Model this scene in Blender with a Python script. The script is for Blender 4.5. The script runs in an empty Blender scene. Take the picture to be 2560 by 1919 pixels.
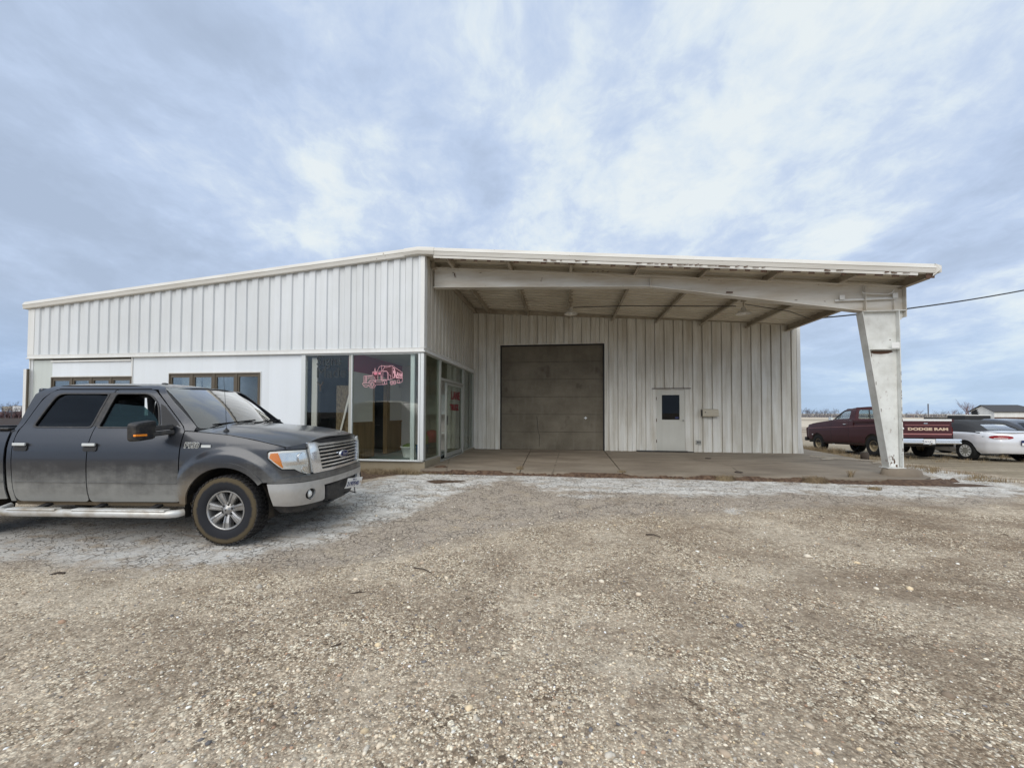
import bpy, bmesh, math, random
import numpy as np
from math import sin, cos, pi, radians, sqrt, atan2
from mathutils import Vector, Matrix, geometry
random.seed(7)
rng = np.random.default_rng(11)
SC = bpy.context.scene
COL = SC.collection

# ------------------------------------------------------------------ camera
cam = bpy.data.cameras.new('camera')
cam.sensor_width = 36.0
cam.sensor_fit = 'HORIZONTAL'
cam.lens = 1013.6 / 2560 * 36
cam.shift_y = 46.67 / 2560
cam.clip_start = 0.05
cam.clip_end = 6000
camo = bpy.data.objects.new('camera', cam)
camo.matrix_world = (Matrix.Translation((0, 0, 1.291)) @ Matrix.Rotation(0.1327, 4, 'Z')
                     @ Matrix.Rotation(pi / 2 + 0.0247, 4, 'X') @ Matrix.Rotation(0.0026, 4, 'Z'))
COL.objects.link(camo)
SC.camera = camo
SC.view_settings.view_transform = 'Standard'
SC.view_settings.look = 'None'
SC.view_settings.exposure = 0.0
SC.view_settings.gamma = 1.0
SC.render.resolution_x, SC.render.resolution_y = 1024, 767
SC.cycles.max_bounces = 8
SC.cycles.transparent_max_bounces = 16
SC.cycles.sample_clamp_indirect = 6
SC.cycles.use_denoising = True

# ------------------------------------------------------------------ node helper
class NT:
    def __init__(s, tree):
        s.t = tree; s.n = tree.nodes; s.l = tree.links
    def new(s, typ, ins=None, **kw):
        n = s.n.new(typ)
        for k, v in kw.items():
            setattr(n, k, v)
        if ins:
            for k, v in ins.items():
                sock = n.inputs[k]
                if isinstance(v, bpy.types.NodeSocket): s.l.new(v, sock)
                elif isinstance(v, bpy.types.Node): s.l.new(v.outputs[0], sock)
                else: sock.default_value = v
        return n
    def math(s, op, a, b=0.0, c=0.0, clamp=False):
        return s.new('ShaderNodeMath', {0: a, 1: b, 2: c}, operation=op, use_clamp=clamp).outputs[0]
    def mix(s, f, a, b, blend='MIX'):
        n = s.new('ShaderNodeMix', data_type='RGBA', blend_type=blend)
        for i, v in ((0, f), (6, a), (7, b)):
            if isinstance(v, bpy.types.NodeSocket): s.l.new(v, n.inputs[i])
            else: n.inputs[i].default_value = v if i == 0 else (v if len(v) == 4 else (*v, 1))
        return n.outputs[2]
    def ramp(s, f, stops, interp='LINEAR'):
        n = s.new('ShaderNodeValToRGB', {0: f})
        e = n.color_ramp; e.interpolation = interp
        while len(e.elements) < len(stops): e.elements.new(0.5)
        for el, (p, c) in zip(e.elements, stops):
            el.position = p
            el.color = (c, c, c, 1) if not hasattr(c, '__len__') else (*c, 1)[:4]
        return n.outputs[0]
    def noise(s, vec, scale, detail=4, rough=0.55, dist=0.0, dim='3D', out=0):
        n = s.new('ShaderNodeTexNoise', {'Scale': scale, 'Detail': detail, 'Roughness': rough, 'Distortion': dist}, noise_dimensions=dim)
        if vec is not None: s.l.new(vec, n.inputs['Vector'])
        return n.outputs[out]
    def vor(s, vec, scale, feature='F1', out='Distance', rand=1.0):
        n = s.new('ShaderNodeTexVoronoi', {'Scale': scale, 'Randomness': rand}, feature=feature)
        if vec is not None: s.l.new(vec, n.inputs['Vector'])
        return n.outputs[out]
    def mapping(s, vec, scale=(1, 1, 1), loc=(0, 0, 0), rot=(0, 0, 0)):
        n = s.new('ShaderNodeMapping', {'Location': loc, 'Rotation': rot, 'Scale': scale})
        s.l.new(vec, n.inputs['Vector'])
        return n.outputs[0]
    def sep(s, v):
        n = s.new('ShaderNodeSeparateXYZ'); s.l.new(v, n.inputs[0]); return n.outputs
    def obj(s): return s.new('ShaderNodeTexCoord').outputs['Object']
    def pos(s): return s.new('ShaderNodeNewGeometry').outputs['Position']
    def attr(s, name): return s.new('ShaderNodeAttribute', attribute_name=name)
    def bump(s, h, strength=0.3, dist=0.01):
        n = s.new('ShaderNodeBump', {'Strength': strength, 'Distance': dist}); s.l.new(h, n.inputs['Height']); return n.outputs[0]

def mat(name, fn=None, base=(0.5, 0.5, 0.5), rough=0.6, metal=0.0, **kw):
    m = bpy.data.materials.new(name); m.use_nodes = True
    t = NT(m.node_tree); t.n.clear()
    out = t.new('ShaderNodeOutputMaterial')
    b = t.new('ShaderNodeBsdfPrincipled')
    b.inputs['Base Color'].default_value = (*base, 1)
    b.inputs['Roughness'].default_value = rough
    b.inputs['Metallic'].default_value = metal
    for k, v in kw.items():
        b.inputs[k].default_value = v
    t.l.new(b.outputs[0], out.inputs[0])
    if fn: fn(t, b, out)
    return m

# ------------------------------------------------------------------ sky and sun
w = bpy.data.worlds.new('World'); SC.world = w; w.use_nodes = True
t = NT(w.node_tree); t.n.clear()
SUN_EL, SUN_AZ = radians(40), radians(196)   # azimuth measured clockwise from +Y
sky = t.new('ShaderNodeTexSky', sky_type='NISHITA', sun_disc=False)
sky.sun_elevation = SUN_EL; sky.sun_rotation = SUN_AZ
sky.air_density = 1.0; sky.dust_density = 1.2
g = t.new('ShaderNodeTexCoord').outputs['Generated']
sx, sy, sz = t.sep(g)
zz = t.math('MAXIMUM', sz, 0.0)
den = t.math('ADD', zz, 0.27)
px, py = t.math('DIVIDE', sx, den), t.math('DIVIDE', sy, den)
pv = t.new('ShaderNodeCombineXYZ', {0: px, 1: py, 2: 0.0}).outputs[0]
wp = t.new('ShaderNodeMix', {0: 0.22}, data_type='VECTOR'); t.l.new(pv, wp.inputs[4]); t.l.new(t.noise(pv, 1.3, 4, 0.6, out=1), wp.inputs[5])
pv = t.mapping(wp.outputs[1], rot=(0, 0, radians(-12)), loc=(3.1, 1.7, 0))
big = t.noise(t.mapping(pv, scale=(0.9, 0.6, 1)), 0.7, 3, 0.55, 0.1)
mid = t.noise(t.mapping(pv, scale=(1.0, 0.8, 1), loc=(7, 2, 0)), 2.4, 8, 0.62, 0.0)
fin = t.noise(t.mapping(pv, scale=(1.0, 0.75, 1), loc=(1, 9, 0)), 7.5, 6, 0.62, 0.0)
c = t.math('ADD', t.math('MULTIPLY', big, 0.42), t.math('MULTIPLY', mid, 0.68))
c = t.math('ADD', t.math('SUBTRACT', c, 0.022), t.math('MULTIPLY', t.math('SUBTRACT', fin, 0.45), 0.24))
# the cloud deck is brightest ahead and overhead, duller to the west (left)
side = t.math('MULTIPLY', t.math('ADD', sx, 0.15), 0.07)
c = t.math('ADD', c, side)
dd = t.new('ShaderNodeVectorMath', {0: g, 1: tuple(Vector((-.02, .80, .60)).normalized())}, operation='DOT_PRODUCT').outputs['Value']
c = t.math('ADD', c, t.math('MULTIPLY', t.ramp(dd, [(0.80, 0), (0.98, 1)], 'EASE'), 0.022))
c = t.math('ADD', c, t.math('MULTIPLY', t.math('SUBTRACT', zz, 0.34), 0.15))
cl = t.ramp(c, [(0.40, (0.46, 0.56, 0.73)), (0.475, (0.51, 0.62, 0.81)), (0.53, (0.57, 0.69, 0.90)), (0.575, (0.66, 0.77, 0.94)), (0.61, (0.77, 0.87, 0.97)), (0.66, (0.88, 0.95, 0.98))])
# lighter, bluer air low over the horizon
hz = t.ramp(zz, [(0.0, 1.0), (0.22, 0.0)], 'EASE')
hzc = t.ramp(t.math('ADD', t.math('MULTIPLY', sx, 0.5), 0.5), [(0.1, (0.33, 0.52, 0.83)), (0.9, (0.50, 0.70, 0.93))])
cl = t.mix(t.math('MULTIPLY', hz, 0.55), cl, hzc)
cl10 = t.mix(1.0, cl, (9.6, 9.6, 9.6), 'MULTIPLY')
cl10 = t.mix(0.06, cl10, sky.outputs[0])
bg = t.new('ShaderNodeBackground', {'Color': cl10, 'Strength': 0.1})
t.new('ShaderNodeOutputWorld', {0: bg})

sun = bpy.data.lights.new('sun', 'SUN')
sun.energy = 2.25; sun.angle = radians(55); sun.color = (1.0, 0.95, 0.87)
suno = bpy.data.objects.new('sun', sun)
# direction to the sun
sd = Vector((sin(SUN_AZ) * cos(SUN_EL), cos(SUN_AZ) * cos(SUN_EL), sin(SUN_EL)))
suno.rotation_euler = sd.to_track_quat('Z', 'Y').to_euler()
suno.location = (0, -5, 20)
COL.objects.link(suno)

# ------------------------------------------------------------------ materials
def dirt_streak(t, v, sc=1.0):
    return t.noise(t.mapping(v, scale=(6 * sc, 6 * sc, 0.5 * sc)), 1.0, 5, 0.6)

def m_siding(name, base, dirt, amt, low=0.3, high=0.62):
    def f(t, b, o):
        v = t.pos()
        n1 = dirt_streak(t, v); n2 = t.noise(v, 0.9, 5, 0.6)
        k = t.ramp(t.math('ADD', t.math('MULTIPLY', n1, 0.55), t.math('MULTIPLY', n2, 0.45)), [(low, 0), (high, 1)])
        c = t.mix(t.math('MULTIPLY', k, amt), base, dirt)
        px_, py_, pz_ = t.sep(v); wn = t.new('ShaderNodeTexWhiteNoise', {1: t.math('FLOOR', t.math('MULTIPLY', t.math('ADD', px_, py_), 1.09))}, noise_dimensions='1D').outputs[0]
        c = t.mix(1.0, c, t.ramp(wn, [(0, (0.93, 0.93, 0.925)), (1, (1.0, 1.0, 1.0))]), 'MULTIPLY')
        base_d = t.math('MULTIPLY', t.ramp(t.math('ADD', pz_, t.math('MULTIPLY', t.math('SUBTRACT', n1, 0.5), 0.5)), [(0.02, 1), (0.30, 0)]), 0.5); c = t.mix(base_d, c, dirt)
        # nail heads and small rust marks
        sp = t.ramp(t.vor(t.mapping(v, scale=(1, 1, 0.6)), 5.0), [(0.0, 1), (0.035, 0)])
        sp = t.math('MULTIPLY', sp, t.ramp(t.noise(v, 2.2), [(0.56, 0), (0.62, 1)]))
        c = t.mix(t.math('MULTIPLY', sp, 0.75), c, (0.10, 0.07, 0.05))
        t.l.new(c, b.inputs['Base Color'])
        t.l.new(t.bump(t.noise(v, 3.5, 3), 0.10, 0.02), b.inputs['Normal'])
    return mat(name, f, rough=0.48)

M = {}
M['siding_front'] = m_siding('siding_front', (0.74, 0.765, 0.785), (0.50, 0.50, 0.47), 0.34)
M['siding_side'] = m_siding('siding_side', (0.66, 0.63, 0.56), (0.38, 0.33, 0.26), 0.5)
def f(t, b, o):
    v = t.pos(); z = t.sep(v)[2]
    n1 = dirt_streak(t, v); n2 = t.noise(v, 0.7, 5, 0.6)
    c = t.mix(t.math('MULTIPLY', t.ramp(n1, [(0.25, 0.2), (0.7, 1)]), 0.6), (0.82, 0.815, 0.77), (0.56, 0.52, 0.43))
    k = t.ramp(t.math('ADD', t.math('MULTIPLY', n1, 0.6), t.math('MULTIPLY', n2, 0.4)), [(0.42, 0), (0.62, 1)])
    c = t.mix(t.math('MULTIPLY', k, 0.45), c, (0.38, 0.33, 0.245))
    sp = t.ramp(t.vor(t.mapping(v, scale=(1, 1, 0.6)), 5.0), [(0.0, 1), (0.04, 0)])
    sp = t.math('MULTIPLY', sp, t.ramp(t.noise(v, 2.2), [(0.54, 0), (0.6, 1)]))
    c = t.mix(t.math('MULTIPLY', sp, 0.8), c, (0.06, 0.05, 0.04))
    t.l.new(c, b.inputs['Base Color'])
    t.l.new(t.bump(t.noise(v, 3.5, 3), 0.10, 0.02), b.inputs['Normal'])
M['siding_back'] = mat('siding_back', f, rough=0.5)
M['siding_flat'] = m_siding('siding_flat', (0.78, 0.82, 0.86), (0.62, 0.64, 0.64), 0.25)
M['siding_grey'] = m_siding('siding_grey', (0.62, 0.66, 0.63), (0.45, 0.48, 0.45), 0.4)
M['door_paint'] = m_siding('door_paint', (0.66, 0.655, 0.60), (0.46, 0.44, 0.37), 0.4)
M['trim'] = m_siding('trim', (0.68, 0.67, 0.62), (0.30, 0.27, 0.22), 0.35)
M['trim_white'] = m_siding('trim_white', (0.80, 0.80, 0.78), (0.45, 0.43, 0.38), 0.3)
def f(t, b, o):
    v = t.pos()
    n = t.noise(t.mapping(v, scale=(0.5, 0.5, 5)), 1.5, 5, 0.6)
    c = t.mix(t.math('MULTIPLY', t.ramp(n, [(0.4, 0), (0.75, 1)]), 0.5), (0.70, 0.68, 0.63), (0.45, 0.41, 0.34))
    r = t.ramp(t.noise(v, 7, 6, 0.7), [(0.66, 0), (0.72, 1)])
    c = t.mix(t.math('MULTIPLY', r, 0.8), c, (0.16, 0.10, 0.06))
    t.l.new(c, b.inputs['Base Color'])
M['fascia'] = mat('fascia', f, rough=0.45)
def f(t, b, o):
    v = t.pos()
    n = t.noise(t.mapping(v, scale=(0.35, 1, 2)), 2.2, 5, 0.6)
    c = t.mix(t.ramp(n, [(0.35, 0), (0.7, 1)]), (0.70, 0.68, 0.63), (0.50, 0.44, 0.35))
    r = t.ramp(t.noise(v, 4.5, 6, 0.7), [(0.68, 0), (0.72, 1)])
    c = t.mix(t.math('MULTIPLY', r, 0.8), c, (0.13, 0.06, 0.035))
    t.l.new(c, b.inputs['Base Color'])
M['beam'] = mat('beam', f, rough=0.5)
def f(t, b, o):
    v = t.pos(); X = t.sep(v)[0]; z = t.sep(v)[2]
    n = t.noise(v, 3, 5, 0.6)
    c = t.mix(t.ramp(n, [(0.4, 0), (0.75, 1)]), (0.72, 0.73, 0.70), (0.52, 0.52, 0.48))
    r1 = t.ramp(t.noise(t.mapping(v, scale=(1, 1, 0.6)), 8, 6, 0.75), [(0.60, 0), (0.64, 1)])
    up = t.ramp(t.math('DIVIDE', z, 4.0), [(0.0, 1), (0.1, .55), (0.7, 0.18), (1, 0.1)])
    c = t.mix(t.math('MULTIPLY', r1, up), c, (0.16, 0.06, 0.03))
    t.l.new(c, b.inputs['Base Color'])
M['column'] = mat('column', f, rough=0.5)
def f(t, b, o):
    v = t.pos()
    n = t.noise(t.mapping(v, scale=(1, 0.4, 1)), 2.5, 5, 0.6)
    c = t.mix(t.ramp(n, [(0.35, 0), (0.7, 1)]), (0.46, 0.41, 0.33), (0.29, 0.24, 0.18))
    t.l.new(c, b.inputs['Base Color'])
M['purlin'] = mat('purlin', f, rough=0.6)
def f(t, b, o):
    v = t.pos()
    n = t.noise(v, 1.1, 5, 0.6)
    c = t.mix(t.ramp(n, [(0.3, 0), (0.75, 1)]), (0.76, 0.71, 0.61), (0.58, 0.52, 0.42))
    t.l.new(c, b.inputs['Base Color'])
M['roof_under'] = mat('roof_under', f, rough=0.5)
def f(t, b, o):
    v = t.pos(); z = t.sep(v)[2]
    n = t.noise(t.mapping(v, scale=(1, 1, 1.3)), 1.1, 6, 0.62)
    n2 = t.noise(t.mapping(v, scale=(5, 5, 1.0)), 1.6, 5, 0.6)
    c = t.mix(t.ramp(n, [(0.3, 0), (0.7, 1)]), (0.205, 0.178, 0.132), (0.115, 0.097, 0.068))
    c = t.mix(t.math('MULTIPLY', t.ramp(n2, [(0.5, 0), (0.75, 1)]), 0.4), c, (0.22, 0.195, 0.155))
    st = t.ramp(t.noise(t.mapping(v, scale=(1, 1, 0.7), loc=(4, 2, 1)), 1.9, 3), [(0.62, 0), (0.70, 1)])
    c = t.mix(t.math('MULTIPLY', st, 0.4), c, (0.04, 0.025, 0.018))
    t.l.new(c, b.inputs['Base Color'])
    t.l.new(t.bump(t.math('ADD', n, t.math('MULTIPLY', n2, 0.4)), 0.25, 0.02), b.inputs['Normal'])
M['garage'] = mat('garage', f, rough=0.75)
def f(t, b, o):
    v = t.pos()
    n = t.noise(t.mapping(v, scale=(0.8, 1.6, 1)), 0.9, 6, 0.62)
    n2 = t.noise(v, 9, 5, 0.65)
    c = t.ramp(n, [(0.28, (0.15, 0.12, 0.09)), (0.45, (0.215, 0.175, 0.13)), (0.62, (0.28, 0.235, 0.18)), (0.75, (0.22, 0.18, 0.14))])
    c = t.mix(t.math('MULTIPLY', t.ramp(n2, [(0.45, 0), (0.8, 1)]), 0.35), c, (0.19, 0.155, 0.12))
    stn = t.ramp(t.noise(t.mapping(v, scale=(0.6, 2.4, 1), loc=(5, 3, 0)), 0.8, 4), [(0.55, 0), (0.7, 1)])
    c = t.mix(t.math('MULTIPLY', stn, 0.5), c, (0.16, 0.13, 0.10))
    ck = t.vor(v, 0.22, 'DISTANCE_TO_EDGE')
    wob = t.math('ADD', ck, t.math('MULTIPLY', t.math('SUBTRACT', t.noise(v, 3, 4), 0.5), 0.02))
    c = t.mix(t.math('MULTIPLY', t.ramp(wob, [(0.0, 1), (0.0025, 0)]), 0.5), c, (0.06, 0.045, 0.03))
    t.l.new(c, b.inputs['Base Color'])
    t.l.new(t.bump(n2, 0.25, 0.01), b.inputs['Normal'])
M['slab'] = mat('slab', f, rough=0.8)
M['foundation'] = m_siding('foundation', (0.42, 0.38, 0.29), (0.24, 0.19, 0.12), 0.7)
M['alu'] = mat('alu', base=(0.66, 0.68, 0.67), rough=0.42, metal=0.25)
M['alu_old'] = mat('alu_old', base=(0.40, 0.40, 0.36), rough=0.5, metal=0.3)
M['bronze'] = mat('bronze', base=(0.10, 0.08, 0.055), rough=0.45)
M['wood'] = mat('wood', lambda t, b, o: t.l.new(t.ramp(t.noise(t.mapping(t.pos(), scale=(8, 8, 0.7)), 2.0, 5), [(0.3, (0.20, 0.11, 0.045)), (0.7, (0.33, 0.20, 0.09))]), b.inputs['Base Color']), rough=0.55)
M['osb'] = mat('osb', lambda t, b, o: t.l.new(t.ramp(t.noise(t.mapping(t.pos(), scale=(3, 3, 1)), 14, 3), [(0.35, (0.10, 0.058, 0.03)), (0.65, (0.24, 0.165, 0.09))]), b.inputs['Base Color']), rough=0.7)
M['wall_in'] = mat('wall_in', base=(0.78, 0.70, 0.67), rough=0.8)
M['red_band'] = mat('red_band', base=(0.36, 0.02, 0.06), rough=0.7)
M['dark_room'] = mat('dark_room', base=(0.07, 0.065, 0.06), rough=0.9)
M['ceiling_in'] = mat('ceiling_in', base=(0.60, 0.59, 0.55), rough=0.9)
M['floor_in'] = mat('floor_in', base=(0.22, 0.26, 0.25), rough=0.45)
M['black'] = mat('black', base=(0.012, 0.012, 0.013), rough=0.6)
M['black_plastic'] = mat('black_plastic', lambda t, b, o: t.l.new(t.mix(t.math('MULTIPLY', t.ramp(t.noise(t.pos(), 18, 5), [(0.45, 0), (0.8, 1)]), 0.45), (0.020, 0.020, 0.022), (0.12, 0.105, 0.085)), b.inputs['Base Color']), rough=0.55)
M['white_plain'] = mat('white_plain', base=(0.78, 0.78, 0.76), rough=0.5)
M['blue_plain'] = mat('blue_plain', base=(0.03, 0.12, 0.30), rough=0.5)
M['red_plain'] = mat('red_plain', base=(0.45, 0.02, 0.02), rough=0.5)
M['green_plain'] = mat('green_plain', base=(0.12, 0.16, 0.05), rough=0.6)
M['yellow_plain'] = mat('yellow_plain', base=(0.38, 0.34, 0.06), rough=0.6)
M['pink'] = mat('pink', base=(0.80, 0.42, 0.47), rough=0.7)
M['pink_soft'] = mat('pink_soft', base=(0.66, 0.20, 0.27), rough=0.7)
M['maroon_film'] = mat('maroon_film', base=(0.05, 0.004, 0.012), rough=0.5)
M['decal_red'] = mat('decal_red', base=(0.20, 0.008, 0.016), rough=0.6)
M['decal_grey'] = mat('decal_grey', base=(0.028, 0.036, 0.04), rough=0.7)
M['chrome'] = mat('chrome', lambda t, b, o: (t.l.new(t.ramp(t.noise(t.obj(), 3.5, 5), [(0.35, 0.10), (0.8, 0.34)]), b.inputs['Roughness'])), base=(0.86, 0.87, 0.88), rough=0.18, metal=0.85)
def f(t, b, o):
    v = t.obj(); n = t.noise(v, 5, 5)
    t.l.new(t.ramp(n, [(0.3, 0.28), (0.7, 0.5)]), b.inputs['Roughness'])
    t.l.new(t.ramp(n, [(0.35, (0.62, 0.635, 0.65)), (0.7, (0.47, 0.465, 0.45))]), b.inputs['Base Color'])
M['chrome_dusty'] = mat('chrome_dusty', f, metal=0.75)
def mglass(name, tint, refl=1.0, rough=0.0, ior=1.5):
    m = bpy.data.materials.new(name); m.use_nodes = True
    t = NT(m.node_tree); t.n.clear()
    out = t.new('ShaderNodeOutputMaterial')
    tr = t.new('ShaderNodeBsdfTransparent', {'Color': (*tint, 1)})
    gl = t.new('ShaderNodeBsdfGlossy', {'Color': (1, 1, 1, 1), 'Roughness': rough})
    fr = t.new('ShaderNodeFresnel', {'IOR': ior})
    ff = t.math('MULTIPLY', fr.outputs[0], refl, clamp=True)
    mx = t.new('ShaderNodeMixShader', {0: ff, 1: tr, 2: gl})
    t.l.new(mx.outputs[0], out.inputs[0])
    return m
M['glass'] = mglass('glass', (0.93, 0.96, 0.94), 0.75)
M['glass_side'] = mglass('glass_side', (0.78, 0.83, 0.74), 0.8)
M['glass_dark'] = mglass('glass_dark', (0.12, 0.14, 0.15), 0.55)
M['glass_front_door'] = mglass('glass_front_door', (0.26, 0.36, 0.35), 0.42)
M['glass_ws'] = mglass('glass_ws', (0.72, 0.80, 0.76), 3.6)
M['glass_clear'] = mglass('glass_clear', (0.98, 0.985, 0.985), 0.8)

def m_paint(name, base, dust, z0, z1, flake=0.6, rough=0.3, dmax=0.9, mud=None, coat=.8):
    """car paint, object z up; dust from the road has settled on the lower sides"""
    def f(t, b, o):
        v = t.obj(); x, y, z = t.sep(v)
        n = t.noise(t.mapping(v, scale=(1.2, 1.2, 2.2)), 2.2, 6, 0.65)
        n2 = t.noise(t.mapping(v, scale=(9, 9, 1.2)), 2.0, 5, 0.6)
        zn = t.math('ADD', z, t.math('MULTIPLY', t.math('SUBTRACT', n, 0.5), 0.55))
        zn = t.math('ADD', zn, t.math('MULTIPLY', t.math('SUBTRACT', n2, 0.5), 0.14))
        d = t.new('ShaderNodeMapRange', {0: zn, 1: z0, 2: z1, 3: dmax, 4: 0.03}, interpolation_type='SMOOTHSTEP').outputs[0]
        c = t.mix(d, base, dust)
        if mud:
            # mud thrown up round the front wheel
            dx = t.math('ABSOLUTE', t.math('SUBTRACT', x, mud[0]))
            dz = t.math('SUBTRACT', z, mud[1])
            r = t.math('SQRT', t.math('ADD', t.math('POWER', dx, 2.0), t.math('POWER', dz, 2.0)))
            r = t.math('ADD', r, t.math('MULTIPLY', t.math('SUBTRACT', t.noise(v, 9, 6, 0.7), 0.5), 0.22))
            k = t.ramp(r, [(0.54, 1), (0.66, 0)])
            kz = t.ramp(z, [(0.55, 1), (0.95, 0.0)])
            kx = t.ramp(t.math('ADD', t.math('MULTIPLY', x, 0.5), 0.5), [(0.42, 1), (0.52, 0)])
            k = t.math('MULTIPLY', t.math('MULTIPLY', k, kz), kx)
            c = t.mix(t.math('MULTIPLY', k, 0.85), c, (0.15, 0.11, 0.065))
            d = t.math('MAXIMUM', d, k)
        t.l.new(c, b.inputs['Base Color'])
        t.l.new(t.math('ADD', t.math('MULTIPLY', d, 0.32), rough), b.inputs['Roughness'])
        t.l.new(t.math('MULTIPLY', t.math('SUBTRACT', 1.0, d), flake), b.inputs['Metallic'])
        t.l.new(t.math('MULTIPLY', t.math('SUBTRACT', 1.0, d), coat), b.inputs['Coat Weight'])
        b.inputs['Coat Roughness'].default_value = 0.14
    return mat(name, f)
M['paint_grey'] = m_paint('paint_grey', (0.024, 0.027, 0.035), (0.29, 0.29, 0.272), 0.46, 0.98, 0.35, 0.30, 0.85, mud=(0.0, 0.41))
M['paint_maroon'] = m_paint('paint_maroon', (0.050, 0.003, 0.006), (0.035, 0.010, 0.009), 0.2, 0.8, 0.0, 0.5, 0.5, coat=.10)
M['paint_silver'] = m_paint('paint_silver', (0.78, 0.79, 0.82), (0.62, 0.60, 0.58), 0.1, 0.6, 0.2, 0.3, 0.5)
M['paint_navy'] = m_paint('paint_navy', (0.012, 0.018, 0.04), (0.10, 0.10, 0.10), 0.2, 0.7, 0.3, 0.25, 0.4)
def f(t, b, o):
    v = t.obj(); x, y, z = t.sep(v)
    r = t.math('SQRT', t.math('ADD', t.math('POWER', x, 2.0), t.math('POWER', z, 2.0)))
    n = t.noise(v, 14, 6, 0.7)
    rn = t.math('ADD', r, t.math('MULTIPLY', t.math('SUBTRACT', n, 0.5), 0.05))
    k = t.ramp(rn, [(0.325, 0), (0.345, 1), (0.382, 1), (0.392, 0.12)])
    c = t.mix(t.math('MULTIPLY', k, 0.9), (0.010, 0.011, 0.015), (0.088, 0.066, 0.034))
    t.l.new(c, b.inputs['Base Color'])
M['tyre_muddy'] = mat('tyre_muddy', f, rough=0.85)
M['tyre'] = mat('tyre', base=(0.010, 0.010, 0.010), rough=0.85)
M['rim'] = mat('rim', lambda t, b, o: t.l.new(t.ramp(t.noise(t.obj(), 9, 5), [(0.4, (0.40, 0.40, 0.40)), (0.75, (0.25, 0.235, 0.21))]), b.inputs['Base Color']), rough=0.36, metal=0.75)
M['rim_tan'] = mat('rim_tan', base=(0.40, 0.32, 0.20), rough=0.6)
M['amber'] = mat('amber', base=(0.95, 0.30, 0.03), rough=0.25)
M['red_lens'] = mat('red_lens', base=(0.26, 0.012, 0.014), rough=0.2)
M['reflector'] = mat('reflector', lambda t, b, o: t.l.new(t.bump(t.vor(t.obj(), 22), 0.5, 0.01), b.inputs['Normal']), base=(0.88, 0.88, 0.84), rough=0.3, metal=0.0)
M['step'] = mat('step', lambda t, b, o: t.l.new(t.ramp(t.noise(t.obj(), 6, 5), [(0.4, (0.62, 0.62, 0.60)), (0.72, (0.36, 0.31, 0.24))]), b.inputs['Base Color']), rough=0.42, metal=0.35)
M['mudflap'] = mat('mudflap', base=(0.16, 0.12, 0.075), rough=0.9)
M['seat'] = mat('seat', base=(0.045, 0.045, 0.048), rough=0.9)
M['wheelwell'] = mat('wheelwell', lambda t, b, o: t.l.new(t.ramp(t.noise(t.obj(), 5, 5), [(0.4, (0.012, 0.011, 0.010)), (0.7, (0.05, 0.036, 0.02))]), b.inputs['Base Color']), rough=0.95)
M['softtop'] = mat('softtop', base=(0.035, 0.036, 0.040), rough=0.85)
M['emblem_blue'] = mat('emblem_blue', base=(0.008, 0.02, 0.10), rough=0.2)
M['ink_blue'] = mat('ink_blue', base=(0.03, 0.04, 0.14), rough=0.6)
M['letter_tan'] = mat('letter_tan', base=(0.62, 0.47, 0.34), rough=0.5)
M['stripe_pink'] = mat('stripe_pink', base=(0.40, 0.17, 0.16), rough=0.5)
M['mailbox'] = mat('mailbox', base=(0.52, 0.47, 0.37), rough=0.5)
M['grass_dry'] = mat('grass_dry', lambda t, b, o: t.l.new(t.mix(t.new('ShaderNodeObjectInfo').outputs['Random'], (0.27, 0.205, 0.12), (0.22, 0.16, 0.095)), b.inputs['Base Color']), rough=0.9)
M['twig'] = mat('twig', base=(0.06, 0.045, 0.035), rough=0.9)
M['bark'] = mat('bark', base=(0.13, 0.125, 0.14), rough=0.95)
M['bark_red'] = mat('bark_red', base=(0.19, 0.12, 0.12), rough=0.95)
M['rust'] = mat('rust', base=(0.10, 0.055, 0.035), rough=0.9)
M['soil'] = mat('soil', lambda t, b, o: (t.l.new(t.ramp(t.noise(t.pos(), 14, 5), [(0.35, (0.055, 0.030, 0.018)), (0.7, (0.15, 0.095, 0.06))]), b.inputs['Base Color']), t.l.new(t.bump(t.noise(t.pos(), 30, 4), 0.8, 0.03), b.inputs['Normal'])), rough=0.95)
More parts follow.
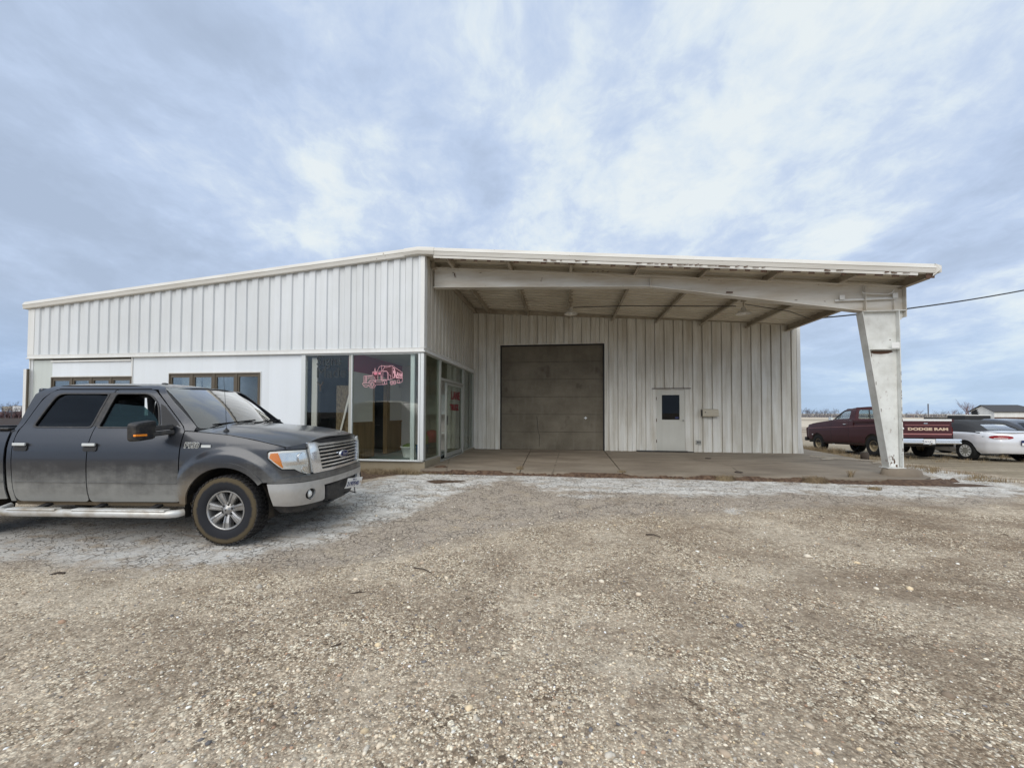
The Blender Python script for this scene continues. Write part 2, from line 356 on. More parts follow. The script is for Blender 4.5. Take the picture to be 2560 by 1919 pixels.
# ------------------------------------------------------------------ object helpers
def tag(o, label=None, cat=None, group=None, kind=None):
    if label: o['label'] = label
    if cat: o['category'] = cat
    if group: o['group'] = group
    if kind: o['kind'] = kind
    return o
def empty(name, loc=(0, 0, 0), rz=0.0, parent=None):
    o = bpy.data.objects.new(name, None); COL.objects.link(o)
    o.location = loc; o.rotation_euler = (0, 0, rz); o.empty_display_size = 0.2
    if parent: o.parent = parent
    return o
def link(name, me, m, parent=None, smooth=False):
    if m is not None and not me.materials:
        for x in (m if isinstance(m, (list, tuple)) else [m]): me.materials.append(x)
    if smooth: me.polygons.foreach_set('use_smooth', [True] * len(me.polygons))
    o = bpy.data.objects.new(name, me); COL.objects.link(o)
    if parent: o.parent = parent
    return o
class MB:
    """collects vertices and faces for one mesh"""
    def __init__(s): s.v = []; s.f = []; s.sm = []; s.mi = []
    def add(s, vs, fs, smooth=False, mi=0):
        o = len(s.v); s.v += [tuple(v) for v in vs]
        s.f += [tuple(i + o for i in f) for f in fs]; s.sm += [smooth] * len(fs); s.mi += [mi] * len(fs); return s
    def box(s, a, b, mi=0, M4=None):
        x0, y0, z0 = a; x1, y1, z1 = b
        vs = [(x0, y0, z0), (x1, y0, z0), (x1, y1, z0), (x0, y1, z0), (x0, y0, z1), (x1, y0, z1), (x1, y1, z1), (x0, y1, z1)]
        if M4 is not None: vs = [tuple(M4 @ Vector(v)) for v in vs]
        return s.add(vs, [(0, 3, 2, 1), (4, 5, 6, 7), (0, 1, 5, 4), (1, 2, 6, 5), (2, 3, 7, 6), (3, 0, 4, 7)], mi=mi)
    def bar(s, p, q, w, h, up=(0, 0, 1), mi=0):
        p, q = Vector(p), Vector(q); d = (q - p).normalized(); u = Vector(up)
        r = d.cross(u)
        if r.length < 1e-5: r = d.cross(Vector((1, 0, 0)))
        r.normalize(); u = r.cross(d).normalized()
        vs = []
        for e in (p, q):
            for a, b in ((-1, -1), (1, -1), (1, 1), (-1, 1)): vs.append(e + r * a * w / 2 + u * b * h / 2)
        return s.add(vs, [(0, 1, 2, 3), (7, 6, 5, 4), (0, 4, 5, 1), (1, 5, 6, 2), (2, 6, 7, 3), (3, 7, 4, 0)], mi=mi)
    def tube(s, pts, r, n=8, mi=0, closed=False):
        pts = [Vector(p) for p in pts]; rs = r if hasattr(r, '__len__') else [r] * len(pts)
        rings = []; prev = None
        for i, p in enumerate(pts):
            a = pts[max(i - 1, 0)]; b = pts[min(i + 1, len(pts) - 1)]; d = (b - a).normalized()
            u = prev if prev is not None else (Vector((0, 0, 1)) if abs(d.z) < 0.9 else Vector((1, 0, 0)))
            x = (u - d * u.dot(d)).normalized(); y = d.cross(x); prev = x
            rings.append([p + x * rs[i] * cos(2 * pi * k / n) + y * rs[i] * sin(2 * pi * k / n) for k in range(n)])
        vs = [v for g in rings for v in g]
        fs = [(i * n + k, i * n + (k + 1) % n, (i + 1) * n + (k + 1) % n, (i + 1) * n + k) for i in range(len(pts) - 1) for k in range(n)]
        s.add(vs, fs, True, mi)
        s.add([rings[0][k] for k in range(n)], [tuple(range(n - 1, -1, -1))], mi=mi)
        s.add([rings[-1][k] for k in range(n)], [tuple(range(n))], mi=mi)
        return s
    def lathe(s, prof, n=32, axis='Z', center=(0, 0, 0), mi=0, smooth=True):
        cx, cy, cz = center; vs = []
        for r, h in prof:
            for k in range(n):
                a = 2 * pi * k / n
                if axis == 'Z': vs.append((cx + r * cos(a), cy + r * sin(a), cz + h))
                elif axis == 'Y': vs.append((cx + r * cos(a), cy + h, cz + r * sin(a)))
                else: vs.append((cx + h, cy + r * cos(a), cz + r * sin(a)))
        fs = [(i * n + k, i * n + (k + 1) % n, (i + 1) * n + (k + 1) % n, (i + 1) * n + k) for i in range(len(prof) - 1) for k in range(n)]
        return s.add(vs, fs, smooth, mi)
    def prism(s, poly, fn0, fn1, mi=0):
        """poly of 2-D points, mapped by fn0 / fn1 to the two end faces"""
        n = len(poly)
        a = [fn0(*p) for p in poly]; b = [fn1(*p) for p in poly]
        s.add(a + b, [tuple(range(n - 1, -1, -1)), tuple(range(n, 2 * n))] + [(i, (i + 1) % n, n + (i + 1) % n, n + i) for i in range(n)], mi=mi)
        return s
    def build(s, name, m, parent=None, fix=True, bevel=0.0):
        me = bpy.data.meshes.new(name); me.from_pydata(s.v, [], s.f); me.update()
        me.polygons.foreach_set('use_smooth', s.sm)
        if isinstance(m, (list, tuple)): me.polygons.foreach_set('material_index', s.mi)
        if fix or bevel:
            bm = bmesh.new(); bm.from_mesh(me)
            if bevel: bmesh.ops.remove_doubles(bm, verts=bm.verts, dist=1e-5)
            if fix: bmesh.ops.recalc_face_normals(bm, faces=bm.faces)
            bm.to_mesh(me); bm.free()
        o = link(name, me, m, parent)
        if bevel:
            md = o.modifiers.new('bevel', 'BEVEL'); md.width = bevel; md.segments = 2; md.limit_method = 'ANGLE'; md.angle_limit = radians(40)
        return o

def inside(pt, poly):
    x, y = pt; c = False; n = len(poly); j = n - 1
    for i in range(n):
        xi, yi = poly[i]; xj, yj = poly[j]
        if (yi > y) != (yj > y) and x < (xj - xi) * (y - yi) / (yj - yi) + xi: c = not c
        j = i
    return c
def densify(poly, step):
    out = []
    for i, p in enumerate(poly):
        q = poly[(i + 1) % len(poly)]; L = math.dist(p, q); n = max(1, int(L / step + .5))
        out += [(p[0] + (q[0] - p[0]) * k / n, p[1] + (q[1] - p[1]) * k / n) for k in range(n)]
    return out
def roundpoly(pts, r, seg=4, skip=()):
    """round the corners of a polygon"""
    out = []; n = len(pts)
    for i, p in enumerate(pts):
        rr = r[i] if hasattr(r, '__len__') else r
        if rr <= 0 or i in skip: out.append(p); continue
        P = Vector(p); A = Vector(pts[i - 1]) - P; B = Vector(pts[(i + 1) % n]) - P
        k = min(rr, A.length * .45, B.length * .45); a = P + A.normalized() * k; b = P + B.normalized() * k
        for q in range(seg + 1):
            u = q / seg; out.append(tuple(a * (1 - u) ** 2 + P * 2 * u * (1 - u) + b * u * u))
    return out
def tri_fill(outer, holes=(), step=0.08, extra=()):
    o = densify(outer, step); hs = [densify(h, step) for h in holes]
    pts = list(o); edges = [(i, (i + 1) % len(o)) for i in range(len(o))]
    for h in hs:
        b = len(pts); pts += h; edges += [(b + i, b + (i + 1) % len(h)) for i in range(len(h))]
    bx = [p[0] for p in o]; by = [p[1] for p in o]
    bnd = np.array(pts)
    x = min(bx) + step * .5
    grid = [p for p in extra if inside(p, o) and np.min((bnd[:, 0] - p[0]) ** 2 + (bnd[:, 1] - p[1]) ** 2) > (step * .3) ** 2]
    if grid: bnd = np.vstack([bnd, np.array(grid)])
    while x < max(bx):
        y = min(by) + step * .5
        while y < max(by):
            if inside((x, y), o) and not any(inside((x, y), h) for h in hs):
                if np.min((bnd[:, 0] - x) ** 2 + (bnd[:, 1] - y) ** 2) > (step * .4) ** 2: grid.append((x, y))
            y += step
        x += step
    allp = [Vector(p) for p in pts + grid]
    r = geometry.delaunay_2d_cdt(allp, edges, [], 0, 1e-6)
    V = [tuple(v) for v in r[0]]; F = []
    for f in r[2]:
        cx = sum(V[i][0] for i in f) / len(f); cy = sum(V[i][1] for i in f) / len(f)
        if inside((cx, cy), o) and not any(inside((cx, cy), h) for h in hs): F.append(tuple(f))
    return V, F
def panel(name, outer, fn, m, parent, holes=(), step=0.08, thick=0.012, outward=None, mb=None, smooth=True, extra=()):
    """a curved sheet: 2-D outline (with holes) mapped by fn to 3-D, given real thickness; rim stays crisp"""
    V, F = tri_fill(outer, holes, step, extra)
    P = [Vector(fn(*v)) for v in V]
    e = 0.022
    N = []
    for v in V:
        a = Vector(fn(v[0] + e, v[1])) - Vector(fn(v[0] - e, v[1])); b = Vector(fn(v[0], v[1] + e)) - Vector(fn(v[0], v[1] - e))
        n = a.cross(b); n = n.normalized() if n.length > 1e-12 else Vector((0, 0, 1)); N.append(n)
    if outward is not None:
        c = sum(P, Vector()) / len(P); n0 = sum(N, Vector())
        if n0.dot(Vector(outward)) < 0: N = [-n for n in N]
    # face orientation to match
    flip = sum(((P[f[1]] - P[f[0]]).cross(P[f[2]] - P[f[0]])).dot(N[f[0]]) for f in F) < 0
    FF = [tuple(reversed(f)) if flip else f for f in F]
    B = mb if mb is not None else MB()
    B.add(P, FF, smooth)
    Q = [p - n * thick for p, n in zip(P, N)]
    B.add(Q, [tuple(reversed(f)) for f in FF], smooth)
    cnt = {}
    for f in FF:
        for i in range(len(f)):
            a, b = f[i], f[(i + 1) % len(f)]
            cnt[(a, b)] = 1
    rim = [(a, b) for (a, b) in cnt if (b, a) not in cnt]
    vs = []; fs = []
    for a, b in rim:
        k = len(vs); vs += [P[b], P[a], Q[a], Q[b]]; fs.append((k, k + 1, k + 2, k + 3))
    B.add(vs, fs, False)
    if mb is None:
        o = B.build(name, m, parent, fix=False)
        if smooth:
            nv = [tuple(n) for n in N] + [tuple(-n) for n in N]
            for k in range(0, len(vs), 4):
                q = (Vector(vs[k + 1]) - Vector(vs[k])).cross(Vector(vs[k + 3]) - Vector(vs[k])); q = q.normalized() if q.length > 1e-12 else Vector((0, 0, 1))
                nv += [tuple(q)] * 4
            o.data.normals_split_custom_set_from_vertices(nv)
        return o
    return B

def text(name, s, size, m, parent, mtx, extrude=0.002, align='LEFT', sx=1.0, shear=0.0, bold=0.0, label=None):
    cu = bpy.data.curves.new(name, 'FONT'); cu.body = s; cu.size = size; cu.extrude = extrude; cu.align_x = align
    cu.shear = shear; cu.offset = bold; cu.resolution_u = 3; cu.space_character = 1.0
    tmp = bpy.data.objects.new(name, cu); COL.objects.link(tmp)
    dg = bpy.context.evaluated_depsgraph_get(); me = bpy.data.meshes.new_from_object(tmp.evaluated_get(dg))
    bpy.data.objects.remove(tmp)
    me.transform(mtx @ Matrix.Diagonal((sx, 1, 1, 1)))
    me.materials.clear()
    o = link(name, me, m, parent)
    if label: o['label'] = label
    return o
def frame_xz(p, flip=False):   # text standing in an X-Z plane facing -Y
    return Matrix.Translation(p) @ Matrix.Rotation(pi / 2, 4, 'X')
def smoothstep(a, b, x):
    t = min(1.0, max(0.0, (x - a) / (b - a))); return t * t * (3 - 2 * t)

# ------------------------------------------------------------------ ground
YF, YB = 9.04, 14.23          # front wall and recessed wall
XL, XR, XE = -14.25, -3.28, 7.28
def gz(x, y):
    z = -0.28 + 0.195 * smoothstep(4.4, 8.6, y)
    k = smoothstep(7.5, 10.5, x); z = z * (1 - k) + (-0.15 - .13 * (1 - smoothstep(3, 9, y)) - .032 * min(max(y - 12.8, 0), 8)) * k
    k = smoothstep(-6, -9, x) if False else smoothstep(6.0, 10.0, -x); z = z * (1 - k) + (-0.28 + .08 * smoothstep(4, 9, y)) * k
    k = smoothstep(20, 40, y); z = z * (1 - k) - 0.42 * k
    return z
def axis_coords(lo, hi, a, b, fine):
    mid = list(np.arange(a, b + fine * .5, fine)); left = []; s = fine; x = a
    while x > lo: s *= 1.28; x -= s; left.append(max(x, lo))
    right = []; s = fine; x = b
    while x < hi: s *= 1.28; x += s; right.append(min(x, hi))
    return np.array(left[::-1] + mid + right)
gx = axis_coords(-3500, 3500, -7.5, 10.0, 0.075); gy = axis_coords(-3500, 3500, 0.8, 12.0, 0.075)
nx, ny = len(gx), len(gy)
def seg_dist(P, poly, closed=True):
    """signed distance to a polygon, positive inside (numpy)"""
    poly = np.array(poly); n = len(poly); d = np.full(len(P), 1e9); ins = np.zeros(len(P), bool)
    for i in range(n if closed else n - 1):
        a, b = poly[i], poly[(i + 1) % n]; ab = b - a
        t_ = np.clip(((P - a) @ ab) / (ab @ ab), 0, 1); q = a + t_[:, None] * ab
        d = np.minimum(d, np.hypot(*(P - q).T))
        if closed:
            cond = (a[1] > P[:, 1]) != (b[1] > P[:, 1])
            xx = (b[0] - a[0]) * (P[:, 1] - a[1]) / ((b[1] - a[1]) if b[1] != a[1] else 1e-9) + a[0]
            ins ^= cond & (P[:, 0] < xx)
    return np.where(ins, d, -d)
GX, GY = np.meshgrid(gx, gy); P2 = np.column_stack([GX.ravel(), GY.ravel()])
h = np.array([gz(a, b) for a, b in P2])
def vnoise(P, s, seed):
    r = np.random.default_rng(seed); T = r.random((64, 64)); q = P / s; i = np.floor(q).astype(int); f_ = q - i; f_ = f_ * f_ * (3 - 2 * f_)
    g_ = lambda a, b: T[a % 64, b % 64]
    return ((g_(i[:, 0], i[:, 1]) * (1 - f_[:, 0]) + g_(i[:, 0] + 1, i[:, 1]) * f_[:, 0]) * (1 - f_[:, 1]) + (g_(i[:, 0], i[:, 1] + 1) * (1 - f_[:, 0]) + g_(i[:, 0] + 1, i[:, 1] + 1) * f_[:, 0]) * f_[:, 1]) - .5
near = np.exp(-((P2[:, 0] / 14) ** 2 + ((P2[:, 1] - 5) / 14) ** 2))
h += near * (vnoise(P2, 1.7, 1) * 0.03 + vnoise(P2, 0.5, 2) * 0.014 + vnoise(P2, 0.16, 3) * 0.008) * np.where((P2[:, 1] > 8.2) & (P2[:, 0] > -6), 0.3, 1.0)
white = np.maximum.reduce([
    seg_dist(P2, [(-3.6, 9.1), (-4.1, 7.6), (-4.6, 6.2), (-7.5, 5.2), (-9, 4.0), (-6.2, 3.45), (-4.4, 3.65), (-3.3, 3.65), (-3.0, 4.3), (-2.75, 5.0), (-2.3, 5.9), (-1.9, 7.1), (-1.2, 8.0), (0, 8.35), (0, 9.1)]),
    seg_dist(P2, [(-2, 9.2), (-1, 8.1), (-.6, 7.4), (0.3, 7.25), (2.0, 7.2), (3.6, 7.5), (5.5, 7.65), (6.9, 7.7), (8.2, 8.1), (9.4, 9.3), (9.9, 11.0), (9.6, 13.5), (8.7, 13.5), (8.2, 10.8), (7.3, 9.1)]),
    seg_dist(P2, [(-0.3, 7.0), (0.6, 6.8), (1.9, 7.2), (1.0, 7.5), (-.2, 7.3)]) - .12,
    seg_dist(P2, [(2.4, 6.35), (2.9, 6.3), (3.0, 6.55), (2.4, 6.6)]) - .05])
crack = seg_dist(P2, [(-3.6, 9.1), (-4.6, 6.2), (-9, 4.5), (-6, 3.2), (-2.4, 3.7), (-1.1, 4.9), (0.2, 5.75), (1.6, 6.1), (3.4, 6.6), (6.5, 7.2), (8.5, 8.2), (9.6, 10.5), (9.2, 13), (7.3, 9.1)])
soil = np.maximum.reduce([seg_dist(P2, [(-8, 9.1), (-8, 8.5), (-5.2, 7.8), (-4.2, 7.9), (-3.45, 8.75), (-2.9, 8.95), (-3.2, 9.1)]),
                          seg_dist(P2, [(-2.95, 7.95), (-2.55, 7.72), (-2.05, 7.9), (-2.0, 8.1), (-2.6, 8.16)]),
                          seg_dist(P2, [(6.0, 8.95), (7.2, 8.6), (8.3, 8.9), (8.0, 9.3)]) - .03,
                          seg_dist(P2, [(8.0, 8.2), (9.5, 8.9), (12, 9.5), (10, 7.6), (8.2, 7.4)]) - .1])
field = np.clip(np.minimum(np.maximum(P2[:, 0] - 8.3, np.where(P2[:, 0] < -15, 2, -2)), 2) + np.clip(P2[:, 1] - 16, -3, 3) * .5 - np.clip(8.0 - P2[:, 1], 0, 5) * .8, -2, 2)
field = np.where(np.hypot(P2[:, 0], P2[:, 1] - 6) > 30, 2.0, field)
field = np.where(white > -.15, np.minimum(field, -(white + .15) * 4), field)
me = bpy.data.meshes.new('ground')
idx = np.arange(nx * ny).reshape(ny, nx)
fc = np.stack([idx[:-1, :-1], idx[:-1, 1:], idx[1:, 1:], idx[1:, :-1]], -1).reshape(-1, 4)
me.vertices.add(nx * ny); me.vertices.foreach_set('co', np.column_stack([P2, h]).ravel())
me.loops.add(fc.size); me.loops.foreach_set('vertex_index', fc.ravel())
me.polygons.add(len(fc)); me.polygons.foreach_set('loop_start', np.arange(0, fc.size, 4)); me.polygons.foreach_set('loop_total', np.full(len(fc), 4))
me.update(); me.validate()
for nm, a in (('white', white), ('crack', crack), ('soil', soil), ('field', field)):
    at = me.attributes.new(nm, 'FLOAT', 'POINT'); at.data.foreach_set('value', np.clip(a, -3, 3).astype(np.float32))
def f(t, b, o):
    v = t.pos(); x, y, z = t.sep(v)
    v2 = t.new('ShaderNodeCombineXYZ', {0: x, 1: y, 2: 0.0}).outputs[0]
    big = t.noise(v2, 0.55, 5, 0.6); med = t.noise(t.mapping(v2, loc=(9, 4, 0)), 2.6, 5, 0.62); fine = t.noise(v2, 11, 4, 0.6)
    wig = t.math('ADD', t.math('MULTIPLY', t.math('SUBTRACT', big, 0.5), 1.1), t.math('ADD', t.math('MULTIPLY', t.math('SUBTRACT', med, 0.5), 1.0), t.math('MULTIPLY', t.math('SUBTRACT', fine, 0.5), 0.5)))
    # pebbles: three sizes, a colour for every stone
    warp = t.new('ShaderNodeMix', {0: 0.012}, data_type='VECTOR')
    t.l.new(v2, warp.inputs[4]); t.l.new(t.noise(v2, 40, 2, out=1), warp.inputs[5])
    vv = warp.outputs[1]
    def stones(sc):
        n = t.new('ShaderNodeTexVoronoi', {'Scale': sc, 'Randomness': 1.0}, voronoi_dimensions='3D'); t.l.new(vv, n.inputs['Vector'])
        return n.outputs['Distance'], t.sep(n.outputs['Color'])
    d1, c1 = stones(68); d2, c2 = stones(130); d3, c3 = stones(36)
    pal = [(0.0, (0.09, 0.066, 0.048)), (0.17, (0.22, 0.17, 0.125)), (0.36, (0.37, 0.30, 0.225)), (0.56, (0.56, 0.48, 0.375)), (0.76, (0.32, 0.24, 0.17)), (0.86, (0.70, 0.64, 0.525)), (0.965, (0.18, 0.17, 0.17)), (0.985, (0.70, 0.67, 0.60))]
    s1 = t.ramp(c1[0], pal, 'CONSTANT'); s2 = t.ramp(c2[0], pal, 'CONSTANT'); s3 = t.ramp(c3[0], pal, 'CONSTANT')
    m12 = t.math('GREATER_THAN', c1[1], 0.45)
    col = t.mix(m12, s2, s1)
    m3 = t.math('GREATER_THAN', c3[1], 0.88)
    col = t.mix(m3, col, s3)
    # shade between the stones, put into the colour as darker gaps
    gap = t.ramp(d1, [(0.32, 0), (0.55, 1)])
    col = t.mix(t.math('MULTIPLY', gap, 0.55), col, (0.105, 0.08, 0.058))
    # bare packed dust in patches, browner and greyer areas
    pk = t.ramp(t.math('ADD', t.math('MULTIPLY', big, 0.55), t.math('MULTIPLY', med, 0.45)), [(0.44, 0.0), (0.58, 0.62)])
    col = t.mix(pk, col, t.mix(t.ramp(big, [(0.4, 0), (0.62, 1)]), (0.35, 0.285, 0.22), (0.40, 0.345, 0.28)))
    xr = t.ramp(t.math('ADD', t.math('MULTIPLY', x, 0.14), t.math('MULTIPLY', t.math('SUBTRACT', med, 0.5), 1.2)), [(-0.0, 0.1), (0.5, 1)])
    br = t.ramp(t.noise(t.mapping(v2, scale=(0.6, 1.5, 1), loc=(2, 8, 0)), 0.9, 5, 0.6), [(0.44, 0), (0.62, 1)])
    col = t.mix(t.math('MULTIPLY', t.math('MULTIPLY', br, xr), 0.72), col, (0.12, 0.083, 0.055))
    col = t.mix(t.math('MULTIPLY', t.ramp(t.noise(t.mapping(v2, loc=(5, 1, 0)), 1.3, 5), [(0.47, 0), (0.62, 1)]), 0.5), col, (0.155, 0.12, 0.09))
    blot = t.math('ADD', t.math('MULTIPLY', t.noise(v2, 14, 3, 0.7), 0.6), t.math('MULTIPLY', t.noise(v2, 34, 2, 0.6), 0.4))
    col = t.mix(1.0, col, t.ramp(blot, [(0.36, (0.62, 0.60, 0.57)), (0.5, (1.0, 1.0, 1.0)), (0.62, (1.24, 1.24, 1.23))]), 'MULTIPLY')
    col = t.mix(1.0, col, (1.44, 1.45, 1.42), 'MULTIPLY')
    hgt = t.math('ADD', t.math('MULTIPLY', t.math('SUBTRACT', 1.0, d1), 0.6), t.math('MULTIPLY', t.math('SUBTRACT', 1.0, d3), t.math('MULTIPLY', m3, 1.2)))
    # cracked old asphalt with lime dust
    ck = t.math('ADD', t.attr('crack').outputs['Fac'], t.math('MULTIPLY', wig, 0.8))
    ckm = t.ramp(ck, [(0.0, 0), (0.25, 1)])
    wv = t.new('ShaderNodeMix', {0: 0.16}, data_type='VECTOR'); t.l.new(v2, wv.inputs[4]); t.l.new(t.noise(v2, 5, 4, out=1), wv.inputs[5])
    e1 = t.vor(wv.outputs[1], 15.0, 'DISTANCE_TO_EDGE'); e2 = t.vor(t.mapping(wv.outputs[1], scale=(0.8, 1.4, 1)), 1.6, 'DISTANCE_TO_EDGE')
    line = t.math('MAXIMUM', t.ramp(e1, [(0.0, 1), (0.085, 0)]), t.math('MULTIPLY', t.ramp(e2, [(0.0, 1), (0.016, 0)]), .8))
    line = t.math('MULTIPLY', line, t.ramp(t.noise(v2, 2.6, 5, 0.65), [(0.36, 0.15), (0.54, 1)]))
    asph = t.mix(t.ramp(fine, [(0.3, 0), (0.7, 1)]), (0.33, 0.285, 0.24), (0.46, 0.40, 0.345))
    asph = t.mix(0.45, asph, s2)
    wh = t.math('ADD', t.attr('white').outputs['Fac'], t.math('MULTIPLY', wig, 1.15))
    whm = t.ramp(wh, [(0.0, 0), (0.22, 0.95)])
    whc = t.mix(t.ramp(t.noise(v2, 6.5, 5, 0.65), [(0.32, 0), (0.68, 1)]), (0.60, 0.59, 0.565), (0.86, 0.85, 0.81))
    whc = t.mix(t.math('MULTIPLY', t.ramp(t.math('MULTIPLY', x, -0.1), [(0.28, 0), (0.50, 1)]), 0.7), whc, (0.46, 0.455, 0.44))
    whc = t.mix(0.15, whc, s2)
    whm = t.math('MULTIPLY', whm, t.ramp(t.noise(t.mapping(v2, loc=(3, 3, 0), scale=(.7, 1.3, 1)), 3.4, 6, 0.68), [(0.36, 0.1), (0.52, 1)]))
    asph = t.mix(whm, asph, whc)
    asph = t.mix(t.math('MULTIPLY', line, 0.88), asph, (0.09, 0.075, 0.06))
    cover = t.ramp(t.math('ADD', med, t.math('MULTIPLY', t.math('SUBTRACT', fine, 0.5), 0.5)), [(0.52, 1), (0.66, 0.25)])
    keep = t.math('MAXIMUM', cover, t.math('MULTIPLY', whm, 0.9))
    col = t.mix(t.math('MULTIPLY', ckm, keep), col, asph)
    hgt = t.math('MULTIPLY', hgt, t.math('SUBTRACT', 1.0, t.math('MULTIPLY', t.math('MULTIPLY', ckm, keep), 0.85)))
    hgt = t.math('SUBTRACT', hgt, t.math('MULTIPLY', t.math('MULTIPLY', line, ckm), 0.9))
    # soil
    so = t.math('ADD', t.attr('soil').outputs['Fac'], t.math('MULTIPLY', wig, 0.22))
    som = t.ramp(so, [(0.0, 0), (0.06, 1)])
    col = t.mix(som, col, t.mix(t.ramp(t.noise(v2, 16, 5, 0.7), [(0.35, 0), (0.7, 1)]), (0.045, 0.026, 0.017), (0.17, 0.115, 0.075)))
    # dry field
    fi = t.math('ADD', t.attr('field').outputs['Fac'], t.math('MULTIPLY', wig, 1.0))
    fim = t.ramp(fi, [(0.0, 0), (0.5, 1)])
    fn_ = t.noise(t.mapping(v2, scale=(0.12, 1.0, 1)), 1.1, 6, 0.62); fn2 = t.noise(v2, 7, 5, 0.7)
    fcol = t.ramp(fn_, [(0.3, (0.13, 0.10, 0.07)), (0.45, (0.30, 0.25, 0.175)), (0.6, (0.42, 0.36, 0.27)), (0.72, (0.24, 0.19, 0.13))])
    fcol = t.mix(t.math('MULTIPLY', t.ramp(fn2, [(0.4, 0), (0.7, 1)]), 0.5), fcol, (0.12, 0.09, 0.06))
    dist = t.math('ADD', t.math('ABSOLUTE', x), t.math('ABSOLUTE', y))
    bands = t.noise(t.mapping(v2, scale=(0.25, 1, 1), loc=(0, 40, 0)), 0.035, 3)
    farc = t.ramp(bands, [(0.35, (0.46, 0.40, 0.30)), (0.48, (0.60, 0.52, 0.42)), (0.56, (0.20, 0.15, 0.11)), (0.62, (0.50, 0.44, 0.34))], 'LINEAR')
    farc = t.mix(t.ramp(t.math('MULTIPLY', x, -0.05), [(0.2, 0), (0.6, 1)]), farc, (0.05, 0.035, 0.028))
    fcol = t.mix(t.ramp(t.math('MULTIPLY', dist, 0.01), [(0.35, 0), (0.7, 1)]), fcol, farc)
    col = t.mix(fim, col, fcol)
    t.l.new(col, b.inputs['Base Color'])
    t.l.new(t.bump(hgt, 0.85, 0.010), b.inputs['Normal'])
    b.inputs['Specular IOR Level'].default_value = 0.25
M['ground'] = mat('ground', f, rough=0.92)
ground = link('ground', me, M['ground'], smooth=True); tag(ground, kind='structure')

# loose stones lying on the gravel, nearest the viewer
def make_stones(n):
    bm = bmesh.new(); bmesh.ops.create_icosphere(bm, subdivisions=1, radius=1.0)
    bv = np.array([v.co[:] for v in bm.verts]); bf = np.array([[v.index for v in f_.verts] for f_ in bm.faces]); bm.free()
    u = rng.random(n) ** 1.6
    dist = 1.25 + u * 6.5; ang = rng.uniform(-0.92, 0.98, n)
    x = np.sin(ang - .13) * dist * 1.02; y = np.cos(ang - .13) * dist
    ok = (np.abs(x) < 9) & (y < 8.0); x, y = x[ok], y[ok]; n = len(x)
    sc = np.clip(rng.lognormal(np.log(0.0050), 0.42, n), 0.003, 0.022)
    big_ = rng.random(n) < 0.0022; sc[big_] = rng.uniform(0.02, 0.032, big_.sum())
    cr = seg_dist(np.column_stack([x, y]), [(-3.6, 9.1), (-4.6, 6.2), (-9, 4.5), (-6, 3.2), (-2.6, 3.9), (-1.6, 5.6), (0.2, 6.4), (3.4, 7.2), (7, 7.6), (9, 9.6)])
    keep = (cr < 0) | (rng.random(n) < 0.12); x, y, sc = x[keep], y[keep], sc[keep]; n = len(x)
    patch = vnoise(np.column_stack([x, y]), 0.45, 9) + vnoise(np.column_stack([x, y]), 0.17, 10) * .7
    keep = patch + rng.random(n) * .9 > 0.22; x, y, sc = x[keep], y[keep], sc[keep]; n = len(x)
    z = np.array([gz(a, b) for a, b in zip(x, y)])
    P_ = np.column_stack([x, y])
    z += np.exp(-((x / 14) ** 2 + ((y - 5) / 14) ** 2)) * (vnoise(P_, 1.7, 1) * 0.03 + vnoise(P_, 0.5, 2) * 0.014 + vnoise(P_, 0.16, 3) * 0.008)
    a = rng.uniform(0, 2 * pi, n); ca, sa = np.cos(a), np.sin(a)
    st = np.column_stack([rng.uniform(.8, 1.5, n), rng.uniform(.7, 1.15, n), rng.uniform(.45, .8, n)])
    V = bv[None] * (1 + rng.uniform(-.22, .22, (n, len(bv), 1))) * st[:, None, :] * sc[:, None, None]
    X = V[..., 0] * ca[:, None] - V[..., 1] * sa[:, None]; Y = V[..., 0] * sa[:, None] + V[..., 1] * ca[:, None]
    V = np.stack([X + x[:, None], Y + y[:, None], V[..., 2] + (z + sc * 0.12)[:, None]], -1)
    F = bf[None] + (np.arange(n) * len(bv))[:, None, None]
    me = bpy.data.meshes.new('loose_stones')
    me.vertices.add(n * len(bv)); me.vertices.foreach_set('co', V.ravel())
    F = F.reshape(-1, 3); me.loops.add(F.size); me.loops.foreach_set('vertex_index', F.ravel())
    me.polygons.add(len(F)); me.polygons.foreach_set('loop_start', np.arange(0, F.size, 3)); me.polygons.foreach_set('loop_total', np.full(len(F), 3))
    me.update()
    pal = np.array([(0.54, 0.46, 0.355), (0.34, 0.27, 0.20), (0.66, 0.59, 0.48), (0.22, 0.17, 0.125), (0.45, 0.41, 0.35), (0.56, 0.45, 0.30), (0.15, 0.145, 0.15), (0.80, 0.77, 0.70), (0.38, 0.25, 0.17)])
    ci = rng.choice(len(pal), n, p=[.24, .2, .15, .13, .1, .07, .045, .03, .035])
    c_ = np.minimum(pal[ci] * rng.uniform(.85, 1.45, (n, 1)), .92); c_ = np.repeat(c_, len(bv), 0)
    at = me.color_attributes.new('stone', 'FLOAT_COLOR', 'POINT'); at.data.foreach_set('color', np.column_stack([c_, np.ones(len(c_))]).astype(np.float32).ravel())
    m = mat('stone', lambda t, b, o: t.l.new(t.attr('stone').outputs['Color'], b.inputs['Base Color']), rough=0.85)
    return link('loose_stones', me, m, smooth=True)
tag(make_stones(52000), 'loose tan and grey gravel stones strewn over the yard', 'gravel', kind='stuff')

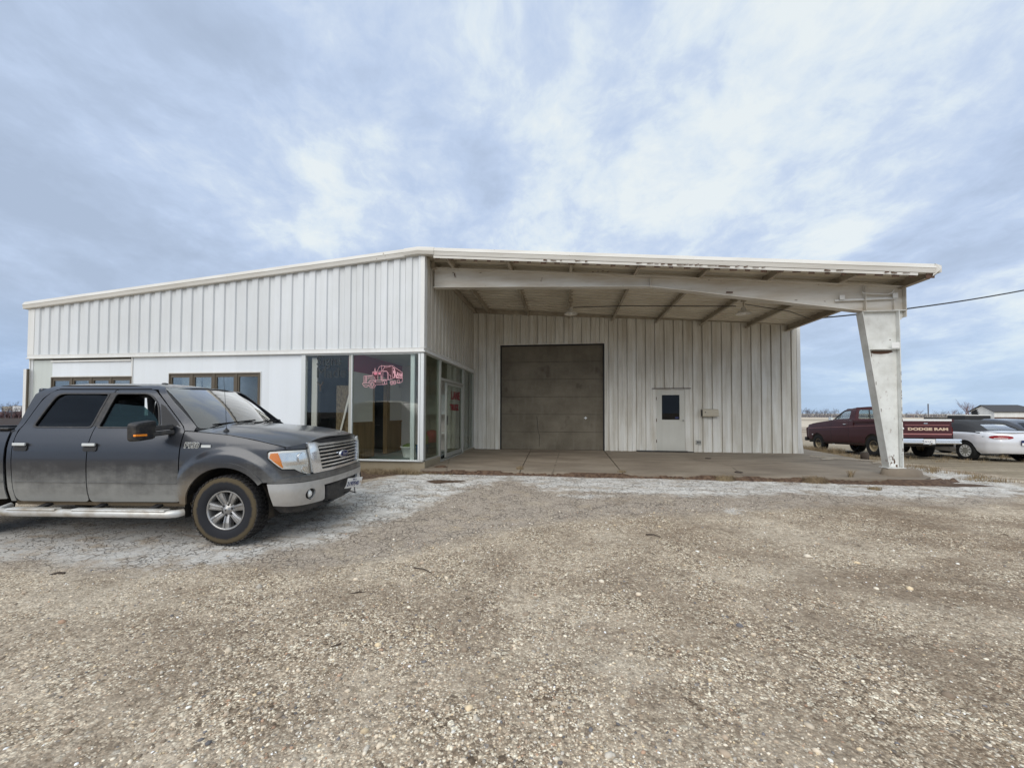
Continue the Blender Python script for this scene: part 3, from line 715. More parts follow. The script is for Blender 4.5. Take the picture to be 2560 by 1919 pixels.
# concrete floor under the canopy, thick enough to show its front edge
sl = MB()
XS1 = 8.55
outline = [(-3.27, 8.90), (1.19, 8.92), (1.21, 8.92), (6.9, 8.93), (7.35, 9.35), (7.75, 10.4), (8.2, 12.2), (XS1, 14.6), (8.75, 16.6), (-3.27, 16.6)]
def slab_piece(B, poly, z0, z1):
    B.prism(poly, lambda a, b: (a, b, z0), lambda a, b: (a, b, z1))
slab_piece(sl, [(-3.29, 8.90), (-1.015, 8.91), (-1.25, 14.6), (-3.29, 14.6)], -0.35, 0.0)
slab_piece(sl, [(-1.0, 8.91), (1.19, 8.92), (1.28, 14.6), (-1.235, 14.6)], -0.35, 0.001)
slab_piece(sl, [(1.215, 8.92), (6.9, 8.95), (7.4, 9.4), (7.8, 10.4), (8.2, 12.2), (8.5, 14.6), (1.305, 14.6)], -0.35, 0.0)
slab_piece(sl, [(7.52, 14.62), (8.5, 14.62), (8.7, 17.2), (7.52, 17.2)], -0.35, -0.003)
slab = sl.build('concrete_slab', M['slab'], bevel=0.008); tag(slab, kind='structure')
# ------------------------------------------------------------------ the shop building
B = empty('metal_building', (-3.4, 9.04, 0)); BO = Vector((-3.4, 9.04, 0))
tag(B, 'long white ribbed metal shop with glass corner office and open canopy bay', 'building')
class BMB(MB):
    def build(s, name, m, parent=None, **kw):
        o = super().build(name, m, None, **kw)
        o.parent = parent or B; o.matrix_parent_inverse = Matrix.Identity(4)
        # everything below is written in world coordinates
        p = parent or B; org = BO
        me = o.data; me.transform(Matrix.Translation(-org)); return o
def lab(o, s): o['label'] = s; return o
GRV = 0.35
zt = lambda X: 5.11 - 0.0835 * abs(X + 3.4)
def rib_breaks(a, b, per=0.305, phase=0.0, depth=0.034):
    out = []; k = math.floor((a - phase) / per) - 1; prof = [(0, 0), (0.118, 0), (0.122, -GRV), (0.137, -GRV), (0.142, 1), (0.285, 1)]
    pts = []
    while phase + k * per < b + per:
        for u, d in prof: pts.append((phase + k * per + u, d * depth))
        k += 1
    def at(x):
        for (u0, d0), (u1, d1) in zip(pts, pts[1:]):
            if u0 <= x <= u1: return d0 + (d1 - d0) * (x - u0) / (u1 - u0)
    res = [(a, at(a))] + [p for p in pts if a < p[0] < b] + [(b, at(b))]
    return res
def ribbed(MBX, a, b, z0, z1, place, phase=0.0, depth=0.034):
    """place(u, d, z) -> point; z0, z1 functions of u"""
    br = rib_breaks(a, b, phase=phase, depth=depth)
    vs = []
    for u, d in br: vs += [place(u, d, z0(u)), place(u, d, z1(u))]
    fs = [(2 * i, 2 * i + 2, 2 * i + 3, 2 * i + 1) for i in range(len(br) - 1)]
    MBX.add(vs, fs)
    # inner liner closes the wall and gives it thickness
    vs = []
    for u in (a, b): vs += [place(u, -0.10, z0(u)), place(u, -0.10, z1(u))]
    MBX.add(vs, [(0, 1, 3, 2)])
    for u, d in (br[0], br[-1]):
        MBX.add([place(u, d, z0(u)), place(u, -0.10, z0(u)), place(u, -0.10, z1(u)), place(u, d, z1(u))], [(0, 1, 2, 3)])
    # soffit strip along the bottom edge
    vs = []
    for u, d in br: vs += [place(u, d, z0(u)), place(u, -0.10, z0(u))]
    MBX.add(vs, [(2 * i, 2 * i + 1, 2 * i + 3, 2 * i + 2) for i in range(len(br) - 1)])
c_ = lambda k: (lambda u: k)

m = BMB(); ribbed(m, XL, XR, c_(2.79), lambda u: zt(u) - 0.12, lambda u, d, z: (u, YF - d, z), phase=XL + 0.02)
lab(m.build('front_siding', M['siding_front'], fix=False), 'white ribbed siding above the office front')
GRV = 0.9
m = BMB(); ribbed(m, YF, YB, c_(2.80), lambda u: 5.00, lambda u, d, z: (XR + d - .034, u, z), phase=YF + .1)
lab(m.build('side_siding', M['siding_side'], fix=False), 'ribbed siding facing the canopy bay above the office door')
m = BMB()
G0, G1, GZ = -2.336, 1.324, 3.70
wt = lambda u: 4.86 - 0.0642 * (u + 3.07)
pl = lambda u, d, z: (u, YB - d, z)
ribbed(m, XR, G0, c_(0.0), wt, pl, phase=G0)
ribbed(m, G0, G1, c_(GZ), wt, pl, phase=G0)
ribbed(m, G1, 2.90, c_(0.0), wt, pl, phase=G0)
ribbed(m, 2.90, 4.10, c_(2.13), wt, pl, phase=G0)
ribbed(m, 4.10, 7.46, c_(0.0), wt, pl, phase=G0)
lab(m.build('back_siding', M['siding_back'], fix=False), 'grimy ribbed siding at the back of the canopy bay')
m = BMB()   # the rest of the shell: left gable side, right side and rear
ribbed(m, YF, 24, c_(-0.2), lambda u: zt(XL) - .06, lambda u, d, z: (XL - d, u, z))
ribbed(m, YB, 24, c_(-0.2), lambda u: zt(7.3) - .03, lambda u, d, z: (7.46 + d, u, z))
ribbed(m, XL, 7.46, c_(-0.2), lambda u: zt(u) - .1, lambda u, d, z: (u, 24 + d, z))
m.build('outer_siding', M['siding_front'], fix=False)

# roof sheets with ribs running down the slope
GRV = 0.0
m = BMB()
br = rib_breaks(8.96, 24.15, depth=-0.03)
for xa, xb in ((-14.36, -3.4), (-3.4, 7.30)):
    vs = []
    for y, d in br:
        for X in (xa, xb): vs += [(X, y, zt(X) - 0.05 + d), (X, y, zt(X) + d)]
    for i in range(len(br) - 1):
        k = 4 * i; m.add([vs[k], vs[k + 2], vs[k + 6], vs[k + 4]], [(0, 1, 2, 3)]); m.add([vs[k + 1], vs[k + 3], vs[k + 7], vs[k + 5]], [(3, 2, 1, 0)])
    m.add([vs[0], vs[1], vs[3], vs[2]], [(0, 1, 2, 3)])
roof = m.build('roof', M['roof_under'], fix=False)

# rake trim along the front edge of the roof
def extrude_rake(MBX, prof, xs):
    vs = []; n = len(prof)
    for X in xs:
        for y, dz in prof: vs.append((X, y, zt(X) + dz))
    fs = [(i * n + k, i * n + k + 1, (i + 1) * n + k + 1, (i + 1) * n + k) for i in range(len(xs) - 1) for k in range(n - 1)]
    MBX.add(vs, fs)
    MBX.add([vs[k] for k in range(n)], [tuple(range(n))]); MBX.add([vs[-n + k] for k in range(n)], [tuple(range(n))[::-1]])
prof = [(9.12, 0.012), (8.95, 0.016), (8.905, -0.075), (8.915, -0.085), (8.935, -0.165), (8.96, -0.172), (9.02, -0.172), (9.02, -0.15), (9.12, -0.02)]
m = BMB(); extrude_rake(m, prof, [-14.36, -11.3, -8.2, -3.72])
lab(m.build('rake_trim', M['fascia'], fix=True), 'weathered roof edge trim on the left slope')
prof2 = [(y - .004, z - .004) for y, z in prof]
m = BMB(); extrude_rake(m, [(9.125, .02), (8.94, .024), (8.893, -.078), (8.92, -.15), (9.03, -.165), (9.03, -.1)], [-3.74, -3.4, -3.02])
m.build('ridge_trim', M['fascia'], fix=True)
m = BMB(); extrude_rake(m, prof, [-3.03, 0.05, 3.1, 6.0, 7.20])
extrude_rake(m, [(8.94, -0.176), (8.945, -0.225), (8.965, -0.225), (8.965, -0.176)], [-3.03, 0.1, 3.2, 6.9])
# mitred end of the eave
vs = [(7.20, 8.93, zt(7.2) + .016), (7.32, 8.95, zt(7.2) - .02), (7.30, 8.93, zt(7.2) - .10), (7.16, 8.95, zt(7.2) - .23), (7.2, 9.1, zt(7.2) + .01), (7.2, 9.1, zt(7.2) - .2)]
m.add(vs, [(0, 1, 2, 3), (0, 4, 1), (1, 4, 5), (1, 5, 2), (2, 5, 3)])
lab(m.build('rake_trim', M['fascia'], fix=True), 'rusting roof edge trim over the canopy bay')
# torn flashing and closures peeling from under the trim
m = BMB()
x = -3.0
while x < 7.1:
    L = random.uniform(.08, .16)
    m.box((x, 8.97, zt(x) - .25 - random.uniform(0, .02)), (x + L, 8.978, zt(x) - .17)); x += .305
for x0, x1 in ((-0.5, -0.1), (0.2, .55), (1.5, 2.6), (2.7, 3.3), (3.5, 4.1), (5.2, 5.5), (6.3, 6.8)):
    x = x0
    while x < x1:
        L = random.uniform(.04, .13)
        a = random.uniform(-.25, .25)
        m.bar((x, 8.93, zt(x) - .19), (x + L, 8.925 - random.uniform(0, .03), zt(x + L) - .19 - a * .08), .004, random.uniform(.008, .026)); x += L + random.uniform(0, .12)
m.build('torn_flashing', M['rust'])['kind'] = 'stuff'
# eave gutter edges
m = BMB(); m.box((7.28, 8.96, zt(7.3) - .14), (7.33, 24.1, zt(7.3) - .02)); m.build('eave_trim', M['fascia'])
m = BMB(); m.box((-14.42, 8.96, zt(-14.36) - .16), (-14.36, 24.1, zt(-14.36) - .01)); m.build('eave_trim', M['fascia'])

# purlins of the canopy
for X in (-2.7, -1.28, 0.14, 1.6, 3.04, 4.46, 5.9):
    m = BMB(); z = zt(X) - .055
    m.box((X - .003, 9.03, z - .175), (X + .003, YB - .04, z)); m.box((X - .06, 9.03, z - .183), (X + .003, YB - .04, z - .175)); m.box((X - .06, 9.03, z - .175), (X - .054, YB - .04, z - .155)); m.box((X, 9.03, z - .004), (X + .06, YB - .04, z - .0005))
    lab(m.build('purlin', M['purlin']), 'steel purlin under the canopy roof')
m = BMB(); z = zt(7.2) - .055
m.box((7.15, 9.0, z - .20), (7.157, YB, z)); m.box((7.05, 9.0, z - .208), (7.157, YB, z - .20)); m.box((7.16, 9.0, z - .13), (7.27, YB + .2, z - .125))
lab(m.build('eave_strut', M['purlin']), 'steel eave strut along the open side')
# rafter along the back wall and along the office side
m = BMB()
for k in range(9):
    a = XR + (7.4 - XR) * k / 9; b = XR + (7.4 - XR) * (k + 1) / 9
    m.add([(a, YB - .09, wt(a) - .015), (b, YB - .09, wt(b) - .015), (b, YB - .09, zt(b) - .075), (a, YB - .09, zt(a) - .075), (a, YB - .035, wt(a) - .015), (b, YB - .035, wt(b) - .015)], [(0, 1, 2, 3), (0, 4, 5, 1)])
m.build('wall_rafter', M['purlin'], fix=False)
m = BMB(); m.box((XR + .002, YF + .5, 4.84), (XR + .07, YB - .1, 4.99)); m.box((XR + .002, YF + .5, 4.835), (XR + .12, YB - .1, 4.842)); m.build('side_rafter', M['purlin'])

def blob(MBX, x, y0, y1, z, w_, h_, n=9):
    q = random.Random(int(x * 1000 + z * 777)); pts = [(x + w_ / 2 + w_ * q.uniform(.28, .62) * cos(2 * pi * k / n), z + h_ / 2 + h_ * q.uniform(.28, .62) * sin(2 * pi * k / n)) for k in range(n)]
    MBX.prism(pts, lambda a, b: (a, y0, b), lambda a, b: (a, y1, b))
# the rigid frame: tapered beam, knee and tapered column
YC = 9.65
bt = lambda X: zt(X) - 0.245
m = BMB()
web = [(-3.24, 4.38), (1.92, 4.20), (6.37, 3.49), (7.13, 3.49), (7.13, bt(7.13)), (-3.24, bt(-3.24))]
m.prism(web, lambda a, b: (a, YC - .005, b), lambda a, b: (a, YC + .005, b))
for (a, b) in (((-3.24, 4.38), (1.92, 4.20)), ((1.92, 4.20), (6.37, 3.49))): m.bar((a[0], YC, a[1] - .007), (b[0], YC, b[1] - .007), .2, .014)
m.bar((-3.24, YC, bt(-3.24) + .007), (7.15, YC, bt(7.15) + .007), .2, .014)
m.bar((6.37, YC - .052, 3.50), (6.37, YC - .052, bt(6.37)), .012, .094, up=(0, 1, 0))
m.bar((1.92, YC - .052, 4.21), (1.92, YC - .052, bt(1.92)), .008, .094, up=(0, 1, 0))
m.box((7.13, YC - .1, 3.34), (7.144, YC + .1, bt(7.13)))
m.bar((6.93, YC - .05, 3.50), (6.93, YC - .05, 3.72), .01, .06, up=(0, 1, 0))
for k in range(5):
    for X, Z in ((1.80, bt(1.8) + .02), (1.92 + .03, 4.17)): m.box((X + k * .06 - .02, YC - .09, Z), (X + k * .06, YC - .07, Z + .018))
lab(m.build('canopy_beam', M['beam'], bevel=.002), 'tapered steel beam across the canopy front')
m = BMB()
for X, Z in ((-2.78, 4.75), (-2.1, 4.72), (-2.05, 4.36), (.6, 4.62), (.72, 4.63), (.82, 4.63), (.95, 4.615), (1.3, 4.26), (3.2, 4.32), (3.36, 4.32), (3.45, 4.32), (3.6, 4.30), (3.1, 4.02), (5.0, 3.80)):
    blob(m, X, YC - .008, YC - .0055, Z - .02, random.uniform(.03, .07), .016)
m.tube([(-2.72, YC - .01, 4.72), (-2.72, YC - .03, 4.68), (-2.70, YC - .035, 4.62)], .012, 6)
m.tube([(3.55, YC - .10, 3.99), (3.68, YC - .105, 3.98)], .018, 6)
m.build('beam_marks', M['rust'])['kind'] = 'stuff'
m = BMB()
m.box((6.32, YC - .1, 3.474), (7.16, YC + .1, 3.488))
pts = [(6.36, 3.474), (7.0, 3.474), (7.0, 0.16), (6.80, 0.16)]
m.prism(pts, lambda a, b: (a, YC - .005, b), lambda a, b: (a, YC + .005, b))
m.bar((6.30, YC, 3.474), (6.76, YC, 0.15), .2, .014, up=(1, 0, 0))
m.bar((7.0, YC, 3.474), (7.02, YC, 0.15), .2, .014, up=(1, 0, 0))
m.box((6.40, YC - .097, 2.655), (6.995, YC - .004, 2.668))
m.box((7.02, YC - .02, 3.3), (7.10, YC - .01, 3.474))
vs = [(7.02, YC - .01, 3.27), (7.02, YC - .01, 3.474), (7.14, YC - .01, 3.474), (7.14, YC - .01, 3.36)]
m.add(vs + [(a, YC - .0, c) for a, b, c in vs], [(0, 1, 2, 3), (7, 6, 5, 4), (0, 3, 7, 4), (2, 6, 7, 3)])
m.box((6.70, YC - .12, .14), (7.06, YC + .12, .155))
colo = lab(m.build('column', M['column'], bevel=.002), 'white tapered steel column with rust at its foot')
m = BMB()
sl_ = [(6.50, 2.60), (6.56, 2.575), (6.70, 2.565), (6.84, 2.58), (6.93, 2.61), (6.90, 2.64), (6.52, 2.64)]
m.prism(sl_, lambda a, b: (a, YC - .0085, b), lambda a, b: (a, YC - .0055, b))
for X, Z, w_, h_ in ((6.84, 0.17, .035, .09), (6.90, .21, .025, .11), (6.865, .30, .05, .03), (6.93, .16, .04, .045), (6.875, .33, .02, .05), (6.90, .38, .012, .04), (6.84, .37, .03, .018)):
    blob(m, X, YC - .008, YC - .0055, Z, w_ * 1.2, h_ * 1.2)
m.box((6.87, YC - .0078, 2.86), (6.89, YC - .0055, 2.88))
for Z in (.5, .72, .95, 1.12, 1.2, 1.35, 1.6, 1.66, 1.72, 1.95, 2.1):
    m.box((7.006, YC - .1025, Z), (7.006 + random.uniform(.004, .012), YC - .0995, Z + random.uniform(.02, .09)))
for X, Z in ((6.617, 1.33), (6.53, 1.9), (6.45, 2.5)): m.box((X - .006, YC - .103, Z), (X + .004, YC - .0995, Z + .07))
m.build('column_rust', M['rust'])['kind'] = 'stuff'
m = BMB(); m.box((6.85, YC - .0095, .165), (6.88, YC - .0082, .235)); 
m.build('pale_patch', M['white_plain'])
m = BMB()
m.bar((5.80, YC - .06, 3.72), (6.98, YC - .06, 3.735), .05, .006); m.bar((5.80, YC - .035, 3.745), (6.98, YC - .035, 3.76), .006, .05)
lab(m.build('sign_rail', M['trim_white'], bevel=.001), 'old angle rail bolted across the knee of the column')
for bx_ in ((5.87, YC - .08, 3.75, 5.97, YC - .07, 3.85), (6.90, YC - .08, 3.75, 7.0, YC - .07, 3.86), (6.83, YC - .12, 2.675, 6.98, YC - .115, 2.80)):
    m = BMB(); m.box(bx_[:3], bx_[3:]); m.build('clip_plate', M['trim_white'], bevel=.001)
m = BMB(); m.tube([(6.30, YC - .09, 3.90), (6.33, YC - .09, 3.87), (6.6, YC - .09, 3.845), (6.8, YC - .09, 3.83), (6.88, YC - .09, 3.86), (6.92, YC - .09, 3.93)], .01, 6)
m.build('bent_conduit', M['trim_white'])
m = BMB()
m.lathe([(0.01, .145), (.24, .143), (.28, .12), (.31, .0), (.33, -.3)], 28, center=(7.0, 9.55, 0))
for v in range(len(m.v)):
    x, y, z = m.v[v]; m.v[v] = (6.98 + (x - 7.0) * (1.0 if x < 7 else 1.35) + .03 * sin(7 * y), 9.60 + (y - 9.55) * .8, z + (.008 * sin(9 * x) - max(0, x - 7.1) * .12))
lab(m.build('column_footing', M['slab']), 'worn concrete footing under the column')

# lintel trim above the office glass
m = BMB(); m.box((XL - .03, YF - .075, 2.69), (XR + .05, YF + .02, 2.715)); m.box((XL - .02, YF - .05, 2.715), (XR + .02, YF + .02, 2.788)); 
m.box((XL - .035, YF - .055, 2.786), (XR + .06, YF - .035, 2.797))
m.box((XR - .01, YF + .02, 2.695), (XR + .05, YB - .02, 2.715)); m.box((XR - .01, YF + .02, 2.715), (XR + .03, YB - .02, 2.788)); m.box((XR, YF - .05, 2.786), (XR + .062, YB - .02, 2.797))
m.build('lintel_trim', M['trim_white'], bevel=.002)
# corner trim strips
m = BMB(); m.box((XL - .035, YF - .045, 2.80), (XL + .165, YF + .12, zt(XL) - .17)); m.build('corner_trim', M['trim_white'], bevel=.002)
m = BMB(); m.box((XR - .07, YF - .045, 2.80), (XR + .025, YF + .02, 4.93)); m.box((XR - .0, YF + .02, 2.80), (XR + .026, YF + .13, 4.95)); m.build('corner_trim', M['trim_white'], bevel=.002)
m = BMB(); m.box((7.40, YB - .05, 0.0), (7.51, YB + .05, wt(7.45))); m.add([(7.43, YB - .052, .6), (7.51, YB - .055, .6), (7.56, YB - .06, 0.005), (7.47, YB - .06, 0.005)], [(0, 1, 2, 3)])
m.build('corner_trim', M['trim_white'], bevel=.002)

# lower front wall panels
def board(name, x0, x1, z0, z1, mt, y=YF, th=.05, holes=()):
    mm = BMB()
    if not holes: mm.box((x0, y, z0), (x1, y + th, z1))
    else:
        hx0, hx1, hz0, hz1 = holes
        mm.box((x0, y, z0), (hx0, y + th, z1)); mm.box((hx1, y, z0), (x1, y + th, z1)); mm.box((hx0, y, z0), (hx1, y + th, hz0)); mm.box((hx0, y, hz1), (hx1, y + th, z1))
    return mm.build(name, mt)
W1 = (-13.50, -11.10, 1.15, 2.17); W2 = (-9.95, -7.47, 1.15, 2.23)
lab(board('wall_panel', -11.06, -6.34, -.2, 2.69, M['siding_flat'], holes=W2), 'smooth bright white wall panel right of the joint')
lab(board('wall_panel', -13.55, -11.09, -.2, 2.62, M['siding_flat'], y=YF + .012, holes=(W1[0], W1[1] - .002, W1[2], W1[3])), 'smooth white wall panel left of the joint')
lab(board('wall_panel', XL + .02, -13.552, -.2, 2.66, M['siding_grey'], y=YF + .014), 'narrow greyish wall strip at the left corner')
m = BMB(); m.box((-11.095, YF - .02, -.1), (-11.055, YF - .001, 2.69)); m.box((-13.55, YF - .03, 2.60), (-11.10, YF + .01, 2.64)); m.box((XL, YF - .02, -.1), (XL + .03, YF + .0, 2.69)); m.build('panel_strip', M['trim_white'])
m = BMB(); m.box((-14.20, YF - .10, .1), (-14.165, YF - .06, 2.42)); m.build('conduit', M['bronze'])
m = BMB(); m.box((-14.36, YF - .06, .1), (-14.22, YF - .02, 2.42)); m.build('meter_board', M['trim_white'])

def window(W, label, reflection_boards):
    x0, x1, z0, z1 = W
    f = BMB(); d = .045
    f.box((x0 - .03, YF - .03, z0 - .03), (x1 + .03, YF + .03, z0)); f.box((x0 - .03, YF - .03, z1 - .001), (x1 + .03, YF + .03, z1 + .03))
    f.box((x0 - .03, YF - .03, z0), (x0, YF + .03, z1 - .001)); f.box((x1, YF - .03, z0), (x1 + .03, YF + .03, z1 - .001))
    n = 4
    for k in range(1, n):
        x = x0 + (x1 - x0) * k / n; f.box((x - .035, YF - .025, z0), (x + .035, YF + .04, z1 - .001))
    for k in range(n):
        a = x0 + (x1 - x0) * k / n + (.035 if k else 0); b = x0 + (x1 - x0) * (k + 1) / n - (.035 if k < n - 1 else 0)
        f.box((a, YF - .012, z1 - .07), (b, YF + .028, z1 - .002)); f.box((a, YF - .012, z0), (b, YF + .028, z0 + .06))
        f.box((a, YF - .011, z0 + .06), (a + .04, YF + .029, z1 - .07)); f.box((b - .04, YF - .011, z0 + .06), (b, YF + .029, z1 - .07))
    wo = lab(f.build('window', M['bronze']), label)
    g = BMB(); g.box((x0, YF + .004, z0), (x1, YF + .009, z1)); g.build('window_pane', M['glass'], wo)
    s = BMB(); s.box((x0 - .05, YF - .014, z1 + .031), (x1 + .05, YF - .001, z1 + .06)); s.box((x1 + .031, YF - .014, z0), (x1 + .05, YF - .001, z1 + .03)); s.build('window_trim', M['trim_white'], wo)
    for a, b, mt in reflection_boards:
        bb = BMB(); X0 = x0 + (x1 - x0) * a; X1 = x0 + (x1 - x0) * b; bb.box((X0, YF + .3, z0), (X1, YF + .32, z1 + .1)); bb.build('reflection_board', mt, wo)  # added boards imitate the pale sky reflection and dark part of the glass
# fix: children of parts are written in the same frame as their part
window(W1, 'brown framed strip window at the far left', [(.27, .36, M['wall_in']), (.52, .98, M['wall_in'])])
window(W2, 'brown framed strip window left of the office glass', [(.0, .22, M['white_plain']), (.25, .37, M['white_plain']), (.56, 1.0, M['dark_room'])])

# office glazing, front side
m = BMB()
m.box((-6.34, YF - .03, .12), (-6.235, YF + .06, 2.69)); m.box((-6.235, YF - .02, 2.655), (XR, YF + .06, 2.69)); m.box((-6.235, YF - .03, .155), (XR, YF + .07, .19))
m.box((-5.05, YF - .03, .19), (-5.03, YF + .03, 2.655)); m.box((-3.395, YF - .04, .19), (-3.35, YF + .06, 2.655)); m.box((-3.34, YF - .04, .19), (XR + .02, YF + .03, 2.655)); m.box((-3.352, YF - .01, .19), (-3.338, YF + .05, 2.655))
lab(m.build('window_frame', M['alu'], bevel=.002), 'aluminium frame of the office glass front')
m = BMB(); m.box((-5.13, YF + .0, .19), (-5.052, YF + .08, 2.655)); m.build('mullion', M['alu_old'], bevel=.002)
m = BMB(); m.box((-3.62, YF + .06, .17), (-3.52, YF + .14, 2.70)); m.build('inner_post', M['alu'], bevel=.002)
gp = []
for a, b, s in ((-6.235, -5.13, 'left office glass pane with faded lettering'), (-5.03, -3.395, 'wide office glass pane with the pink truck decal')):
    m = BMB(); m.box((a, YF + .01, .19), (b, YF + .016, 2.655)); gp.append(lab(m.build('glass_pane', M['glass']), s))
# side glazing facing the bay
m = BMB()
SX = XR
m.box((SX - .05, YF + .06, .17), (SX + .02, YF + .12, 2.70)); m.box((SX - .06, 10.22, .0), (SX + .03, 10.31, 2.70)); m.box((SX - .06, 12.62, .0), (SX + .03, 12.74, 2.70)); m.box((SX - .06, 14.0, .05), (SX + .02, 14.10, 2.70))
m.box((SX - .05, 9.16, 2.655), (SX + .02, 10.22, 2.70)); m.box((SX - .05, 10.31, 2.66), (SX + .02, 12.62, 2.70)); m.box((SX - .05, 12.74, 2.66), (SX + .02, 14.0, 2.70))
m.box((SX - .06, 10.31, 2.14), (SX + .03, 12.62, 2.21)); m.box((SX - .05, YF + .12, .155), (SX + .02, 10.22, .19)); m.box((SX - .05, 12.74, .06), (SX + .02, 14.0, .09))
m.box((SX - .10, 10.31, 0.0), (SX + .03, 12.62, .03))
lab(m.build('window_frame', M['alu_old'], bevel=.002), 'aluminium frame of the glazing beside the bay')
m = BMB(); m.box((SX - .02, YF + .12, .19), (SX - .014, 10.22, 2.655)); lab(m.build('glass_pane', M['glass_side']), 'narrow glass pane beside the corner post')
m = BMB(); m.box((SX - .02, 12.74, .09), (SX - .014, 14.0, 2.66)); lab(m.build('glass_pane', M['glass_side']), 'glass pane between the door and the back wall')
m = BMB(); m.box((SX - .02, 10.31, 2.21), (SX - .014, 12.62, 2.66)); lab(m.build('glass_pane', M['glass_side']), 'transom glass above the office door')
m = BMB(); m.box((SX - .05, 10.88, .05), (SX - .0, 10.95, 2.13)); m.box((SX - .05, 12.54, .05), (SX, 12.61, 2.13)); m.box((SX - .05, 10.95, .05), (SX, 12.54, .16)); m.box((SX - .05, 10.95, 2.06), (SX, 12.54, 2.13))
dr = lab(m.build('entrance_door', M['alu_old'], bevel=.002), 'glass sliding door standing part open')
m = BMB(); m.box((SX - .03, 10.95, .16), (SX - .024, 12.54, 2.06)); m.build('door_glass', M['glass_side'], dr)
m = BMB(); m.box((SX, 10.90, .95), (SX + .025, 10.925, 1.2)); m.build('door_handle', M['black_plastic'], dr)
tx = text('door_lettering', 'LANE', .34, M['decal_red'], None, Matrix.Translation(Vector((SX - .019, 11.42, 1.68)) - BO) @ Matrix.Rotation(pi / 2, 4, 'Z') @ Matrix.Rotation(pi / 2, 4, 'X'), .001, sx=1.15, bold=.008); tx.parent = dr
tx = text('door_lettering', 'TRUCK', .24, M['decal_red'], None, Matrix.Translation(Vector((SX - .019, 11.32, 1.36)) - BO) @ Matrix.Rotation(pi / 2, 4, 'Z') @ Matrix.Rotation(pi / 2, 4, 'X'), .001, sx=1.15, bold=.012); tx.parent = dr
# foundation curb
m = BMB(); m.box((XL, YF + .03, -.3), (XR - .01, YF + .28, .153)); m.box((XR - .2, YF + .281, -.3), (XR + .035, 10.24, .153)); m.box((XR - .2, 12.70, -.3), (XR + .035, YB, .058)); m.box((XR - .28, YF + .02, -.3), (XR + .034, YF + .28, .15))
lab(m.build('foundation', M['foundation'], bevel=.006), 'stained concrete curb under the office glass')

# rooms behind the glass
m = BMB(); m.box((XL + .1, YF + .3, .02), (XR - .2, YB + 1, .10)); m.box((-5.0, YF + .28, .101), (XR - .1, YB + .95, .13)); m.build('room_floor', M['floor_in'])
m = BMB(); m.box((XL + .1, YF + .07, 2.74), (XR - .06, YB + 1, 2.78)); m.build('room_ceiling', M['ceiling_in'])
m = BMB()   # partition receding from the mullion, with a doorway
PX = -5.10
m.box((PX - .08, YF + .09, 1.02), (PX, 10.22, 2.28)); m.box((PX - .08, 10.95, 2.06), (PX, 11.9, 2.28)); m.box((PX - .08, 11.18, 1.02), (PX, 12.1, 2.06)); m.box((PX - .08, 10.22, 2.1), (PX, 11.18, 2.28))
m.build('partition', M['wall_in'])
m = BMB(); m.box((PX - .085, YF + .085, 2.28), (PX + .012, 12.1, 2.74)); m.build('red_band', M['red_band'])
m = BMB(); m.box((PX - .075, YF + .1, .12), (PX + .006, 10.22, 1.02)); m.box((PX - .08, YF + .1, 1.0), (PX + .02, 10.22, 1.05)); m.box((PX - .075, 11.18, .12), (PX + .006, 12.1, 1.02)); m.box((PX - .08, 11.18, 1.0), (PX + .02, 12.1, 1.05))
m.box((PX - .09, 10.20, .12), (PX + .025, 10.27, 2.12)); m.box((PX - .09, 11.02, .12), (PX + .03, 11.20, 2.12)); m.box((PX - .09, 10.2, 2.08), (PX + .02, 11.2, 2.12))
m.build('wainscot', M['wood'])
m = BMB(); m.box((PX - .08, 12.1, .1), (XR - .1, 12.18, 2.74)); m.box((XR - 1.0, 12.0, .1), (XR - .9, 13.9, 2.74)); m.build('inner_wall', M['wall_in'])
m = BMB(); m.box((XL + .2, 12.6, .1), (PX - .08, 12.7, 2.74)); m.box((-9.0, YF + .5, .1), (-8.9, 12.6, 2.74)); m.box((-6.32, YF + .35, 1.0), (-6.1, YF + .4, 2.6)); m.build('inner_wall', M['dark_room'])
m = BMB(); m.box((-6.16, YF + .12, .9), (-6.02, YF + .15, 2.62)); m.build('curtain', M['wall_in'])
m = BMB(); m.box((-4.35, 11.0, .12), (-4.28, 11.06, 2.15)); m.box((-4.28, 11.0, 2.09), (-3.5, 11.06, 2.15)); m.box((-4.28, 11.0, .12), (-3.6, 11.06, .2)); m.box((-4.36, 10.95, .95), (-4.25, 11.0, 1.15))
lab(m.build('inner_door', M['alu']), 'inner aluminium door frame seen through the glass')

# garage door of six sections
m = BMB(); n = 6
for k in range(n):
    z0 = GZ * k / n; z1 = GZ * (k + 1) / n - .0
    m.box((G0 + .02, YB + .10, z0 + .007), (G1 - .02, YB + .15, z1))
gd = lab(m.build('garage_door', M['garage'], bevel=.003), 'big brown weathered sectional garage door')
m = BMB(); m.box((G0 + .02, YB + .14, 0), (G1 - .02, YB + .18, GZ)); m.build('door_backing', M['black'], gd)
m = BMB(); m.box((.62, YB + .085, 1.10), (.72, YB + .0995, 1.13)); m.box((.66, YB + .08, 1.07), (.69, YB + .0995, 1.16)); m.build('door_handle', M['alu'], gd)
m = BMB()
m.tube([(-1.03, YB + .098, 1.17), (-1.0, YB + .098, .9), (-.98, YB + .098, .62), (-.93, YB + .098, .5), (-.94, YB + .098, .1)], .006, 5)
m.build('crack', M['black'], gd)
m = BMB(); m.box((G0 - .03, YB - .04, 0), (G0 + .015, YB + .12, GZ)); m.box((G1 - .015, YB - .04, 0), (G1 + .03, YB + .12, GZ)); m.box((G0 - .03, YB - .045, GZ - .015), (G1 + .03, YB + .12, GZ + .03))
m.build('garage_frame', M['siding_back'])
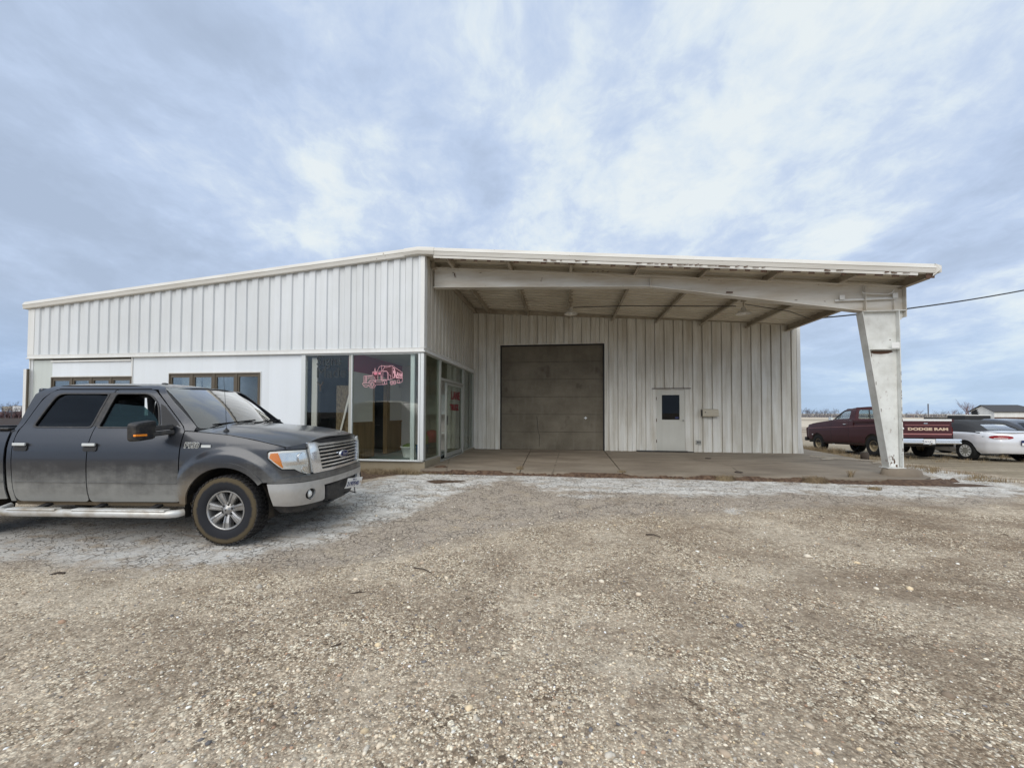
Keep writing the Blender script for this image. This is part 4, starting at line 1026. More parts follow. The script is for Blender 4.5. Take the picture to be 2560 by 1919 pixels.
m = BMB(); m.box((G0 + .016, YB - .03, 0), (G0 + .045, YB + .098, GZ - .02)); m.box((G1 - .06, YB - .03, 0), (G1 - .016, YB + .098, GZ - .02)); m.box((G0 + .016, YB + .0, GZ - .05), (G1 - .016, YB + .098, GZ - .016)); m.build('weather_seal', M['black'])

# man door
m = BMB(); D0, D1 = 3.03, 3.94
m.box((2.90, YB - .03, 0.0), (D0 - .005, YB + .02, 2.10)); m.box((D1 + .005, YB - .03, 0.0), (4.10, YB + .02, 2.10)); m.box((D0 - .005, YB - .03, 2.065), (D1 + .005, YB + .02, 2.10))
fr_ = lab(m.build('door_frame', M['siding_back'], bevel=.003), 'pale frame round the bay side door')
m = BMB(); m.box((2.88, YB - .07, 2.115), (4.13, YB - .0, 2.13)); m.build('drip_cap', M['rust'])
m = BMB(); wx0, wx1, wz0, wz1 = 3.20, 3.77, 1.07, 1.90
m.box((D0, YB - .015, .02), (wx0, YB + .02, 2.06)); m.box((wx1, YB - .015, .02), (D1, YB + .02, 2.06)); m.box((wx0, YB - .015, .02), (wx1, YB + .02, wz0)); m.box((wx0, YB - .015, wz1), (wx1, YB + .02, 2.06))
md_ = lab(m.build('side_door', M['door_paint']), 'off-white steel door with a dark upper window')
m = BMB(); m.box((wx0, YB, wz0), (wx1, YB + .008, wz1)); m.build('window_pane', M['glass_dark'], md_)
m = BMB(); m.box((wx0, YB + .03, wz0), (wx1, YB + .04, wz1)); m.build('door_backing', M['black'], md_)
m = BMB(); m.box((3.63, YB - .004, 1.11), (3.74, YB - .001, 1.16)); m.build('sticker', M['ink_blue'], md_)
m = BMB(); m.lathe([(0.001, -.075), (.022, -.07), (.03, -.055), (.022, -.04), (.01, -.035), (.01, -.015)], 14, 'Y', (3.875, YB, 1.05)); m.build('door_knob', M['alu_old'], md_)
for z in (.35, 1.05, 1.78):
    m = BMB(); m.tube([(D0 - .012, YB - .035, z - .05), (D0 - .012, YB - .035, z + .05)], .011, 6); m.build('hinge', M['rust'], md_)

# window lettering and the truck drawn on the glass (vinyl on the pane)
def on_glass(p): return Matrix.Translation(Vector(p) - BO) @ Matrix.Rotation(pi / 2, 4, 'X')
for s, x, z, sz in (('Signs', -5.98, 2.42, .33), ('Made', -5.98, 2.12, .36), ('Y', -5.96, 1.80, .32)):
    o = text('faded_lettering', s, sz, M['decal_grey'] if z > 2.0 else M['dark_room'], None, on_glass((x, YF + .007, z)), .0008); o.parent = gp[0]
DY = YF + .006
def D(u, v): return Vector((-4.83 + u / 2212 * 1.115, DY, 2.50 - v / 1475 * .73))
def strokes(name, lines, wd, mt, parent, dy=0.0):
    mm = BMB()
    for ln in lines:
        for p, q in zip(ln, ln[1:]):
            P, Q = D(*p), D(*q); P.y -= dy; Q.y -= dy
            if (Q - P).length > 1e-4: mm.bar(P, Q, wd, .0012, up=(0, 1, 0))
    return mm.build(name, mt, parent)
circ = lambda cx, cy, rx, ry, n=20: [(cx + rx * cos(2 * pi * k / n), cy + ry * sin(2 * pi * k / n)) for k in range(n + 1)]
L1 = [[(160, 700), (150, 1040)], [(160, 700), (560, 690), (600, 540), (1010, 480)], [(230, 720), (200, 1030)], [(300, 720), (300, 1030)], [(270, 720), (250, 1030)], [(370, 720), (370, 880)],
      [(400, 720), (640, 720)], [(400, 790), (650, 800)], [(90, 1050), (410, 1050), (430, 1150), (310, 1240), (210, 1240), (100, 1110), (90, 1050)], [(110, 1150), (400, 1150)],
      circ(580, 1110, 160, 190), circ(580, 1110, 100, 120), circ(580, 1110, 60, 75), [(380, 1010), (480, 880), (620, 880), (720, 960), (750, 1190)], [(690, 490), (700, 310), (720, 490)],
      [(820, 480), (900, 300), (1000, 235), (1550, 225), (2050, 560), (2050, 900), (1560, 860)], [(1550, 225), (1560, 860)], [(1030, 190), (1030, 560)], [(1060, 480), (1170, 300), (1170, 240)], [(1180, 300), (1300, 300), (1490, 260)],
      [(1070, 480), (1280, 480), (1370, 600), (1370, 910), (720, 920)], [(1100, 500), (1290, 500), (1320, 600), (1320, 880), (1090, 890), (1100, 500)], [(830, 560), (1000, 640), (1000, 900)], [(850, 560), (850, 890)], [(990, 560), (1070, 1030)], [(1400, 680), (1480, 680), (1480, 880)],
      [(560, 540), (640, 500), (820, 500)], [(680, 750), (730, 900), (740, 1000)], [(770, 1010), (1010, 1020)], [(770, 1120), (1200, 1120), (1320, 1080)], [(1380, 900), (1560, 860), (2050, 900), (2040, 1000), (1900, 1060), (1780, 1040)],
      circ(1120, 1030, 55, 85), circ(1240, 1020, 55, 80), circ(1530, 1040, 70, 100), circ(1670, 1030, 65, 95), circ(1860, 970, 60, 75), circ(1670, 1030, 35, 50), circ(1530, 1040, 35, 55)]
strokes('truck_decal', L1, .0075, M['pink'], gp[1])
mm = BMB()
for poly in ([(1600, 290), (2030, 570), (2030, 870), (1590, 850)], [(600, 560), (820, 520), (820, 900), (700, 880)], [(1180, 300), (1520, 260), (1530, 840), (1390, 640), (1280, 470), (1120, 430)]):
    P = [D(*p) for p in poly]; mm.add([p + Vector((0, .0015, 0)) for p in P] + [p + Vector((0, .0025, 0)) for p in P], [tuple(range(len(P))), tuple(range(2 * len(P) - 1, len(P) - 1, -1))])
mm.build('decal_backing', M['maroon_film'], gp[1])['kind'] = 'stuff'
mm = BMB()
for poly in ([(620, 560), (820, 530), (800, 650), (690, 660)], [(860, 560), (1000, 520), (960, 640), (900, 650)]):
    P = [D(*p) for p in poly]; mm.add([p + Vector((0, -.0005, 0)) for p in P], [tuple(range(len(P)))])
mm.build('decal_fill', M['pink_soft'], gp[1])
for s, u, v, sz in (('LANE', 1690, 690, .145), ('TRUCK IN', 1720, 820, .062)):
    o = text('decal_lettering', s, sz, M['pink'], None, on_glass(tuple(D(u, v) + Vector((0, -.002, 0)))) @ Matrix([[1, 0, 0, 0], [-.38 if s == 'LANE' else -.08, 1, 0, 0], [0, 0, 1, 0], [0, 0, 0, 1]]), .0006, sx=.52 if s == 'LANE' else .5, bold=.004); o.parent = gp[1]
strokes('decal_stroke', [[(1590, 340), (1650, 350), (1670, 420), (1670, 800), (1600, 800)], [(1620, 450), (1620, 600)]], .02, M['pink'], gp[1], .001)

# ------------------------------------------------------------------ things round the building
def world_thing(name, label, cat, mb, m, loc, group=None, **kw):
    o = mb.build(name, m, **kw); o.data.transform(Matrix.Translation(-Vector(loc))); o.location = loc
    return tag(o, label, cat, group)
# mailbox on the back wall
mb = empty('mailbox', (4.69, YB - .05, 1.18)); tag(mb, 'beige metal mailbox fixed to the back wall right of the side door', 'mailbox')
m = MB(); pr = [(-.24, .0), (.24, .0)]
prof = [(0, 0), (-.16, 0), (-.175, .03), (-.175, .16), (-.16, .21), (-.10, .245), (0, .25)]
vs = [(x, y, z) for x in (-.25, .25) for y, z in prof]; n = len(prof)
m.add(vs, [tuple(range(n)), tuple(range(2 * n - 1, n - 1, -1))] + [(i, (i + 1) % n, n + (i + 1) % n, n + i) for i in range(n)]); m.build('box', M['mailbox'], mb, bevel=.006)
m = MB(); m.box((-.256, -.17, .012), (-.2505, -.01, .225)); m.build('end_panel', M['black_plastic'], mb)
m = MB(); m.lathe([(.001, -.183), (.016, -.182), (.016, -.17)], 12, 'Y', (-.17, 0, .14)); m.build('lock', M['black'], mb)
ob = empty('outlet_box', (4.35, YB - .036, .27)); tag(ob, 'small grey electrical outlet box low on the back wall below the mailbox', 'outlet')
m = MB(); m.box((-.08, -.05, 0), (.07, 0, .125)); m.build('cover', M['alu_old'], ob, bevel=.004)
for x in (-.055, -.012, .03):
    m = MB(); m.box((x, -.054, .03), (x + .025, -.0505, .095)); m.build('socket', M['black'], ob)
# barn lights
def barn_light(x, y, z, zroof, label):
    e = empty('barn_light', (x, y, z)); tag(e, label, 'lamp', 'barn lights under the canopy')
    m = MB(); m.lathe([(.19, 0), (.185, .02), (.12, .07), (.06, .10), (.055, .16), (.035, .18), (.03, .2)], 24); m.lathe([(.185, .001), (.115, .065), (.055, .095)], 24); m.build('shade', M['fascia'], e, fix=False)
    m = MB(); m.tube([(0, 0, .19), (0, 0, zroof - z)], .018, 8); m.box((-.05, -.05, zroof - z - .1), (.05, .05, zroof - z - .02)); m.build('stem', M['purlin'], e)
    m = MB(); m.lathe([(.001, -.01), (.035, .0), (.045, .035), (.03, .08)], 14); m.build('bulb', M['white_plain'], e)
barn_light(0.14, 11.7, 4.12, zt(.14) - .24, 'barn light hanging nearer the office side of the canopy')
barn_light(4.46, 10.9, 3.80, zt(4.46) - .24, 'barn light hanging nearer the column side of the canopy')
m = MB(); m.tube([(0.2, 11.72, 4.32), (1.6, 11.5, 4.26), (3.0, 11.2, 4.13), (4.3, 10.95, 4.02)], .012, 6); m.tube([(4.5, 10.9, 4.05), (5.9, 11.6, 4.0), (7.0, 12.6, 3.97)], .01, 6)
world_thing('conduit_pipe', 'thin dark conduit running between the two barn lights', 'conduit', m, M['black_plastic'], (.2, 11.72, 4.32))
# overhead service cable
m = MB(); A = Vector((7.2, 12.6, 4.02)); Bc = Vector((30.0, 20.2, 9.9)); pts = []
for k in range(31):
    u = k / 30; p = A.lerp(Bc, u); p.z -= 4 * .75 * u * (1 - u); pts.append(p)
m.tube(pts, .02, 6)
world_thing('overhead_cable', 'black overhead cable sagging from the canopy eave to the right', 'cable', m, M['black'], tuple(A))
# things inside the office
m = MB(); m.box((-5.62, YF + .30, .13), (-5.2, YF + .32, 1.95), M4=Matrix.Translation((0, .0, 0)))
world_thing('osb_sheet', 'brown chipboard sheet standing behind the left office glass', 'board', m, M['osb'], (-5.4, YF + .31, .13))
m = MB(); m.bar((-5.62, YF + .22, .15), (-5.16, YF + .27, 2.1), .045, .02, up=(0, 1, 0)); world_thing('wooden_lath', 'pale wooden lath leaning on the chipboard sheet', 'board', m, M['wall_in'], (-5.62, YF + .22, .15))
e = empty('office_chair', (-6.0, YF + .75, .12)); tag(e, 'dark office chair behind the left office glass', 'chair')
m = MB(); m.box((-.22, -.2, .42), (.22, .22, .50)); m.build('seat', M['black'], e, bevel=.03)
m = MB(); m.box((-.24, .2, .55), (.22, .28, 1.08)); m.build('backrest', M['black'], e, bevel=.04)
m = MB(); m.tube([(0, 0, .08), (0, 0, .42)], .03, 8); 
for k in range(5): m.bar((0, 0, .1), (.28 * cos(k * 1.257), .28 * sin(k * 1.257), .05), .04, .03)
m.build('base', M['black_plastic'], e)
e = empty('laundry_basket', (-4.05, 10.2, .13)); tag(e, 'white plastic basket heaped with green cloth inside the office', 'basket'); e.scale = (.78, .78, .72)
m = MB(); m.lathe([(.22, 0), (.31, .38), (.33, .385), (.33, .36), (.30, .34), (.21, .02)], 24); m.build('basket', M['white_plain'], e)
m = MB(); m.lathe([(.29, .33), (.22, .44), (.10, .49), (.001, .5)], 16); m.build('cloth', M['green_plain'], e)
m = MB(); m.lathe([(.001, 0), (.13, 0), (.16, .34), (.17, .35)], 20); world_thing('blue_bucket', 'blue bucket on the floor behind the narrow side glass', 'bucket', m, M['blue_plain'], (0, 0, 0)).location = (-3.55, 9.75, .13)
m = MB(); m.lathe([(.001, 0), (.10, 0), (.12, .22), (.03, .40), (.001, .42)], 14); world_thing('yellow_bottle', 'yellow bottle standing above the blue bucket', 'bottle', m, M['yellow_plain'], (0, 0, 0)).location = (-3.60, 10.02, .42)
e = empty('shelf_unit', (-3.85, 11.75, .13)); tag(e, 'white shelf unit with papers at the back of the office', 'shelf')
for z in (.0, .55, 1.1):
    m = MB(); m.box((-.35, -.2, z), (.45, .12, z + .03)); m.build('shelf', M['white_plain'], e)
m = MB(); m.box((-.35, .10, 1.13), (.4, .11, 1.7)); m.build('paper', M['white_plain'], e)
m = MB(); m.box((-.36, -.2, 0), (-.33, .12, 1.13)); m.build('side_panel', M['white_plain'], e)
m = MB(); m.lathe([(.001, 0), (.15, 0), (.17, .25), (.12, .33), (.001, .36)], 16); world_thing('red_canister', 'red canister just inside the open sliding door', 'canister', m, M['red_plain'], (0, 0, 0)).location = (-3.75, 11.05, .45)
m = MB(); m.box((-.2, -.2, 0), (.2, .2, .32)); world_thing('dark_crate', 'dark crate under the red canister inside the office', 'crate', m, M['black_plastic'], (0, 0, 0)).location = (-3.75, 11.05, .13)
# mat and scraps on the slab
m = MB(); m.bar((2.35, YB - .10, .02), (4.0, YB - .11, .02), .09, .03); m.bar((3.3, YB - .12, .03), (4.15, YB - .26, .02), .06, .02); m.bar((2.4, YB - .18, .015), (3.4, YB - .2, .015), .05, .02)
world_thing('rubber_strip', 'black rubber door strip lying on the slab before the side door', 'rubber strip', m, M['black_plastic'], (3.2, YB - .1, 0))
# ------------------------------------------------------------------ vehicles
class Skin:
    """body surface: a plan curve (front centre -> side -> rear) with an inset by height"""
    def __init__(s, plan, inset):
        s.p = np.array(plan, float); d = np.hypot(*np.diff(s.p, axis=0).T); s.t = np.concatenate([[0], np.cumsum(d)])
        s.iz = [a for a, b in inset]; s.iv = [b for a, b in inset]
        tt = np.linspace(0, s.t[-1], int(s.t[-1] / .01)); q = np.column_stack([np.interp(tt, s.t, s.p[:, 0]), np.interp(tt, s.t, s.p[:, 1])])
        kk = np.exp(-.5 * (np.arange(-16, 17) / 5.0) ** 2); kk /= kk.sum(); pad = np.vstack([(q[1:17] * [1, -1])[::-1], q, 2 * q[-1] - q[-17:-1][::-1]])
        q = np.column_stack([np.convolve(pad[:, 0], kk, 'valid'), np.convolve(pad[:, 1], kk, 'valid')]); s.p = q
        d = np.hypot(*np.diff(s.p, axis=0).T); s.t = np.concatenate([[0], np.cumsum(d)])
        zz_ = np.arange(.1, 2.2, .005); vv = np.interp(zz_, s.iz, s.iv); k2 = np.exp(-.5 * (np.arange(-9, 10) / 3.0) ** 2); k2 /= k2.sum()
        s.iz = zz_; s.iv = np.convolve(np.pad(vv, 9, mode='edge'), k2, 'valid')
        # smooth normals
        tg = np.gradient(s.p, s.t, axis=0); s.nn = np.column_stack([-tg[:, 1], tg[:, 0]]); s.nn /= np.linalg.norm(s.nn, axis=1)[:, None]
        if s.nn[0, 0] > 0: s.nn = -s.nn     # inward normals
    def pt(s, t, z, off=0.0):
        if t < 0: x, y, zz = s.pt(-t, z, off); return (x, -y, zz)
        x = np.interp(t, s.t, s.p[:, 0]); y = np.interp(t, s.t, s.p[:, 1])
        nx_ = np.interp(t, s.t, s.nn[:, 0]); ny_ = np.interp(t, s.t, s.nn[:, 1]); L = math.hypot(nx_, ny_) or 1
        d = np.interp(z, s.iz, s.iv) - off
        return (float(x + nx_ / L * d), float(y + ny_ / L * d), z)
    def tx(s, x):   # arc length where the side reaches x
        return float(np.interp(-x, -s.p[:, 0], s.t))
    def ty(s, y): return float(np.interp(y, s.p[:, 1], s.t))
def side_panel(name, sk, poly, m, parent, sd, holes=(), off=0.0, step=.09, thick=.012, usex=True, offfn=None, extra=()):
    """poly in (x or t, z)"""
    cv = (lambda q: [(sk.tx(x) if usex else x, z) for x, z in q])
    ref = sum((Vector(sk.pt(*p)) for p in cv(poly)), Vector()) / len(poly)
    def fn(t_, z):
        o = off + (offfn(t_, z) if offfn else 0); x, y, zz = sk.pt(t_, z, o); return (x, y * sd, zz)
    tt = cv(poly)[0]
    a = Vector(fn(sum(p[0] for p in cv(poly)) / len(poly), sum(p[1] for p in poly) / len(poly)))
    x, y, zz = sk.pt(*(sum(p[0] for p in cv(poly)) / len(poly), sum(p[1] for p in poly) / len(poly)), 0.1)
    b_ = Vector((x, y * sd, zz)) ; x, y, zz = sk.pt(*(sum(p[0] for p in cv(poly)) / len(poly), sum(p[1] for p in poly) / len(poly)), 0.0)
    outw = b_ - Vector((x, y * sd, zz))
    return panel(name, cv(poly), fn, m, parent, holes=[cv(h) for h in holes], step=step, thick=thick, outward=outw, extra=cv(extra))
def arc(cx, cz, r, a0, a1, n=14, rz=None):
    rz = rz or r
    return [(cx + r * cos(a0 + (a1 - a0) * k / n), cz + rz * sin(a0 + (a1 - a0) * k / n)) for k in range(n + 1)]

def wheel(parent, x, y, z, R, W, rim_r, sd, style='spoke7', tyre_m='tyre_muddy', rim_m='rim', steer=0):
    e = empty('wheel', (x, y, z), steer, parent)
    m = MB(); hw = W / 2; o = sd
    prof = [(rim_r - .005, -hw * .8), (rim_r + .012, -hw * .93), (rim_r + .05, -hw * 1.02), (R - .045, -hw * 1.0), (R - .012, -hw * .9), (R - .008, -hw * .6), (R - .008, hw * .6), (R - .012, hw * .9), (R - .045, hw * 1.0), (rim_r + .05, hw * 1.02), (rim_r + .012, hw * .93), (rim_r - .005, hw * .8)]
    m.lathe(prof, 56, 'Y')
    nb = 44
    for k in range(nb):      # tread blocks
        a = 2 * pi * k / nb
        for row, (y0, y1, sh, dr_) in enumerate(((-hw * .98, -hw * .55, 0, .0), (-hw * .48, -hw * .04, .5, .004), (hw * .04, hw * .48, 0, .004), (hw * .55, hw * .98, .5, .0))):
            b0 = a + sh * 2 * pi / nb; b1 = b0 + 2 * pi / nb * .68; vs = []
            for bb in (b0, b1):
                for yy in (y0, y1):
                    for rr in (R - .02, R - (.006 if abs(yy) > hw * .9 else 0)):
                        bo = bb + (.05 if abs(yy) > hw * .5 else 0) * (1 if row > 1 else -1) * .6
                        vs.append((rr * cos(bo), yy, rr * sin(bo)))
            m.add(vs, [(1, 3, 7, 5), (0, 1, 5, 4), (3, 2, 6, 7), (0, 2, 3, 1), (4, 5, 7, 6)])
    m.build('tyre', M[tyre_m], e, fix=False)
    q = MB(); f = lambda d: o * d
    q.lathe([(rim_r - .004, f(hw * .86)), (rim_r - .018, f(hw * .88)), (rim_r - .024, f(hw * .80)), (rim_r - .035, f(hw * .2)), (rim_r - .04, f(-hw * .7))], 48, 'Y')
    rm = q.build('rim', M[rim_m], e, fix=False)
    if style == 'spoke7':
        q = MB()
        for k in range(7):
            a = -pi / 2 + 2 * pi * k / 7
            ca, sa = cos(a), sin(a); pr = Vector((ca, 0, sa)); tn = Vector((-sa, 0, ca)); yv = Vector((0, o, 0))
            secs = [(.055, .032, hw * .62), (.10, .036, hw * .70), (.15, .042, hw * .78), (rim_r - .022, .050, hw * .80)]
            vs = []
            for r_, w_, d_ in secs:
                for s_, dd in ((-1, -.02), (-.82, 0), (-.35, .004), (-.3, -.007), (.3, -.007), (.35, .004), (.82, 0), (1, -.02)):
                    vs.append(pr * r_ + tn * w_ * s_ + yv * (d_ + dd))
            n = 8; fs = [(i * n + j, i * n + j + 1, (i + 1) * n + j + 1, (i + 1) * n + j) for i in range(3) for j in range(n - 1)]
            q.add(vs, fs); q.add([v - yv * .05 for v in (vs[0], vs[7], vs[-1], vs[-8])] + [vs[0], vs[7], vs[-1], vs[-8]], [(0, 1, 2, 3), (0, 4, 7, 3), (1, 5, 6, 2)])
        q.build('spokes', M[rim_m], rm)
        q = MB(); q.lathe([(.001, f(hw * .84)), (.028, f(hw * .84)), (.036, f(hw * .80)), (.05, f(hw * .66)), (.085, f(hw * .60)), (.095, f(hw * .4))], 24, 'Y'); q.build('hub', M[rim_m], rm, fix=False)
        q = MB(); q.lathe([(.001, f(hw * .845)), (.011, f(hw * .845)), (.011, f(hw * .84))], 16, 'Y'); q.build('centre_mark', M['black_plastic'], rm)
        for k in range(6):
            a = 2 * pi * k / 6 + .3; q = MB(); q.lathe([(.001, f(hw * .72)), (.010, f(hw * .72)), (.013, f(hw * .69)), (.013, f(hw * .55))], 8, 'Y', (.062 * cos(a), 0, .062 * sin(a))); q.build('lug_nut', M['black_plastic'], rm)
        q = MB(); q.lathe([(.001, f(hw * .1)), (rim_r - .04, f(hw * .1))], 32, 'Y'); q.build('brake_disc', M['black_plastic'], rm)
    elif style == 'steel':
        q = MB(); q.lathe([(.03, f(hw * .75)), (.05, f(hw * .7)), (.06, f(hw * .35)), (.12, f(hw * .25)), (.145, f(hw * .5)), (rim_r - .03, f(hw * .35))], 32, 'Y'); q.lathe([(.001, f(hw * .9)), (.03, f(hw * .9)), (.034, f(hw * .4))], 16, 'Y'); q.build('disc', M[rim_m], rm)
    else:  # hub cap with slots
        q = MB(); q.lathe([(.001, f(hw * .9)), (.05, f(hw * .9)), (.12, f(hw * .84)), (rim_r, f(hw * .82))], 32, 'Y'); q.build('hub_cap', M['alu_old'], rm)
        for k in range(10):
            a = 2 * pi * k / 10; q = MB(); c, s = cos(a), sin(a)
            q.bar((.105 * c, f(hw * .88), .105 * s), ((rim_r - .012) * c, f(hw * .86), (rim_r - .012) * s), .034, .012, up=(0, 1, 0)); q.build('spoke', M['white_plain'], rm)
        q = MB(); q.lathe([(rim_r - .012, f(hw * .84)), (rim_r - .008, f(hw * .93)), (rim_r + .004, f(hw * .84))], 36, 'Y'); q.build('outer_ring', M['alu'], rm)
    return e

# ===== the grey crew-cab pickup
T = empty('pickup_truck', (-4.06, 5.28, -0.27), 0.09)
tag(T, 'dusty dark grey crew cab pickup with chrome grille parked in front of the office', 'pickup truck')
plan = [(.93, 0), (.925, .25), (.905, .45), (.875, .62), (.84, .74), (.79, .84), (.71, .905), (.60, .945), (.46, .968), (.28, .98), (0, .985), (-.5, .978), (-1.0, .975), (-2.7, .975), (-4.2, .97), (-4.72, .94)]
inset = [(.30, .13), (.46, .055), (.60, .018), (.72, .006), (.95, 0), (1.10, .010), (1.20, .030), (1.29, .060), (1.35, .088), (1.40, .115), (1.60, .168), (1.80, .228), (1.86, .275), (1.90, .36)]
K = Skin(plan, inset)
PG = M['paint_grey']
fz = lambda x: float(np.interp(x, [-.62, -.3, 0, .3, .5, .67, .85], [1.335, 1.315, 1.285, 1.235, 1.19, 1.145, 1.10]))   # fender crown line
ARC = (0.0, .41)
flare = lambda cx: (lambda t_, z: .032 * smoothstep(.735, .645, math.hypot((float(np.interp(t_, K.t, K.p[:, 0])) - cx) * .97, z - .41)))
rings = lambda cx: [(cx + r * cos(a) / .97, .41 + r * sin(a)) for r in (.635, .665, .69, .715, .745) for a in [pi * k / 84 for k in range(-6, 91)]]
for sd in (-1, 1):
    # fender: crown line, headlight notch, wheel arch
    poly = [(-.575, 1.325)] + [(x, fz(x) - .006) for x in (-.4, -.2, 0, .2, .4, .55, .66)] + [(.67, 1.112), (.50, 1.102), (.478, 1.085), (.483, 1.01), (.575, .925), (.64, .875), (.755, .868), (.80, .83), (.838, .79), (.84, .755)]
    poly += [(.46, .735)] + arc(0, .41, .50, radians(38), radians(172), 16, .50)[0:] + [(-.50, .47), (-.575, .47)]
    side_panel('fender', K, poly, PG, T, sd, offfn=flare(0), step=.04, extra=rings(0))
    # flare lip and wheel well
    L = arc(0, .41, .502, radians(36), radians(174), 18); O = arc(0, .41, .56, radians(174), radians(36), 18)
    side_panel('fender_lip', K, L + O, PG if sd else PG, T, sd, off=.041, step=.06, thick=.02)
    for cx in (0, -3.68):
        m = MB(); pts = arc(cx, .41, .515, radians(-12), radians(192), 22)
        vs = [(x, sd * yy, z) for x, z in pts for yy in (.955, .55)]
        m.add(vs, [(2 * i, 2 * i + 1, 2 * i + 3, 2 * i + 2) for i in range(len(pts) - 1)], True)
        m.add([(x, sd * .55, z) for x, z in pts], [tuple(range(len(pts)))])
        m.build('wheel_well', M['wheelwell'], T, fix=False)
    # doors with window openings
    d1 = roundpoly([(-.59, 1.33), (-.59, .485), (-1.72, .475), (-1.735, 1.36), (-1.63, 1.835), (-1.12, 1.835), (-.86, 1.60), (-.625, 1.375)], [0, .05, .05, .02, .03, .06, .3, .03], 4)
    w1 = roundpoly([(-.93, 1.375), (-1.70, 1.375), (-1.60, 1.785), (-1.17, 1.785), (-1.02, 1.66)], [.05, .03, .03, .07, .2], 4)
    side_panel('front_door', K, d1, PG, T, sd, holes=[w1], step=.07)
    tri = [(-.66, 1.385), (-.90, 1.385), (-.99, 1.66), (-.93, 1.63)]
    side_panel('mirror_corner', K, tri, M['black'], T, sd, off=.003, thick=.006)
    d2 = roundpoly([(-1.745, 1.36), (-1.735, .475), (-2.655, .475), (-2.70, 1.33), (-2.55, 1.72), (-2.44, 1.835), (-1.645, 1.835)], [.02, .05, .08, .1, .12, .05, .02], 4)
    w2 = roundpoly([(-1.80, 1.375), (-2.545, 1.375), (-2.37, 1.785), (-1.70, 1.785)], [.03, .06, .09, .03], 4)
    side_panel('rear_door', K, d2, PG, T, sd, holes=[w2], step=.07)
    side_panel('window_glass', K, roundpoly([(-1.78, 1.36), (-2.56, 1.36), (-2.375, 1.80), (-1.66, 1.80)], .05), M['glass_dark'], T, sd, off=-.012, thick=.004)
    side_panel('window_glass', K, [(-.93, 1.36), (-1.72, 1.36), (-1.665, 1.665), (-1.22, 1.63), (-1.06, 1.53), (-.98, 1.44)] if sd < 0 else [(-.90, 1.36), (-1.72, 1.36), (-1.60, 1.80), (-1.15, 1.80)], M['glass_front_door'] if sd < 0 else M['glass_dark'], T, sd, off=-.012, thick=.004)
    # dark rubber round the windows
    for wd, grow in ((w1, .0), (w2, .0)):
        c0 = (sum(p[0] for p in wd) / len(wd), sum(p[1] for p in wd) / len(wd))
        out_ = [(p[0] + (p[0] - c0[0]) * .045 , p[1] + (p[1] - c0[1]) * .055) for p in wd]; inn = [(p[0] - (p[0] - c0[0]) * .012, p[1] - (p[1] - c0[1]) * .012) for p in wd]
        side_panel('window_seal', K, out_, M['black_plastic'], T, sd, holes=[inn], off=.008, thick=.014, step=.05)
    # B pillar in black between the glasses
    side_panel('pillar', K, [(-1.71, 1.385), (-1.80, 1.385), (-1.695, 1.80), (-1.60, 1.80)], M['black_plastic'], T, sd, off=.0035, thick=.004)
    # cab frame: A pillar and roof rail, rear corner
    side_panel('roof_rail', K, [(-1.10, 1.842), (-2.44, 1.842), (-2.56, 1.725), (-2.71, 1.33), (-2.665, .475), (-2.725, .475), (-2.765, 1.33), (-2.68, 1.78), (-2.56, 1.885), (-1.16, 1.892), (-1.05, 1.875), (-.83, 1.68), (-.46, 1.375), (-.47, 1.33), (-.585, 1.335), (-.62, 1.385), (-.855, 1.61)], PG, T, sd, step=.07)
    side_panel('roof_seam', K, [(-1.2, 1.852), (-2.42, 1.852), (-2.42, 1.857), (-1.2, 1.857)], M['black'], T, sd, off=.006, thick=.004, step=.05)
    # inner shell keeps the gaps dark
    side_panel('inner_shell', K, [(-.56, .49), (-2.68, .49), (-2.71, 1.33), (-.60, 1.33)], M['black'], T, sd, off=-.035, thick=.004, step=.2)
    side_panel('inner_shell', K, [(.80, .78), (.60, .74), (.45, .95), (0, 1.05), (-.55, .9), (-.55, 1.29), (0, 1.26), (.4, 1.2), (.75, 1.10), (.83, 1.1)], M['black'], T, sd, off=-.05, thick=.004, step=.2)
    # bed side
    bp = [(-2.80, 1.345), (-4.68, 1.345), (-4.68, .50), (-4.22, .48)] + arc(-3.68, .41, .50, radians(8), radians(172), 16)[0:0] + [(-3.68 + .5 * cos(a), .41 + .5 * sin(a)) for a in [radians(180 - 8 - k * 164 / 14) for k in range(15)]] + [(-3.17, .48), (-2.775, .50)]
    side_panel('bed_side', K, bp, PG, T, sd, offfn=flare(-3.68), step=.06, extra=rings(-3.68))
    side_panel('fender_lip', K, arc(-3.68, .41, .502, radians(6), radians(174), 18) + arc(-3.68, .41, .56, radians(174), radians(6), 18), PG, T, sd, off=.04, step=.06, thick=.02)
    # character line low on the doors
    for a, b in ((-.455, -.57), (-.60, -1.715), (-1.75, -2.64), (-2.79, -3.14)):
        side_panel('body_crease', K, [(a, .712), (b, .712), (b, .720), (a, .720)], M['paint_silver'] if False else PG, T, sd, off=.009, thick=.008, step=.1)
    # rocker
    side_panel('rocker', K, [(-.50, .465), (-2.72, .465), (-2.72, .42), (-.50, .42)], M['mudflap'], T, sd, off=-.04, thick=.03)
    # headlight: chrome bowl, amber corner, clear lens
    hl = [(K.tx(.66), 1.100), (K.tx(.505), 1.090), (K.tx(.487), 1.075), (K.tx(.492), 1.015), (K.tx(.58), .935), (K.tx(.645), .885), (K.tx(.76), .878), (K.tx(.81), .83), (K.tx(.85), .795), (K.ty(.675), .79), (K.ty(.705), .95), (K.ty(.735), 1.10)]
    h = side_panel('headlight', K, hl, M['reflector'], T, sd, off=-.014, usex=False, step=.04, thick=.02)
